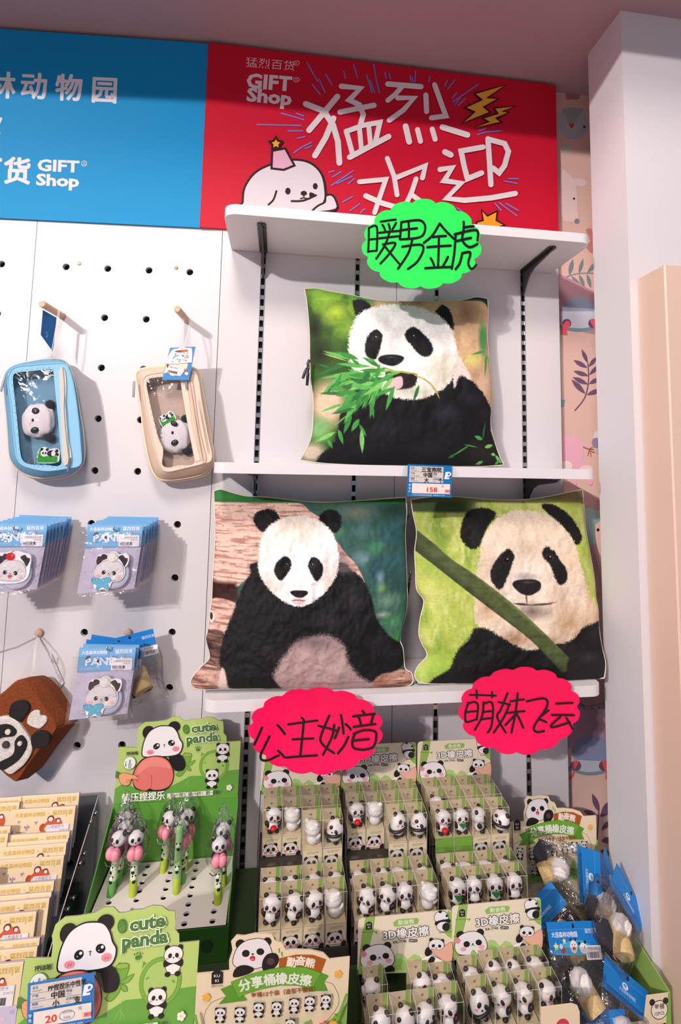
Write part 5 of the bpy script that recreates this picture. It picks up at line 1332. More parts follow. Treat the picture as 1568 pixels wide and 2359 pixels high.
# ------------------------------------------------------------------ bagged wooden toys with blue header card
def make_wood_pack(label, style):
    """blue header card, clear crumpled bag, a short log with a white woolly ball"""
    t = thing('wood_toy_pack', label, 'packaged toy', (0, 0, 0))
    k = .118 / 620; f = lambda x, y: ((x - 330) * k, (60 - y) * k)
    A = Art(f, 6e-5); A.slab([(0, 0), (620, 0), (620, 250), (0, 250)], .0016, (24, 124, 204), back=(24, 120, 200))
    A.rect(0, 60, 620, 63, (90, 170, 226)); A.ell(330, 36, 16, 20, (24, 34, 60))
    if style == 'front':
        A.text('大连森林动物园', 40, 118, 34, (226, 236, 246), .016); A.text('猛烈百货', 470, 92, 28, (206, 226, 244), .01)
        A.poly([(60, 250), (150, 170), (420, 150), (560, 250)], (60, 170, 220), 3)
        for x, y, q in ((80, 190, 36), (190, 150, 26)):
            A.poly([(x + (q if i % 2 == 0 else q * .5) * math.sin(i * .628), y - (q if i % 2 == 0 else q * .5) * math.cos(i * .628)) for i in range(10)], (240, 220, 150))
        A.ell(300, 196, 46, 50, (236, 226, 226)); A.ell(284, 180, 5, 6, (30, 26, 30)); A.ell(316, 180, 5, 6, (30, 26, 30)); A.rrect(284, 196, 318, 220, 6, (206, 60, 66)); A.ell(270, 140, 10, 12, (24, 26, 40)); A.ell(330, 140, 10, 12, (24, 26, 40))
        A.ell(420, 210, 52, 42, (236, 234, 238)); A.ell(372, 172, 14, 14, (24, 24, 34)); A.ell(448, 164, 14, 14, (24, 24, 34)); A.ell(440, 200, 7, 10, (28, 26, 34)); A.ell(160, 215, 24, 30, (220, 40, 50)); A.ell(140, 190, 20, 22, (180, 220, 240))
        A.rrect(440, 190, 640, 300, 8, (240, 236, 238)); A.text('熊猫玩具', 470, 222, 22, (120, 116, 126), 0)
        r_ = random.Random(2); x = 460
        while x < 600: w_ = r_.choice((3, 6, 8)); A.rect(x, 240, x + w_, 286, (50, 46, 60)); x += w_ + r_.choice((4, 6))
    else:
        A.rect(0, 195, 620, 197, (90, 170, 226)); A.ell(300, 110, 44, 26, (214, 230, 244)); A.ell(296, 106, 24, 12, (90, 160, 214)); A.text('大连森林动物园', 220, 165, 24, (206, 226, 244), .004)
    A.build('header_card', M['print'], t)
    rr = random.Random(len(label))
    Mx = Matrix.Rotation(R(62), 3, 'X') @ Matrix.Rotation(R(20), 3, 'Y')
    MB().lathe([(.001, -.026), (.0195, -.026), (.0215, -.023), (.0215, .022), (.020, .026), (.001, .026)], (*f(360, 560), .004), 24, M=Mx).build('wooden_log', M['straw'], t, False)
    MB().ell((*f(300, 450), .006), (.021, .021, .020), 24, 16, col=lin((232, 226, 224)), fn=lambda v: tuple(c * (1 + .06 * math.sin(11 * v[0] + 7 * v[2])) for c in v)).build('woolly_ball', M['fluff'], t, True, True)
    MB().prism([f(120, 560), f(420, 640), f(470, 700), f(200, 760), f(90, 680)], -.014, .004, col=lin((46, 40, 52))).build('dark_felt_piece', M['felt'], t, False, True)
    N = 16; mb = MB()
    for sg in (1, -1):
        V = []
        for j in range(N + 1):
            for i in range(N + 1):
                u, v = i / N, j / N; e = (1 - abs(2 * u - 1) ** 3) * (1 - abs(2 * v - 1) ** 3)
                x = -30 + 680 * u + 20 * math.sin(7 * v); y = 200 + 640 * v
                V.append((*f(x, y), sg * (.0004 + .023 * e ** .7 + .004 * e * math.sin(u * 15 + v * 9 + sg) * math.sin(v * 12 - 6 * u))))
        F = [(j * (N + 1) + i, j * (N + 1) + i + 1, (j + 1) * (N + 1) + i + 1, (j + 1) * (N + 1) + i) for j in range(N) for i in range(N)]
        mb.add(V, [tuple(reversed(q_)) if sg > 0 else q_ for q_ in F])
    mb.build('clear_bag', M['film'], t, False)
    return t


WOOD_F = make_wood_pack('bagged wooden toy with tilted blue header and white sticker, behind the lower panda packs', 'front'); WOOD_F['group'] = 'bagged wooden toys with blue headers'
WOOD_F.location = onleft(s + .022, z - .0005, .052); WOOD_F.rotation_euler = (Matrix.Rotation(BETA, 3, 'Z') @ Matrix.Rotation(R(90), 3, 'X') @ Matrix.Rotation(R(14), 3, 'Z')).to_euler()
hang(WOOD_F, s + .004, z - .003, .075, -9, 'bagged wooden toy with bright blue header, second from the wall on the lower hook', 'bagged wooden toys with blue headers')
hang(WOOD_F, s + .000, z - .005, .090, -5, 'bagged wooden toy with bright blue header, just behind the lower panda packs', 'bagged wooden toys with blue headers')


# ------------------------------------------------------------------ brown felt pouch
def c6(x, y, off=.06): return sl(x / 2.8, 1150 + y / 2.8, off)


fs0, fz0 = c6(110, 1480)
FP = thing('felt_pouch', 'brown felt pouch with felted panda face and white heart', 'pouch', onleft(fs0, fz0, 0), LROT)


def fl(pts, sm=5):
    q = [c6(x, y) for x, y in pts]; q = [(a - fs0, b - fz0) for a, b in q]; return catmull(q, sm) if sm else q


BR = lin((126, 60, 20))
front = fl([(150, 1150), (250, 1215), (325, 1325), (396, 1440), (330, 1535), (230, 1665), (140, 1792), (96, 1786), (20, 1720), (-80, 1620), (-170, 1460), (-80, 1335), (50, 1222)], 5)
n = len(front); mid = [(x * 1.03 + .012, y * 1.02 - .004) for x, y in front]; back = [(x * .97 + .022, y * .97 - .008) for x, y in front]
mb = MB(); V = [(x * .96, y * .96, .076) for x, y in front] + [(x, y, .070) for x, y in front] + [(x, y, .050) for x, y in mid] + [(x, y, .018) for x, y in back]
F = [tuple(reversed(range(n)))] if sum(front[i][0] * front[(i + 1) % n][1] - front[(i + 1) % n][0] * front[i][1] for i in range(n)) < 0 else [tuple(range(n))]
for l in range(3): F += [(l * n + i, l * n + (i + 1) % n, (l + 1) * n + (i + 1) % n, (l + 1) * n + i) for i in range(n)]
F.append(tuple(range(3 * n, 4 * n)))
mb.add(V, F, BR); mb.build('body', M['felt'], FP, False, True)
K_, W_ = lin((28, 26, 27)), lin((214, 208, 206))


def felt_bit(name, pts, z0, z1, col, sm=5, par=None):
    q = fl(pts, sm); c = (sum(p_[0] for p_ in q) / len(q), sum(p_[1] for p_ in q) / len(q)); n_ = len(q)
    V = [(x, y, z0) for x, y in q] + [(x, y, z1 - .0012) for x, y in q] + [(c[0] + (x - c[0]) * .93, c[1] + (y - c[1]) * .93, z1) for x, y in q]
    T = [tuple(f) for f in tessellate_polygon([[Vector((x, y, 0)) for x, y in q]])]
    F = [(l * n_ + i, l * n_ + (i + 1) % n_, (l + 1) * n_ + (i + 1) % n_, (l + 1) * n_ + i) for l in range(2) for i in range(n_)] + [tuple(i + 2 * n_ for i in f) for f in T]
    return MB().add(V, F, col).build(name, M['felt'], par or FP, False, True)


felt_bit('ear', [(95, 1370), (104, 1302), (150, 1275), (202, 1280), (223, 1322), (192, 1372), (155, 1406)], .074, .082, K_)
felt_bit('ear', [(238, 1492), (290, 1465), (342, 1480), (353, 1520), (332, 1562), (290, 1576), (234, 1562)], .074, .082, K_)
FACE = felt_bit('face', [(-60, 1420), (20, 1382), (80, 1372), (140, 1394), (190, 1458), (230, 1520), (238, 1590), (200, 1662), (158, 1702), (100, 1736), (40, 1692), (-30, 1622), (-100, 1540)], .074, .083, W_)
felt_bit('eye_patch', [(165, 1490), (190, 1494), (212, 1530), (205, 1572), (160, 1642), (90, 1692), (60, 1706), (25, 1692), (30, 1662), (110, 1620), (136, 1580), (138, 1520)], .080, .086, K_, 3, FACE)
felt_bit('eye_patch', [(0, 1440), (60, 1418), (110, 1424), (146, 1460), (130, 1490), (90, 1496), (50, 1502), (0, 1532), (-60, 1560), (-70, 1500)], .080, .086, K_, 3, FACE)
for x, y, r_ in ((97, 1462, 18), (172, 1535, 15)): felt_bit('eye', [(x + r_ * math.cos(a * .7854), y + r_ * math.sin(a * .7854)) for a in range(8)], .084, .089, W_, 2, FACE)
felt_bit('nose', [(80 + 22 * math.cos(a * .7854), 1545 + 22 * math.sin(a * .7854)) for a in range(8)], .081, .088, lin((70, 58, 56)), 2, FACE)
felt_bit('heart', [(205, 1420), (215, 1370), (245, 1340), (282, 1340), (290, 1368), (325, 1376), (328, 1410), (290, 1450), (256, 1448)], .073, .080, W_, 3)
A = Art(lambda x, y: (c6(x, y, .075)[0] - fs0, c6(x, y, .075)[1] - fz0), 5e-5)
A.slab([(188, 1082), (226, 1068), (312, 1268), (290, 1302)], .0005, (216, 212, 222))
for i in range(14): A.stroke([(222 + i * 5, 1120 + i * 11), (240 + i * 5 - (i % 3) * 3, 1112 + i * 11)], 2.5, (80, 76, 92), cap=False)
t = thing('barcode_tag', 'small white barcode tag tucked at the top of the brown felt pouch', 'tag', onleft(fs0, fz0, .004), LROT); A.build('tag_card', M['print'], t)
P = [onleft(*c6(x, y, o), o) for x, y, o in ((236, 880, .012), (222, 960, .05), (215, 1060, .07), (205, 1130, .07))]
mb = MB().tube(catmull([tuple(q_) for q_ in P], 4, False), .0006, 5); mb.tube(catmull([tuple(q_ + Vector((.003, 0, 0))) for q_ in P], 4, False), .0006, 5)
tag(mb.build('hanging_string', M['string']), 'thin white string from the bent hook down to the felt pouch', 'string')

# ------------------------------------------------------------------ counter and risers under the displays
tag(MB().bbox(-1.3, 0.790, -0.75, -0.004, 0.0, 0.40, .004).build('display_counter', M['counter']), 'dark counter under all the boxed displays at the bottom', 'counter')
tag(MB().bbox(-0.405, 0.525, -0.282, -0.006, 0.401, 0.605, .004).build('display_riser', pbr('riser_green', (48, 70, 38), .6)), 'dark riser block lifting the back row of trays and the pen display', 'riser')

# ------------------------------------------------------------------ clear rack of cream cards on the far left
RK = thing('acrylic_rack', 'stepped clear acrylic rack full of cream picture cards, bottom left', 'display rack', (0, 0, 0))
sec = [(-0.012, 0.790), (-0.300, 0.630), (-0.345, 0.560), (-0.345, 0.402), (-0.012, 0.402)]
mb = MB(); mb.prism(sec, -.432, -.428, lambda a, b, c: (c, a, b)); mb.build('side_panel', M['acrylic'], RK)
MB().tube([(-.430, -0.012, .7905), (-.430, -.300, .6305), (-.430, -.345, .5605)], .0011, 6).build('polished_edge', pbr('acrylic_edge', (196, 176, 172), .25), RK)
mb = MB()
for k in range(4):
    y = -.045 - .068 * k; z = .735 - .062 * k
    mb.box(-1.0, -.433, y - .060, y + .004, z - .10, z - .097); mb.box(-1.0, -.433, y - .061, y - .058, z - .10, z - .06)
mb.build('step', M['acrylic'], RK)
MB().box(-1.0, -.433, -.006, -.004, .402, .79).build('back_panel', M['acrylic'], RK)
MB().box(-1.0, -.433, -.345, -.006, .402, .408).build('base_panel', pbr('smoked_base', (60, 58, 60), .3), RK)
for px, py in ((218, 1874), (207, 1893), (192, 1967), (183, 1989), (167, 2069), (154, 2095)):
    p = at(px, py, X=-.4275); MB().lathe([(.0042, 0), (.0042, .003), (.0035, .0045), (.0005, .005)], tuple(p), 14, M=Matrix.Rotation(R(90), 3, 'Y')).build('stud', M['steel'], RK, True)

CK = .129 / 875


def make_card(label, sticker):
    t = thing('picture_card', label, 'card', (0, 0, 0))
    f = lambda x, y: ((x - 875) * CK, -y * CK)
    A = Art(f, 5e-5); A.slab([(0, 0), (875, 0), (875, 700), (0, 700)], .0022, (238, 216, 178), back=(226, 202, 168)); A.rect(0, 0, 875, 14, (246, 230, 198))
    GD = (212, 176, 84)
    A.text('大连森林动物园', 40, 100, 44, GD, .02, sx=.98); A.text('×', 492, 96, 36, GD, .01); A.text('猛烈百货', 560, 96, 46, GD, .022, sx=1.12)
    VI = (142, 122, 196)
    for x, y, q in ((110, 160, 22), (230, 235, 38), (350, 180, 24)):
        A.poly([(x, y), (x - q, y - q * .6), (x - q * .8, y + q * .4)], VI); A.poly([(x, y), (x + q, y - q * .5), (x + q * .7, y + q * .3)], VI); A.poly([(x, y), (x - q * .5, y + q), (x + q * .4, y + q * .9)], (166, 146, 210)); A.poly([(x, y), (x, y - q), (x + q * .4, y - q * .6)], (166, 146, 210))
    A.stroke([(90, 290), (220, 290)], 5, (120, 104, 80))
    A.ell(450, 250, 46, 54, (176, 82, 44)); RD = (206, 92, 54)
    A.poly([(440, 340), (440, 280), (470, 210), (520, 160), (600, 140), (680, 160), (710, 210), (700, 300), (690, 420), (450, 420)], RD, 3)
    for x, y, q in ((545, 140, 46), (655, 165, 34)): A.ell(x, y, q, q * .9, (110, 52, 40), -20 if x < 600 else 20); A.ell(x + 2, y + 8, q * .68, q * .62, (246, 222, 226))
    A.ell(500, 260, 22, 30, (240, 216, 200), 30); A.ell(600, 250, 20, 22, (240, 216, 200)); A.ell(500, 330, 34, 40, (222, 140, 96)); A.ell(545, 240, 8, 10, (60, 34, 30)); A.ell(630, 240, 8, 10, (60, 34, 30)); A.ell(585, 275, 9, 6, (50, 30, 28))
    A.text('小熊猫主题珍藏贺卡', 90, 362, 30, (226, 164, 84), .008); A.poly([(20, 330), (36, 312), (34, 350)], (206, 70, 50)); A.ell(760, 110, 5, 8, GD); A.ell(800, 90, 5, 8, GD)
    A.rect(0, 420, 875, 700, (206, 196, 220))
    for i in range(9): A.ell(60 + i * 95, 480 + (i % 2) * 60, 26, 22, (232, 196, 214) if i % 2 else (190, 176, 214))
    if sticker:
        A.rrect(505, 215, 815, 420, 8, (238, 232, 238)); A.text('小熊猫贺卡', 525, 258, 32, (110, 106, 120)); A.text('20.00 元', 690, 300, 24, (130, 126, 140)); r_ = random.Random(3); x = 525
        while x < 730: w_ = r_.choice((4, 7, 10)); A.rect(x, 330, x + w_, 405, (66, 62, 78)); x += w_ + r_.choice((5, 7))
    A.build('printed_face', M['print'], t)
    MB().box(-875 * CK, 0, -.097, -.001, -.0075, -.0024).build('inner_sheets', pbr('lavender_paper', (190, 180, 206), .6), t)
    return t


CARD0 = make_card('cream picture card, rearmost of the near column in the clear rack', False)
CARD1 = make_card('cream picture card with white barcode sticker, second row of the clear rack', True)
rows_yz = [(-.048, .8215, 0), (-.067, .805, 1), (-.094, .770, 0), (-.101, .760, 0), (-.1085, .7565, 0), (-.118, .738, 1), (-.163, .7215, 0), (-.173, .7085, 0), (-.182, .704, 0), (-.1985, .694, 1), (-.216, .660, 0), (-.2245, .652, 0), (-.241, .642, 1)]
TIL = R(80)
for k, (y, z, st) in enumerate(rows_yz):
    src = CARD1 if st else CARD0
    xr_ = -.460 - (.016 if k in (9, 12) else 0)
    lab = 'cream card%s, %s row from back, right column of clear rack' % (' with barcode sticker' if st else '', ORD[k] if k < 12 else 'front')
    if src is CARD0 and k == 0 or src is CARD1 and k == 1:
        src.location = (xr_, y, z); src.rotation_euler = (TIL, 0, 0); src['group'] = 'cream cards in the clear rack'; src['label'] = lab
    else: copy_thing(src, (xr_, y, z), (TIL, 0, 0), lab, 'cream cards in the clear rack')
for k, (y, z) in enumerate(((-.050, .8215), (-.058, .815), (-.092, .787), (-.100, .778), (-.142, .738), (-.150, .730), (-.20, .69))):
    copy_thing(CARD0, (-.580, y, z), (TIL, 0, 0), 'cream card cut off by picture edge, %s row from back of clear rack' % ORD[k], 'cream cards in the clear rack')

# ------------------------------------------------------------------ cute panda pen displays (traced from a crop at 3.733 x)
GRN, LGT, DKG = (104, 164, 66), (182, 206, 118), (60, 112, 42)
PW_ = .2735
PKK = PW_ / 1058.0


def pf(x, y): return ((x - 855 + (y - 400) * .012) * PKK, (850 - (y + (x - 855) * .014)) * PKK * .965)


def little_panda(A, cx, cy, s, pose=0, K=(30, 28, 30), W=(240, 236, 236)):
    """small drawn panda: pose 0 facing, 1 arms folded, 2 seen from the back"""
    A.ell(cx, cy + 52 * s, 38 * s, 42 * s, W, line=K, lw=3 * s)
    if pose == 1: A.poly([(cx - 48 * s, cy + 26 * s), (cx, cy + 14 * s), (cx + 48 * s, cy + 26 * s), (cx + 46 * s, cy + 60 * s), (cx, cy + 44 * s), (cx - 46 * s, cy + 58 * s)], K, 3)
    else:
        A.ell(cx - 36 * s, cy + 48 * s, 13 * s, 24 * s, K, 20); A.ell(cx + 36 * s, cy + 48 * s, 13 * s, 24 * s, K, -20)
    A.ell(cx - 26 * s, cy + 92 * s, 16 * s, 13 * s, K); A.ell(cx + 26 * s, cy + 92 * s, 16 * s, 13 * s, K)
    A.ell(cx - 34 * s, cy - 32 * s, 15 * s, 15 * s, K); A.ell(cx + 34 * s, cy - 32 * s, 15 * s, 15 * s, K)
    A.ell(cx, cy, 48 * s, 40 * s, W, line=K, lw=3 * s)
    if pose != 2:
        A.ell(cx - 18 * s, cy + 4 * s, 10 * s, 12 * s, K, 20); A.ell(cx + 18 * s, cy + 4 * s, 10 * s, 12 * s, K, -20); A.ell(cx, cy + 14 * s, 5 * s, 3 * s, K)
        A.ell(cx - 32 * s, cy + 18 * s, 8 * s, 5 * s, (240, 160, 170)); A.ell(cx + 32 * s, cy + 18 * s, 8 * s, 5 * s, (240, 160, 170))


def pen_display(label):
    t = thing('pen_display', label, 'display box', (0, 0, 0), (0, 0, 0), 'green cute panda pen displays')
    A = Art(pf, 4e-5); K = (26, 25, 28)
    out = [(318, 850), (345, 362), (497, 372), (500, 300), (490, 250), (505, 190), (560, 150), (640, 150), (740, 140), (790, 112), (850, 115), (885, 150), (920, 152), (980, 140), (1030, 140), (1090, 122), (1150, 130), (1190, 160), (1232, 165), (1240, 220), (1240, 270), (1266, 300), (1270, 350), (1395, 348), (1380, 840)]
    A.slab(out, .0022, LGT, back=(150, 146, 130))
    A.poly([(325, 720), (380, 685), (440, 690), (560, 760), (760, 740), (860, 690), (960, 640), (1060, 640), (1160, 640), (1280, 605), (1388, 600), (1380, 842), (318, 850)], GRN, 0)
    A.ell(420, 740, 40, 6, (86, 146, 60), 20); A.stroke([(340, 750), (380, 720), (410, 745)], 4, (140, 186, 90)); A.stroke([(900, 740), (930, 690), (960, 740)], 4, (140, 186, 90)); A.stroke([(935, 750), (940, 640)], 5, (130, 178, 84))
    # bamboo, ring of bamboo
    A.poly([(890, 450), (925, 436), (968, 446), (960, 500), (915, 600), (870, 640), (835, 620), (860, 590)], (120, 168, 66), 2, (90, 132, 50), 5); A.ell(928, 452, 38, 14, (140, 184, 84), line=(90, 132, 50), lw=4)
    for l in (((920, 545), (960, 515), (1002, 502), (970, 545)), ((925, 555), (955, 560), (968, 590), (940, 590))): A.poly(l, (126, 172, 72), 2, (90, 132, 50), 4)
    A.stroke([(1165 + 118 * math.cos(R(a)), 555 + 125 * math.sin(R(a))) for a in range(0, 360, 15)], 26, (96, 150, 52), closed=True); A.stroke([(1165 + 118 * math.cos(R(a)), 555 + 125 * math.sin(R(a))) for a in range(0, 360, 15)], 20, (124, 172, 66), closed=True)
    A.ell(1165, 555, 104, 112, (170, 200, 110)); A.poly([(1060, 450), (1045, 436), (1064, 440)], (100, 150, 60)); A.ell(1085, 530, 12, 7, (120, 168, 70), -30); A.ell(1245, 560, 14, 8, (120, 168, 70), 40); A.stroke([(1050, 470), (1056, 440)], 4, (110, 156, 60)); A.stroke([(1056, 455), (1072, 445)], 4, (110, 156, 60))
    little_panda(A, 1238, 410, 1.18, 1); little_panda(A, 1150, 635, 1.15, 1)
    # big panda
    A.ell(865, 520, 50, 66, K, -20); A.poly([(770, 455), (860, 440), (900, 480), (915, 540), (895, 580), (840, 585), (810, 550)], K, 3)
    A.ell(590, 240, 52, 58, K); A.ell(808, 196, 52, 48, K)
    A.poly([(545, 440), (542, 380), (560, 300), (600, 230), (670, 190), (740, 186), (800, 200), (840, 250), (860, 305), (885, 345), (880, 400), (850, 440), (780, 455), (660, 455), (590, 455)], (240, 236, 240), 3, K, 9)
    for x, y, r_ in ((663, 363, 25), (790, 338, 22)):
        A.ell(x, y, 30, 26, K, -40 if x < 700 else 20); A.ell(x + 10, y - 8, 9, 9, (244, 244, 248)); A.ell(x - 9, y + 9, 4, 4, (200, 200, 206))
    A.stroke([(722, 350), (734, 348), (729, 362), (731, 370)], 5, K)
    A.ell(612, 412, 32, 22, (240, 150, 160)); A.ell(830, 390, 32, 24, (240, 150, 160))
    for x, y in ((604, 414), (618, 414), (822, 392), (836, 392)): A.stroke([(x, y + 6), (x + 5, y - 6)], 4, (190, 60, 80))
    A.poly([(470, 640), (472, 590), (500, 520), (550, 465), (620, 445), (700, 446), (770, 480), (810, 550), (820, 620), (800, 700), (740, 748), (640, 750), (560, 745), (490, 712)], K, 3)
    A.poly([(478, 630), (486, 570), (520, 510), (570, 466), (640, 450), (720, 462), (780, 510), (812, 590), (812, 650), (785, 710), (720, 738), (650, 738), (620, 724), (580, 742), (510, 715), (480, 670)], (226, 120, 112), 3, (170, 70, 70), 4)
    A.poly([(560, 480), (640, 458), (740, 480), (790, 560), (700, 540), (600, 540), (510, 600), (520, 530)], (236, 142, 130), 3)
    A.stroke([(628, 610), (634, 670), (624, 722)], 7, (190, 84, 84), smooth=3)
    A.poly([(330, 560), (380, 590), (380, 630), (326, 620)], (70, 130, 50)); A.poly([(355, 600), (390, 582), (440, 590), (520, 620), (510, 640), (460, 636), (450, 680), (410, 690), (370, 665)], (236, 166, 124), 2, (150, 80, 60), 4); A.stroke([(420, 640), (450, 650)], 4, (150, 80, 60)); A.stroke([(420, 660), (444, 668)], 4, (150, 80, 60)); A.stroke([(500, 625), (520, 610)], 4, (120, 50, 50)); A.stroke([(505, 645), (520, 660)], 4, (120, 50, 50))
    A.ell(441, 497, 50, 54, (236, 240, 232), line=(90, 130, 60), lw=3); A.rrect(430, 500, 458, 546, 4, (176, 180, 186)); A.rrect(437, 468, 451, 500, 3, (150, 154, 160)); A.stroke([(410, 480), (410, 520)], 4, (60, 60, 66)); A.poly([(402, 512), (418, 512), (410, 526)], (60, 60, 66))
    A.text('按动笔', 410, 428, 24, (50, 60, 46), .02, 2)
    # lettering
    for c_, b_ in (((236, 244, 222), .085), ((76, 122, 62), .034)):
        A.text('cute', 960, 252, 78, c_, b_, 4, sx=1.16); A.text('panda', 918, 345, 78, c_, b_, 3, sx=1.10)
    A.poly([(905, 180), (930, 200), (936, 236), (915, 258), (890, 235), (888, 200)], (90, 146, 66), 3, (60, 100, 44), 4); A.stroke([(894, 225), (930, 205)], 3, (60, 100, 44)); A.stroke([(892, 205), (920, 190)], 3, (60, 100, 44))
    A.ell(1020, 402, 16, 13, (70, 130, 56)); A.ell(1000, 382, 5, 6, (70, 130, 56)); A.ell(1018, 376, 5, 6, (70, 130, 56)); A.ell(1036, 382, 5, 6, (70, 130, 56))
    for a in range(5): A.ell(1305 + 16 * math.cos(a * 1.2566), 746 + 16 * math.sin(a * 1.2566), 12, 12, (240, 236, 222))
    A.ell(1305, 746, 6, 6, (236, 200, 80))
    A.text('解压捏捏乐', 388, 822, 56, (240, 242, 232), .022, 1.2, sx=.94)
    A.poly([(772, 772), (1165, 764), (1165, 804), (772, 812)], (230, 236, 214)); A.text('捏一捏！挤一挤！戳一戳！', 796, 804, 26, (80, 90, 70), .012, 1.2, sx=1.06)
    o = A.build('header_card', M['print'], t); o.location = (0, 0, .187); o.rotation_euler = (R(90), 0, 0)
    W = PW_ / 2 + .001; D = .186; HF = .062
    MB().box(-W, W, .0005, .0025, 0, .187).build('back_panel', pbr('display_green', (92, 158, 58), .5), t)
    for s in (-1, 1):
        pts = [(0, 0), (0, .182), (-D, HF + .004), (-D, 0)]
        MB().prism(pts, -.001, .001, lambda a, b, c: (s * W + c, a, b)).build('side_panel', pbr('display_side_green', (74, 138, 48), .5), t)
    A = Art(dz=6e-5); A.slab([(-W, 0), (W, 0), (W, HF), (-W, HF)], .002, (44, 92, 34)); A.text('捏一捏', .0, .02, .018, (70, 120, 56), .02, 0, 'c', up=1); A.ell(-.09, .04, .014, .012, (30, 60, 26)); A.ell(.1, .03, .012, .012, (30, 60, 26))
    o = A.build('front_panel', M['print'], t); o.location = (0, -D - .002, 0); o.rotation_euler = (R(90), 0, 0)
    # white inlay with real holes
    mb = MB(); cw = 2 * (W - .004) / 5; n_r = 8; cd = (D - .004) / n_r
    for i in range(5):
        for j in range(n_r):
            cx, cy = -W + .004 + cw * (i + .5), -.002 - cd * (j + .5); hr = .0060
            an = sorted([2 * math.pi * k / 20 for k in range(20)] + [math.atan2(sy * cd, sx * cw) % (2 * math.pi) for sx in (-1, 1) for sy in (-1, 1)]); n = len(an); V = []
            for a in an:
                c, q = math.cos(a), math.sin(a); k = min(cw / 2 / abs(c) if abs(c) > 1e-9 else 9, cd / 2 / abs(q) if abs(q) > 1e-9 else 9); V.append((cx + c * k, cy + q * k, HF))
            V += [(cx + hr * math.cos(a), cy + hr * math.sin(a), HF) for a in an] + [(cx + hr * math.cos(a), cy + hr * math.sin(a), HF - .004) for a in an]
            F = []
            for k in range(n): l = (k + 1) % n; F += [(k, l, n + l, n + k), (n + k, n + l, 2 * n + l, 2 * n + k)]
            mb.add(V, F)
    mb.build('holed_inlay', pbr('white_inlay', (232, 226, 224), .5), t)
    MB().box(-W + .002, W - .002, -D + .002, 0, .003, .006).build('bottom_panel', pbr('box_bottom', (96, 62, 50), .8), t)
    return t, cw, cd, W


PD, cw, cd, PWH = pen_display('green cute panda pen display at the back with pens standing in it')
PDX = float((at(260, 1987, Y=-.06)[0] + at(533, 1987, Y=-.06)[0]) / 2)
PD.location = (PDX, -.052, .606)
PD2 = copy_thing(PD, (float(at(236, 2300, Y=-.40)[0]) + .006, -.398, .456), (0, 0, 0), 'green cute panda pen display in front, only its header card showing')
for c in PD2.children:
    if c.name.startswith("header_card"): c.rotation_euler = (R(84), 0, 0)
FLZ = .606 + .062


def make_pen(label, g0, g1):
    t = thing('novelty_pen', label, 'pen', (0, 0, 0), (0, 0, 0), 'panda pens standing in the green display')
    mb = MB(); n = 16; prof = [(.0070, -.02), (.0078, -.005), (.0078, .026), (.0076, .070), (.006, .076)]
    mb.lathe(prof, (0, 0, 0), n)
    cols = []
    for i in range(len(prof) - 1):
        c = [g0, g0, (206, 226, 190), g1][i]; cols += [lin(c)] * n
    cols += [lin(g0), lin(g1)]; mb.C = cols
    for z, a in ((.030, -1.5), (.047, -1.9)):
        for dx, dz, r_, c in ((0, 0, .0048, (238, 236, 234)), (-.003, .004, .002, (26, 26, 28)), (.003, .004, .002, (26, 26, 28)), (0, -.006, .004, (28, 28, 30)), (-.0016, 0, .0012, (26, 26, 28)), (.0016, 0, .0012, (26, 26, 28))):
            an = a + dx / .0078; mb.ell((.0074 * math.cos(an), .0074 * math.sin(an), z + dz), (r_ * .9, .0012, r_), 8, 6, M=Matrix.Rotation(an + math.pi / 2, 3, 'Z'), col=lin(c))
    mb.build('barrel', M['plain'], t, True, True)
    K = lin((30, 28, 32)); W_ = lin((236, 232, 236)); P = lin((248, 150, 172))
    hd = MB().ell((0, 0, .101), (.0158, .0140, .0140), 20, 14, col=W_).build('panda_head', M['plain'], t, True, True)
    for s in (-1, 1):
        MB().ell((s * .0122, .001, .1125), (.0054, .0038, .0054), 10, 8, col=K).build('ear', M['plain'], hd, True, True)
        MB().ell((s * .0060, -.0128, .1025), (.0034, .0018, .0042), 10, 8, col=K).build('eye', M['plain'], hd, True, True)
    MB().ell((0, -.0142, .098), (.0018, .0012, .0012), 8, 6, col=K).build('nose', M['plain'], hd, True, True)
    MB().ell((0, .001, .081), (.0158, .0115, .0140), 16, 12, col=K).build('panda_body', M['plain'], t, True, True)
    mb = MB(); mb.ell((-.0060, -.0115, .0775), (.0100, .0105, .0128), 18, 12, col=P); mb.ell((.0060, -.0115, .0775), (.0100, .0105, .0128), 18, 12, col=P); mb.build('pink_peach', M['plain'], t, True, True)
    # pointed clear bag tied under the topper
    N = 14; prof = [(.0090, .046), (.0084, .051), (.016, .060), (.024, .074), (.0255, .092), (.020, .114), (.012, .136), (.0022, .154)]; V = []
    for i, (r_, z) in enumerate(prof):
        for j in range(N):
            a = 2 * math.pi * j / N; q = r_ * (1 + .12 * math.sin(5 * a + i * 1.7)); V.append((q * math.cos(a) * 1.05, q * math.sin(a) * .72, z))
    F = [(i * N + j, i * N + (j + 1) % N, (i + 1) * N + (j + 1) % N, (i + 1) * N + j) for i in range(len(prof) - 1) for j in range(N)]
    mesh('clear_bag', V, F, M['film'], t)
    MB().tube([(-.004, -.0088, .053), (-.012, -.011, .052), (-.019, -.010, .058)], .0010, 6).build('twist_tie', M['steel'], t)
    return t


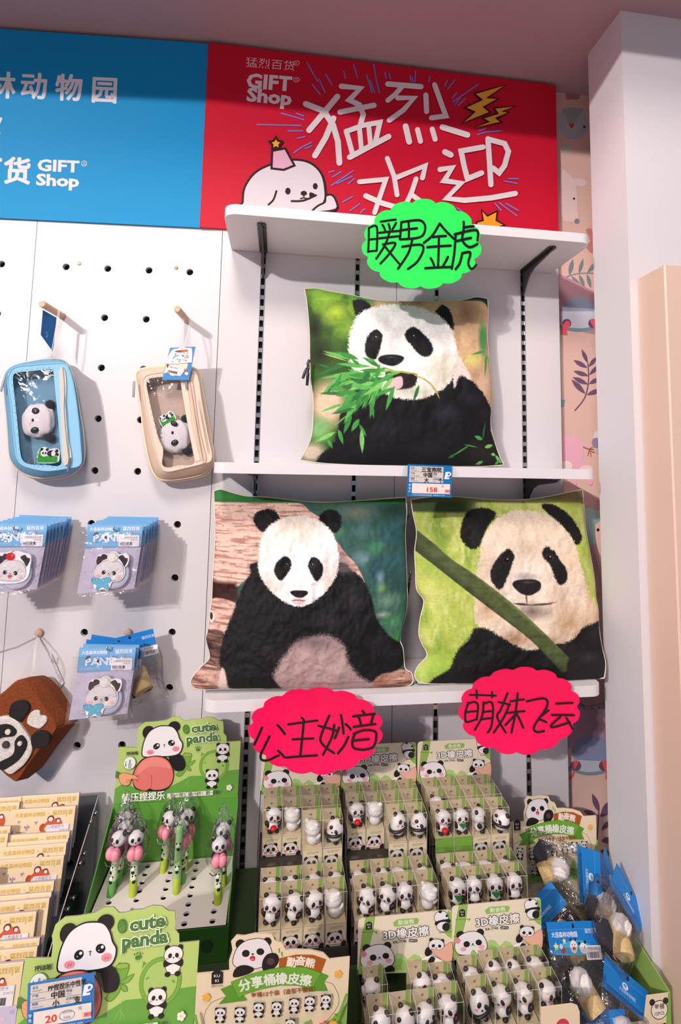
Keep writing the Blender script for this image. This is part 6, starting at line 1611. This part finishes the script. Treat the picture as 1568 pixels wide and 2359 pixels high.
PENA = make_pen('green panda pen with pink peach topper, second from the left at the front', (176, 196, 56), (150, 196, 120))
PENB = make_pen('green panda pen with pink peach topper, leftmost at the front', (98, 170, 84), (120, 180, 110))
DISP_L, DISP_R = PDX - PWH, PDX + PWH
for k, (px, py, src, rz, tilt, lab) in enumerate((
        (305.7, 2062, PENA, 12, (0, 0), 'panda pen with yellow green foot, second from the left in the front row'), (255, 2063, PENB, -25, (0, 2), 'panda pen with green foot, leftmost in the front row'),
        (282, 2012, PENB, 30, (0, 2), 'panda pen at the back left, its head above the others'), (270.6, 2036, PENB, -10, (0, 3), 'panda pen in the middle of the left cluster'),
        (374.7, 2008, PENA, -35, (0, 1), 'lone panda pen in the back row, centre left'), (424.7, 2005, PENA, 20, (0, 2), 'panda pen in the back row, centre right'), (418.6, 2032, PENB, 40, (0, 0), 'panda pen behind the upside down pen'),
        (513, 2040, PENA, 10, (0, -1), 'panda pen at the back right, partly hidden'), (501, 2080, PENA, 8, (0, 0), 'panda pen standing foremost at the right side'))):
    p = at(px, py, Z=FLZ); o = src if k < 2 else copy_thing(src)
    o.location = (float(p[0]), float(p[1]), FLZ + .004); o.rotation_euler = (R(-6), R(tilt[1]), R(rz)); o['label'] = lab
p = at(406, 2056, Z=FLZ); t = thing('novelty_pen', 'upside down panda pen showing its plain green barrel, front centre', 'pen', (float(p[0]), float(p[1]), FLZ + .004), (R(-3), 0, 0), 'panda pens standing in the green display')
mb = MB(); mb.lathe([(.0078, -.02), (.0078, .026), (.0076, .118), (.007, .122)], (0, 0, 0), 16); mb.C = [lin((190, 214, 60))] * 16 + [lin((206, 228, 196))] * 0 + [lin((150, 200, 130))] * 16 + [lin((150, 200, 130))] * 16 + [lin((190, 214, 60)), lin((150, 200, 130))]
for z in (.045, .088):
    for dx, dz, r_, c in ((0, 0, .0048, (238, 236, 234)), (-.003, .004, .002, (26, 26, 28)), (.003, .004, .002, (26, 26, 28)), (0, -.006, .004, (28, 28, 30)), (-.0016, 0, .0012, (26, 26, 28)), (.0016, 0, .0012, (26, 26, 28))):
        mb.ell((dx, -.0074, z + dz), (r_ * .9, .0012, r_), 8, 6, col=lin(c))
mb.build('barrel', M['plain'], t, True, True)
N = 14; prof = [(.0088, .046), (.0084, .052), (.018, .066), (.0245, .086), (.022, .108), (.013, .130), (.002, .142)]; V = []
for i, (r_, z) in enumerate(prof):
    for j in range(N): a = 2 * math.pi * j / N; q = r_ * (1 + .12 * math.sin(5 * a + i * 1.7)); V.append((q * math.cos(a) - .004, q * math.sin(a) * .72, z))
mesh('clear_bag', V, [(i * N + j, i * N + (j + 1) % N, (i + 1) * N + (j + 1) % N, (i + 1) * N + j) for i in range(len(prof) - 1) for j in range(N)], M['film'], t)
p = at(141, 2308, Y=-.412)
price_tag('blue price tag reading 20 stuck on the front pen display', 'PP捏捏乐中性笔', '中国', '小', '支', '20', (float(p[0]), -.413, float(p[2])), (R(88), R(-3.4), 0), .098, True)

# ------------------------------------------------------------------ share bin displays with the panda banner card (traced at 3.484 x)
BW = .237; BK = BW / 1183.0


def bf(x, y): return ((x - 798) * BK, (1510 - (y + .115 * (x - 798))) * BK * 1.05)


def bin_display(label, D=.235, H=.172):
    t = thing('bin_display', label, 'display box', (0, 0, 0), (0, 0, 0), 'cream panda banner bin displays')
    A = Art(bf, 4e-5); K = (30, 26, 28); CR = (240, 222, 192)
    out = [(185, 1575), (208, 905), (450, 882), (446, 800), (470, 720), (458, 650), (500, 600), (560, 605), (640, 585), (720, 585), (770, 590), (795, 640), (850, 655), (880, 715), (960, 708), (1080, 712), (1180, 735), (1230, 785), (1390, 765), (1384, 1440)]
    A.slab(out, .002, CR, back=(200, 188, 166))
    A.poly([(200, 1330), (260, 1330), (340, 1390), (420, 1420), (700, 1440), (900, 1400), (1040, 1390), (1200, 1330), (1300, 1230), (1384, 1140), (1384, 1438), (188, 1572)], (136, 184, 84), 0)
    A.poly([(385, 1100), (300, 1160), (268, 1250), (290, 1330), (370, 1390), (430, 1440), (620, 1440), (760, 1400), (900, 1400), (1020, 1370), (1160, 1340), (1270, 1230), (1318, 1130), (1290, 1030), (1200, 965), (800, 980)], CR, 3, (120, 92, 52), 4)
    # panda with raised paw
    A.ell(530, 670, 38, 40, K); A.ell(735, 645, 32, 34, K)
    A.poly([(480, 830), (478, 770), (510, 690), (570, 640), (660, 620), (720, 635), (760, 690), (775, 760), (740, 820), (660, 860), (540, 862)], (240, 234, 238), 3, K, 5)
    A.ell(572, 740, 30, 28, K, -25); A.ell(683, 725, 30, 27, K, 10); A.ell(625, 745, 9, 7, K); A.poly([(604, 768), (628, 758), (645, 770), (640, 795), (622, 798), (606, 786)], (200, 40, 56), 3); A.ell(624, 784, 12, 8, (240, 130, 140))
    A.poly([(488, 930), (484, 880), (520, 840), (580, 832), (640, 860), (600, 900)], K, 3); A.poly([(700, 850), (705, 790), (740, 742), (800, 736), (828, 775), (815, 830), (765, 875), (720, 880)], K, 3); A.ell(765, 800, 30, 28, (86, 60, 66))
    for x, y in ((820, 700), (842, 728)): A.poly([(x, y), (x + 12, y - 8), (x + 14, y + 34), (x + 4, y + 30)], (130, 176, 66))
    # banners
    A.poly([(830, 775), (960, 745), (1090, 745), (1200, 782), (1165, 885), (1000, 850), (830, 850)], (176, 92, 30), 0)
    A.poly([(386, 1020), (470, 985), (480, 1000), (590, 1100), (590, 1112), (375, 1140), (430, 1075)], (96, 156, 50)); A.poly([(1020, 1000), (1165, 890), (1226, 915), (1190, 965), (1222, 1035), (1090, 1040), (1015, 1030)], (96, 156, 50))
    A.poly([(466, 965), (600, 905), (760, 860), (920, 838), (1040, 845), (1165, 890), (1090, 1022), (980, 990), (840, 990), (700, 1020), (590, 1055), (525, 1095)], (112, 176, 56), 0, (80, 130, 40), 4)
    for i, ch in enumerate('勤奋熊'): A.text(ch, 925 + i * 72, (834, 822, 838)[i], 58, (246, 236, 220), .035, (-6, -4, -10)[i], 'c')
    for i, ch in enumerate('分享桶橡皮擦'):
        x = 580 + i * 92; A.text(ch, x, 1030 - 62 * math.sin((i + .4) / 5.6 * 2.3) , 70, (238, 244, 226), .03, (16, 11, 7, 3, -2, -6)[i], 'c')
    BRN = (150, 84, 36)
    A.text('每桶12个装（造型不重复）', 622, 1084, 32, BRN, .014, 6, sx=1.0)
    A.poly([(318, 888), (358, 852), (402, 882), (402, 970), (318, 978)], (26, 24, 28)); A.text('KU', 360, 920, 22, (240, 236, 230), .01, 4, 'c', 1.2); A.text('KI', 360, 958, 22, (240, 236, 230), .01, 4, 'c', 1.2); A.text('酷忆文创', 318, 1000, 13, (80, 66, 60), 0, 4, sx=1.2)
    for x, y in ((1300, 895), (282, 1080)):
        for a in range(5): A.ell(x + 18 * math.cos(a * 1.2566), y + 18 * math.sin(a * 1.2566), 16, 16, (246, 186, 88))
    for i, (x, y) in enumerate(((390, 1195), (540, 1190), (683, 1150), (822, 1140), (958, 1110), (1080, 1092), (1206, 1075))): little_panda(A, x, y, .82, (0, 1, 1, 0, 0, 1, 0)[i])
    little_panda(A, 565, 1350, .8, 1); little_panda(A, 932, 1262, .8, 0)
    A.ell(703, 1332, 42, 44, (222, 40, 30)); A.stroke([(703, 1295), (712, 1275)], 6, (90, 60, 30)); A.poly([(712, 1285), (735, 1272), (728, 1292)], (80, 150, 50)); A.ell(686, 1316, 10, 8, (246, 140, 120))
    A.rrect(782, 1272, 832, 1360, 8, (110, 176, 60)); A.stroke([(784, 1314), (830, 1312)], 4, (80, 140, 40)); A.poly([(832, 1290), (846, 1278), (842, 1300)], (90, 150, 50))
    A.poly([(1014, 1320), (1030, 1270), (1062, 1236), (1082, 1280), (1080, 1316), (1040, 1330)], (120, 184, 66), 2)
    for i, (x, y, c) in enumerate(((1190, 1285, (236, 110, 150)), (1270, 1270, (246, 176, 72)))):
        for a in range(6): A.ell(x + 24 * math.cos(a * 1.047), y + 22 * math.sin(a * 1.047), 18, 17, c)
        for a in (-1, 0, 1): A.stroke([(x + a * 10, y + 14), (x + a * 14, y - 10)], 6, (250, 236, 220))
    A.stroke([(1300, 1230), (1330, 1140), (1370, 1020)], 22, (124, 180, 64)); A.stroke([(250, 1370), (230, 1290), (208, 1180)], 22, (124, 180, 64)); A.poly([(1310, 1200), (1270, 1180), (1300, 1172)], (96, 150, 50))
    o = A.build('banner_card', M['print'], t); o.location = (0, .0, H); o.rotation_euler = (R(90), 0, 0)
    W = BW / 2
    MB().box(-W, W, .002, .004, 0, H + .004).build('back_panel', pbr('bin_cream', (226, 210, 186), .6), t)
    for s in (-1, 1):
        MB().prism([(0.002, 0), (0.002, H), (-D, H - .040), (-D, 0)], -.001, .001, lambda a, b, c: (s * W + c, a, b)).build('side_panel', pbr('bin_green', (150, 186, 96), .6), t)
    A = Art(dz=6e-5); Hf = H - .042
    A.slab([(-W, 0), (W, 0), (W, Hf), (W - .05, Hf), (W - .058, Hf - .045), (-W + .058, Hf - .045), (-W + .05, Hf), (-W, Hf)], .0015, (236, 216, 182))
    for s in (-1, 1): A.poly([(s * (W - .02), 0), (s * W, 0), (s * W, Hf), (s * (W - .004), Hf)], (124, 176, 66))
    A.f = lambda x, y: (x * .001 + W - .024, Hf - .028 - y * .001); A.ell(0, 0, 17, 16, (240, 232, 216), line=(60, 44, 40), lw=1.5); A.ell(-15, -15, 6, 6, (30, 26, 28)); A.ell(14, -15, 6, 6, (30, 26, 28)); A.text('每桶', 0, -2, 8, (90, 60, 40), .01, 0, 'c'); A.text('12PCS', 0, 9, 6, (90, 60, 40), .01, 0, 'c'); little_panda(A, 2, 34, .22, 0)
    o = A.build('front_panel', M['print'], t); o.location = (0, -D, 0); o.rotation_euler = (R(90), 0, 0)
    MB().box(-W, W, -D, .002, 0, .002).build('bottom_panel', pbr('bin_bottom', (120, 104, 90), .8), t)
    return t


BD2X = .765 - BW / 2 - .002
BD2 = bin_display('cream banner bin on the right holding bagged wooden toys')
BD2.location = (BD2X, -.085, .402); BD2.rotation_euler = (0, 0, 0)
BD1 = copy_thing(BD2, (float((at(460, 2200, Y=-.435)[0] + at(800, 2180, Y=-.435)[0]) / 2), -.437, .468), (0, 0, 0), 'cream banner bin at the bottom centre, its panda card facing out')
for c in BD1.children:
    if c.name.startswith('banner_card'): c.rotation_euler = (R(99), 0, 0)
ZB = .402


def wood(x, y, z, rx, ry, rz, label, src=None):
    r = copy_thing(src or WOOD_F, (x, y, z), (R(rx), R(ry), R(rz)), label, 'bagged wooden toys with blue headers'); return r


WOOD_B = make_wood_pack('bagged wooden toy with blue header seen from the back, on top of the bin at right', 'back'); WOOD_B['group'] = 'bagged wooden toys with blue headers'


def put(o, px, py, Y, e, label=None):
    p = at(px, py, Y=Y); o.location = tuple(float(v) for v in p); o.rotation_euler = tuple(R(v) for v in e)
    if label: o['label'] = label
    return o


put(copy_thing(WOOD_F, group='bagged wooden toys with blue headers'), 1320, 2140, -.27, (62, 10, 8), 'bagged wooden toy with barcode sticker, facing up at the front of the bin')
put(WOOD_B, 1372, 2030, -.19, (75, 88, -50), 'bagged wooden toy with upright blue header in the middle of the bin')
put(copy_thing(WOOD_B), 1452, 2062, -.215, (50, 60, -8), 'bagged wooden toy with blue header leaning on the right wall of the bin')
put(copy_thing(WOOD_B), 1445, 2262, -.30, (55, 40, 0), 'bagged wooden toy with slanting blue header at the front right of the bin')
put(copy_thing(WOOD_F), 1290, 2235, -.15, (80, 178, 10), 'bagged wooden toy lying upside down at the back of the bin')
put(copy_thing(WOOD_F), 1380, 2348, -.335, (70, 2, 0), 'bagged wooden toy cut by the lower picture edge in front of the bin')
put(copy_thing(WOOD_B), 1410, 2020, -.15, (60, 70, 10), 'bagged wooden toy mostly hidden behind the right blue headers in the bin')
put(copy_thing(WOOD_B), 1236, 2085, -.17, (60, -40, 0), 'bagged wooden toy showing one blue corner at the back left of the bin')

# ------------------------------------------------------------------ eraser trays, boxes and figures
TW = .1835


def hk(x, y): return ((x - 785) * TW / 615.0 - TW / 2, (930 - (y + .082 * (x - 785))) * TW / 615.0 * .83)


MEDGE = pbr('tray_edge', (40, 34, 32), .5)


def tray(label, loc):
    t = thing('eraser_tray', label, 'display tray', loc, (0, 0, 0), 'eraser display trays'); K = (30, 27, 30)
    A = Art(hk, 4e-5); CR = (238, 226, 202); LG = (150, 192, 88)
    A.slab([(785, 935), (785, 575), (790, 552), (810, 540), (1375, 494), (1396, 500), (1402, 520), (1402, 885)], .0018, CR, back=(200, 190, 170))
    A.poly([(835, 535), (892, 531), (880, 640), (858, 730), (840, 930), (788, 932), (800, 800), (815, 640)], LG, 0, (110, 150, 60), 3); A.stroke([(812, 640), (905, 636)], 5, (110, 150, 60)); A.stroke([(800, 760), (870, 750)], 5, (110, 150, 60)); A.poly([(890, 640), (915, 632), (905, 655)], LG)
    A.poly([(1375, 496), (1402, 512), (1402, 700), (1372, 680), (1345, 650), (1370, 620)], LG, 0); A.stroke([(1318, 655), (1402, 650)], 6, (110, 150, 60))
    A.poly([(860, 930), (1000, 840), (1040, 790), (1080, 800), (1110, 840), (1150, 800), (1190, 820), (1210, 860), (1250, 905), (1400, 885), (1400, 935)], (176, 208, 134), 0); A.ell(1050, 870, 50, 40, (152, 194, 100)); A.ell(1130, 852, 14, 12, (246, 186, 96)); A.ell(1140, 846, 10, 10, (250, 206, 120))
    A.poly([(1010, 575), (1040, 552), (1170, 545), (1182, 560), (1172, 588), (1020, 604)], (152, 192, 92)); A.text('勤奋熊', 1098, 586, 26, (226, 236, 206), .02, 4, 'c')
    for c_, b_ in (((44, 38, 40), .070), ((244, 240, 236), .024)): A.text('3D橡皮擦', 946, 692, 56, c_, b_, 5, sx=.93)
    A.text('KK-7745', 1012, 722, 18, (60, 50, 46), .015, 5); A.rrect(1115, 694, 1172, 716, 8, (50, 42, 44)); A.text('24PCS', 1143, 711, 13, (236, 230, 220), .01, 4, 'c')
    A.poly([(834, 574), (854, 560), (874, 572), (874, 616), (834, 618)], (26, 24, 28)); A.text('KU', 854, 588, 13, (230, 226, 220), .01, 0, 'c'); A.text('KI', 854, 608, 13, (230, 226, 220), .01, 0, 'c')
    # big panda
    A.ell(842, 748, 28, 28, K); A.ell(976, 735, 26, 28, K)
    A.poly([(806, 850), (805, 810), (830, 760), (880, 730), (940, 724), (990, 750), (1018, 800), (1020, 850), (985, 885), (900, 896), (830, 885)], (242, 238, 240), 3, K, 4)
    A.ell(884, 815, 22, 22, K, -30); A.ell(966, 805, 22, 21, K, 30); A.ell(925, 815, 7, 5, K); A.stroke([(912, 828), (925, 822), (938, 828)], 3, K); A.ell(862, 850, 20, 16, (244, 170, 184)); A.ell(985, 838, 20, 16, (244, 170, 184))
    for a in range(5): A.ell(822 + 12 * math.cos(a * 1.257), 788 + 12 * math.sin(a * 1.257), 10, 10, (240, 140, 160))
    A.poly([(818, 930), (822, 900), (870, 890), (905, 905), (905, 925)], K, 2); A.poly([(960, 915), (965, 885), (1000, 870), (1022, 890), (1020, 912)], K, 2); A.poly([(905, 920), (915, 870), (930, 855), (950, 885), (950, 916)], (170, 206, 100), 0, (110, 150, 60), 3)
    # clinging panda and hand with eraser panda
    A.ell(1330, 540, 46, 44, (242, 238, 240), line=K, lw=3); A.ell(1322, 500, 12, 10, K); A.ell(1366, 530, 8, 10, K); A.poly([(1290, 570), (1380, 552), (1386, 580), (1300, 602)], K, 2); A.ell(1345, 606, 46, 34, (242, 238, 240), line=K, lw=3); A.ell(1362, 608, 26, 30, K, 20)
    A.poly([(1195, 830), (1250, 800), (1380, 870), (1300, 900), (1230, 890)], (250, 246, 240), 0, (120, 110, 110), 2)
    A.ell(1262, 698, 14, 14, K); A.ell(1336, 708, 13, 13, K); A.ell(1245, 780, 24, 36, K, 20); A.poly([(1240, 850), (1262, 815), (1290, 830), (1270, 870), (1235, 868)], K, 2)
    A.ell(1296, 738, 50, 44, (242, 238, 240), line=K, lw=3); A.ell(1276, 740, 11, 12, K, 20); A.ell(1318, 744, 11, 12, K, -20); A.ell(1296, 756, 5, 4, K); A.ell(1262, 762, 9, 6, (244, 170, 184))
    A.poly([(1402, 720), (1360, 738), (1320, 770), (1270, 762), (1268, 782), (1320, 830), (1350, 850), (1402, 848)], (240, 184, 160), 2, (170, 96, 80), 3)
    o = A.build('header_card', M['print'], t); o.location = (0, -.001, .1985); o.rotation_euler = (R(90), 0, 0)
    W = TW / 2 - .002
    mb = MB(); mb.box(-W, W, -.124, -.002, 0, .116); mb.box(-W, W, -.208, -.124, 0, .031); mb.build('stepped_base', pbr('tray_dark', (52, 44, 40), .7), t)
    for s in (-1, 1):
        MB().prism([(0, 0), (0, .205), (-.122, .180), (-.126, .120), (-.208, .110), (-.208, 0)], -.0006, .0006, lambda a, b, c: (s * (W + .0015) + c, a, b)).build('side_wall', M['boxfilm'], t)
    MB().box(-W, W, -.1255, -.1245, .100, .138).build('clear_lip', M['boxfilm'], t)
    for s in (-1, 1): MB().tube([(s * (W + .0015), -.001, .205), (s * (W + .0015), -.122, .180), (s * (W + .0015), -.126, .120), (s * (W + .0015), -.208, .110)], .0009, 5).build('dark_edge', MEDGE, t)
    return t


BX, BY, BZ = .0415, .039, .096


def eraser_box(label, kind):
    t = thing('eraser_box', label, 'eraser box', (0, 0, 0), (0, 0, 0), 'clear eraser boxes'); K = (32, 28, 32)
    A = Art(dz=5e-5); h = BX / 2 - .0006
    A.slab([(-h, 0), (h, 0), (h, BZ - .001), (-h, BZ - .001)], .0006, (222, 204, 172)); A.poly([(h - .012, 0), (h - .003, 0), (h - .002, BZ - .001), (h - .010, BZ - .001)], (150, 190, 92)); A.stroke([(h - .012, .07), (h - .002, .072)], .001, (116, 160, 66)); A.ell(-.002, BZ - .011, .0026, .0024, (150, 130, 108))
    o = A.build('backing_card', M['print'], t); o.location = (0, BY / 2 - .001, .0005); o.rotation_euler = (R(90), 0, 0)
    A = Art(lambda x, y: ((x - 50) * BX / 104, (98 - y) * BX / 104), 5e-5)
    if kind == 'panda':
        A.slab([(0, -4), (100, -4), (100, 100), (0, 100)], .0006, (238, 222, 190))
        A.text('eraser', 56, 22, 17, (60, 52, 50), .03, 3, 'c', 1.1); A.text('eraser', 56, 22, 17, (244, 232, 210), .004, 3, 'c', 1.1)
        A.ell(18, 46, 11, 11, K); A.ell(70, 42, 11, 11, K); A.poly([(4, 90), (6, 66), (22, 44), (46, 36), (70, 44), (84, 66), (86, 90)], (242, 236, 236), 3, K, 2); A.ell(32, 66, 9, 10, K, 30); A.ell(60, 64, 9, 10, K, -30); A.ell(46, 70, 3, 2, K); A.ell(46, 80, 6, 5, (210, 90, 90)); A.ell(18, 78, 9, 6, (240, 130, 150)); A.ell(76, 76, 9, 6, (240, 130, 150))
        A.poly([(74, 100), (78, 84), (90, 76), (100, 80), (100, 100)], K, 0); A.poly([(0, 100), (0, 92), (14, 90), (24, 100)], K, 0)
    else:
        A.slab([(0, -4), (100, -4), (100, 100), (0, 100)], .0006, (128, 180, 66))
    o = A.build('front_label', M['print'], t); o.location = (0, -BY / 2 + .001, .0005); o.rotation_euler = (R(90), 0, 0)
    MB().box(-h, h, -BY / 2 + .001, BY / 2 - .001, .0388, .0396).build('inner_floor', pbr('inner_floor_card', (226, 208, 176), .6), t)
    mb = MB(); x, y = BX / 2 - .0002, BY / 2
    V = [(-x, -y, 0), (x, -y, 0), (x, y, 0), (-x, y, 0), (-x, -y, BZ), (x, -y, BZ), (x, y, BZ), (-x, y, BZ)]
    mb.add(V, [(4, 5, 6, 7), (0, 1, 5, 4), (1, 2, 6, 5), (3, 0, 4, 7)]); mb.build('clear_box', M['boxfilm'], t)
    mb = MB()
    for a, b in ((4, 5), (5, 6), (7, 4), (0, 4), (1, 5)): mb.tube([V[a], V[b]], .00028, 4)
    mb.build('box_folds', pbr('fold_highlight', (226, 224, 214), .2), t)
    return t


def figure(label, kind):
    """chunky panda eraser about 45 mm tall, facing -y"""
    t = thing('panda_eraser', label, 'eraser', (0, 0, 0), (0, 0, 0), 'panda erasers in clear boxes'); K, W_ = lin((32, 28, 32)), lin((240, 236, 238))
    white = kind == 'blank'; DK = W_ if white else K
    if kind == 'roll':
        hd = MB().ell((0, 0, .024), (.0150, .0138, .0215), 26, 18, col=W_).build('body', M['plain'], t, True, True)
        mb = MB(); mb.tube([(.0152 * math.cos(a) * .99, .0138 * math.sin(a), .019 + .006 * math.cos(a * 1.0)) for a in [k * .2618 for k in range(24)]], .0031, 8, K, closed=True); mb.build('black_band', M['plain'], t, True, True)
        eyes = (((-.0052, -.0122, .0335), 25), ((.0052, -.0126, .029), -25)); ears = ((-.0085, 0, .043), (.008, 0, .043)); nose = (-.0015, -.0140, .0265); ck = ((-.0090, -.0108, .0265), (.0085, -.0112, .0225)); feet = ((-.006, -.004, .0035), (.007, -.003, .004))
    else:
        hz = .031; hd = MB().ell((0, 0, hz), (.0150, .0136, .0138), 28, 20, col=W_).build('head', M['plain'], t, True, True)
        MB().ell((0, .0005, .0115), (.0112, .0102, .0118), 24, 16, col=W_).build('body', M['plain'], t, True, True)
        mb = MB().lathe([(.01475, hz + .0052), (.01375, hz + .0068)], (0, 0, 0), 28); mb.V = [(x, y * .91, z) for x, y, z in mb.V]; mb.F = mb.F[:-2]; mb.C = [lin((214, 210, 212))] * len(mb.F); mb.build('cap_seam', M['plain'], hd, True, True)
        for s in (-1, 1):
            MB().ell((s * .0108, -.0030, .0155), (.0040, .0046, .0078), 14, 10, M=Matrix.Rotation(R(s * 30), 3, 'Y'), col=DK).build('arm', M['plain'], t, True, True)
        eyes = (((-.0056, -.0119, hz + .0005), 28), ((.0056, -.0119, hz + .0005), -28)); ears = ((-.0105, .001, hz + .0112), (.0105, .001, hz + .0112)); nose = (0, -.0134, hz - .0035); ck = ((-.0090, -.0098, hz - .0048), (.0090, -.0098, hz - .0048)); feet = ((-.0062, -.0062, .0036), (.0062, -.0062, .0036))
    for e in ears: MB().ell(e, (.0043, .0034, .0045), 14, 10, col=DK).build('ear', M['plain'], hd, True, True)
    for f_ in feet: MB().ell(f_, (.0045, .0052, .0040), 14, 10, col=DK).build('foot', M['plain'], t, True, True)
    if not white:
        for (e, r_) in eyes: MB().ell(e, (.0032, .0020, .0042), 14, 10, M=Matrix.Rotation(R(r_), 3, 'Y'), col=K).build('eye_patch', M['plain'], hd, True, True)
        MB().ell(nose, (.0017, .0012, .0012), 10, 8, col=K).build('nose', M['plain'], hd, True, True)
        for c_ in ck: MB().ell(c_, (.0026, .0018, .0019), 10, 8, col=lin((246, 164, 182))).build('pink_cheek', M['plain'], hd, True, True)
    if kind == 'apple':
        MB().ell((-.001, -.0125, .0125), (.0058, .0056, .0055), 18, 12, col=lin((214, 24, 28))).build('red_apple', M['gloss'], t, True, True)
    if kind == 'bib':
        MB().prism([(-.0075, .021), (.0075, .021), (.0, .0125)], -.0125, -.0095, lambda x, y, z: (x, z, y), col=lin((40, 130, 66))).build('green_bib', M['plain'], t, False, True)
    return t


BOXP = eraser_box('clear eraser box with panda label', 'panda'); BOXG = eraser_box('clear eraser box with plain green label', 'green')
FIG = {k: figure('panda eraser', k) for k in ('plain', 'apple', 'bib', 'blank', 'roll')}
protos = [BOXP, BOXG] + list(FIG.values())
NOUN = dict(plain='black and white panda eraser', apple='panda eraser hugging a red apple', bib='panda eraser with green bib', blank='all white panda eraser turned away', roll='curled up panda eraser with black band')
used = set()


def place(tray_name, tx, ty, tz, tier, row, col, rowname, kind, boxkind='panda', rz=0, tip=0, dz=0.0, dy=0.0, seed=0):
    x = tx - TW / 2 + .008 + BX * (col + .5) + .001 * col
    y = ty - .0225 - .0402 * row - (.123 if tier == 1 else 0) + dy
    z = tz + (.117 if tier == 0 else .032) + dz
    src = BOXG if boxkind == 'green' else BOXP
    where = '%s from left, %s, %s' % (ORD[col], rowname, tray_name)
    lab = 'clear box %s' % where
    b = src if src not in used else copy_thing(src)
    used.add(src); b.location = (x, y, z); b.rotation_euler = (0, 0, R(random.Random(seed + 1).uniform(-1.5, 1.5))); b['label'] = ('green fronted ' if boxkind == 'green' else '') + lab
    if kind:
        f = FIG[kind]; o = f if kind not in used else copy_thing(f)
        used.add(kind); o.scale = (1.2, 1.2, 1.02); o.location = (x + .001, y - .001, z + .0402); o.rotation_euler = (R(-4), R(tip), R(rz)); o['label'] = '%s %s' % (NOUN[kind], where)


TR = [('back left tray', -.058 + TW / 2, -.066, .607), ('back middle tray', .1262 + TW / 2, -.066, .607), ('back right tray', .3140 + TW / 2, -.066, .607)]
FT = [('front left tray', .1371 + TW / 2, -.298, .412), ('front right tray', .3212 + TW / 2, -.298, .418)]
TR0 = None
for i, (nm, x, y, z) in enumerate(TR + FT):
    lab = 'stepped tray of boxed panda erasers, ' + nm.replace(' tray', '') + ' of the five'
    if i == 0: TR0 = tray(lab, (x, y, z))
    else: copy_thing(TR0, (x, y, z), None, lab)
p = at(1302, 2314, Y=-.425)
A = Art(dz=6e-5); A.slab([(-.045, -.09), (.026, -.09), (.026, -.014), (.022, -.004), (.012, 0), (-.045, 0)], .0015, (238, 216, 184)); A.ell(-.006, -.034, .0125, .0125, (206, 62, 92)); A.stroke([(-.011, -.030), (-.001, -.031)], .0016, (240, 200, 206)); A.stroke([(-.010, -.037), (-.002, -.038)], .0016, (240, 200, 206)); A.poly([(.020, -.09), (.026, -.09), (.026, -.03)], (124, 176, 66))
o = A.build('corner_card', M['print']); o.location = (float(p[0]), -.425, float(p[2])); o.rotation_euler = (R(90), 0, 0)
tag(o, 'cream corner card with a pink disc at the right end of the front trays', 'display card')
rr = random.Random(21)
UP = [['upper back row', 'upper middle row', 'upper front row'], ['lower back row', 'lower middle row', 'lower front row']]
front = {  # (tray, row, col): (figure, box, yaw, tip)
    (0, 1, 0): ('apple', 'panda', 8, 4), (0, 1, 1): ('blank', 'panda', 160, 0), (0, 2, 2): ('blank', 'panda', 140, 0), (0, 2, 3): ('roll', 'panda', -25, 12),
    (1, 1, 0): ('apple', 'panda', 8, 3), (1, 1, 1): ('blank', 'panda', 170, 0), (1, 2, 2): ('roll', 'panda', 25, 10), (1, 2, 3): ('roll', 'panda', -20, 14),
    (2, 2, 0): ('apple', 'green', 5, 4), (2, 2, 1): ('bib', 'green', 0, 0), (2, 2, 2): ('bib', 'panda', 60, 0), (2, 2, 3): ('roll', 'panda', -60, 20), (2, 1, 0): ('plain', 'panda', -30, 0)}
sd = 0
for ti, (nm, x, y, z) in enumerate(TR):
    for row in range(3):
        for col in range(4):
            if row == 2 and ti < 2 and col < 2: continue        # empty front places
            sd += 1; f = front.get((ti, row, col)); k, bk, rz, tip = f if f else (None, 'panda', 0, 0)
            place(nm, x, y, z, 0, row, col, UP[0][row], k, bk, rz, tip, 0 if row < 2 else -.004, 0, sd)
    for row in range(2 if ti == 0 else 2):
        for col in range(4):
            sd += 1; k = rr.choice(('plain', 'plain', 'roll', 'plain', 'bib', 'blank')) if not (ti == 1 and col == 3 and row == 1) else 'blank'
            place(nm, x, y, z, 1, row, col, UP[1][row], k, 'panda', rr.uniform(-45, 45) if k != 'blank' else 150, rr.uniform(-10, 14), 0, 0, sd)
for ti, (nm, x, y, z) in enumerate(FT):
    for row in range(2):
        for col in range(4):
            if row == 0 and col == 1 and ti == 0: continue
            sd += 1; k = rr.choice(('plain', 'roll', 'plain', 'plain', 'roll'))
            place(nm, x, y, z, 0, row, col, ('back row', 'front row')[row], k, 'panda', rr.uniform(-45, 40), rr.uniform(-14, 14), rr.choice((0, 0, -.006)), -.006 if row else 0, sd)
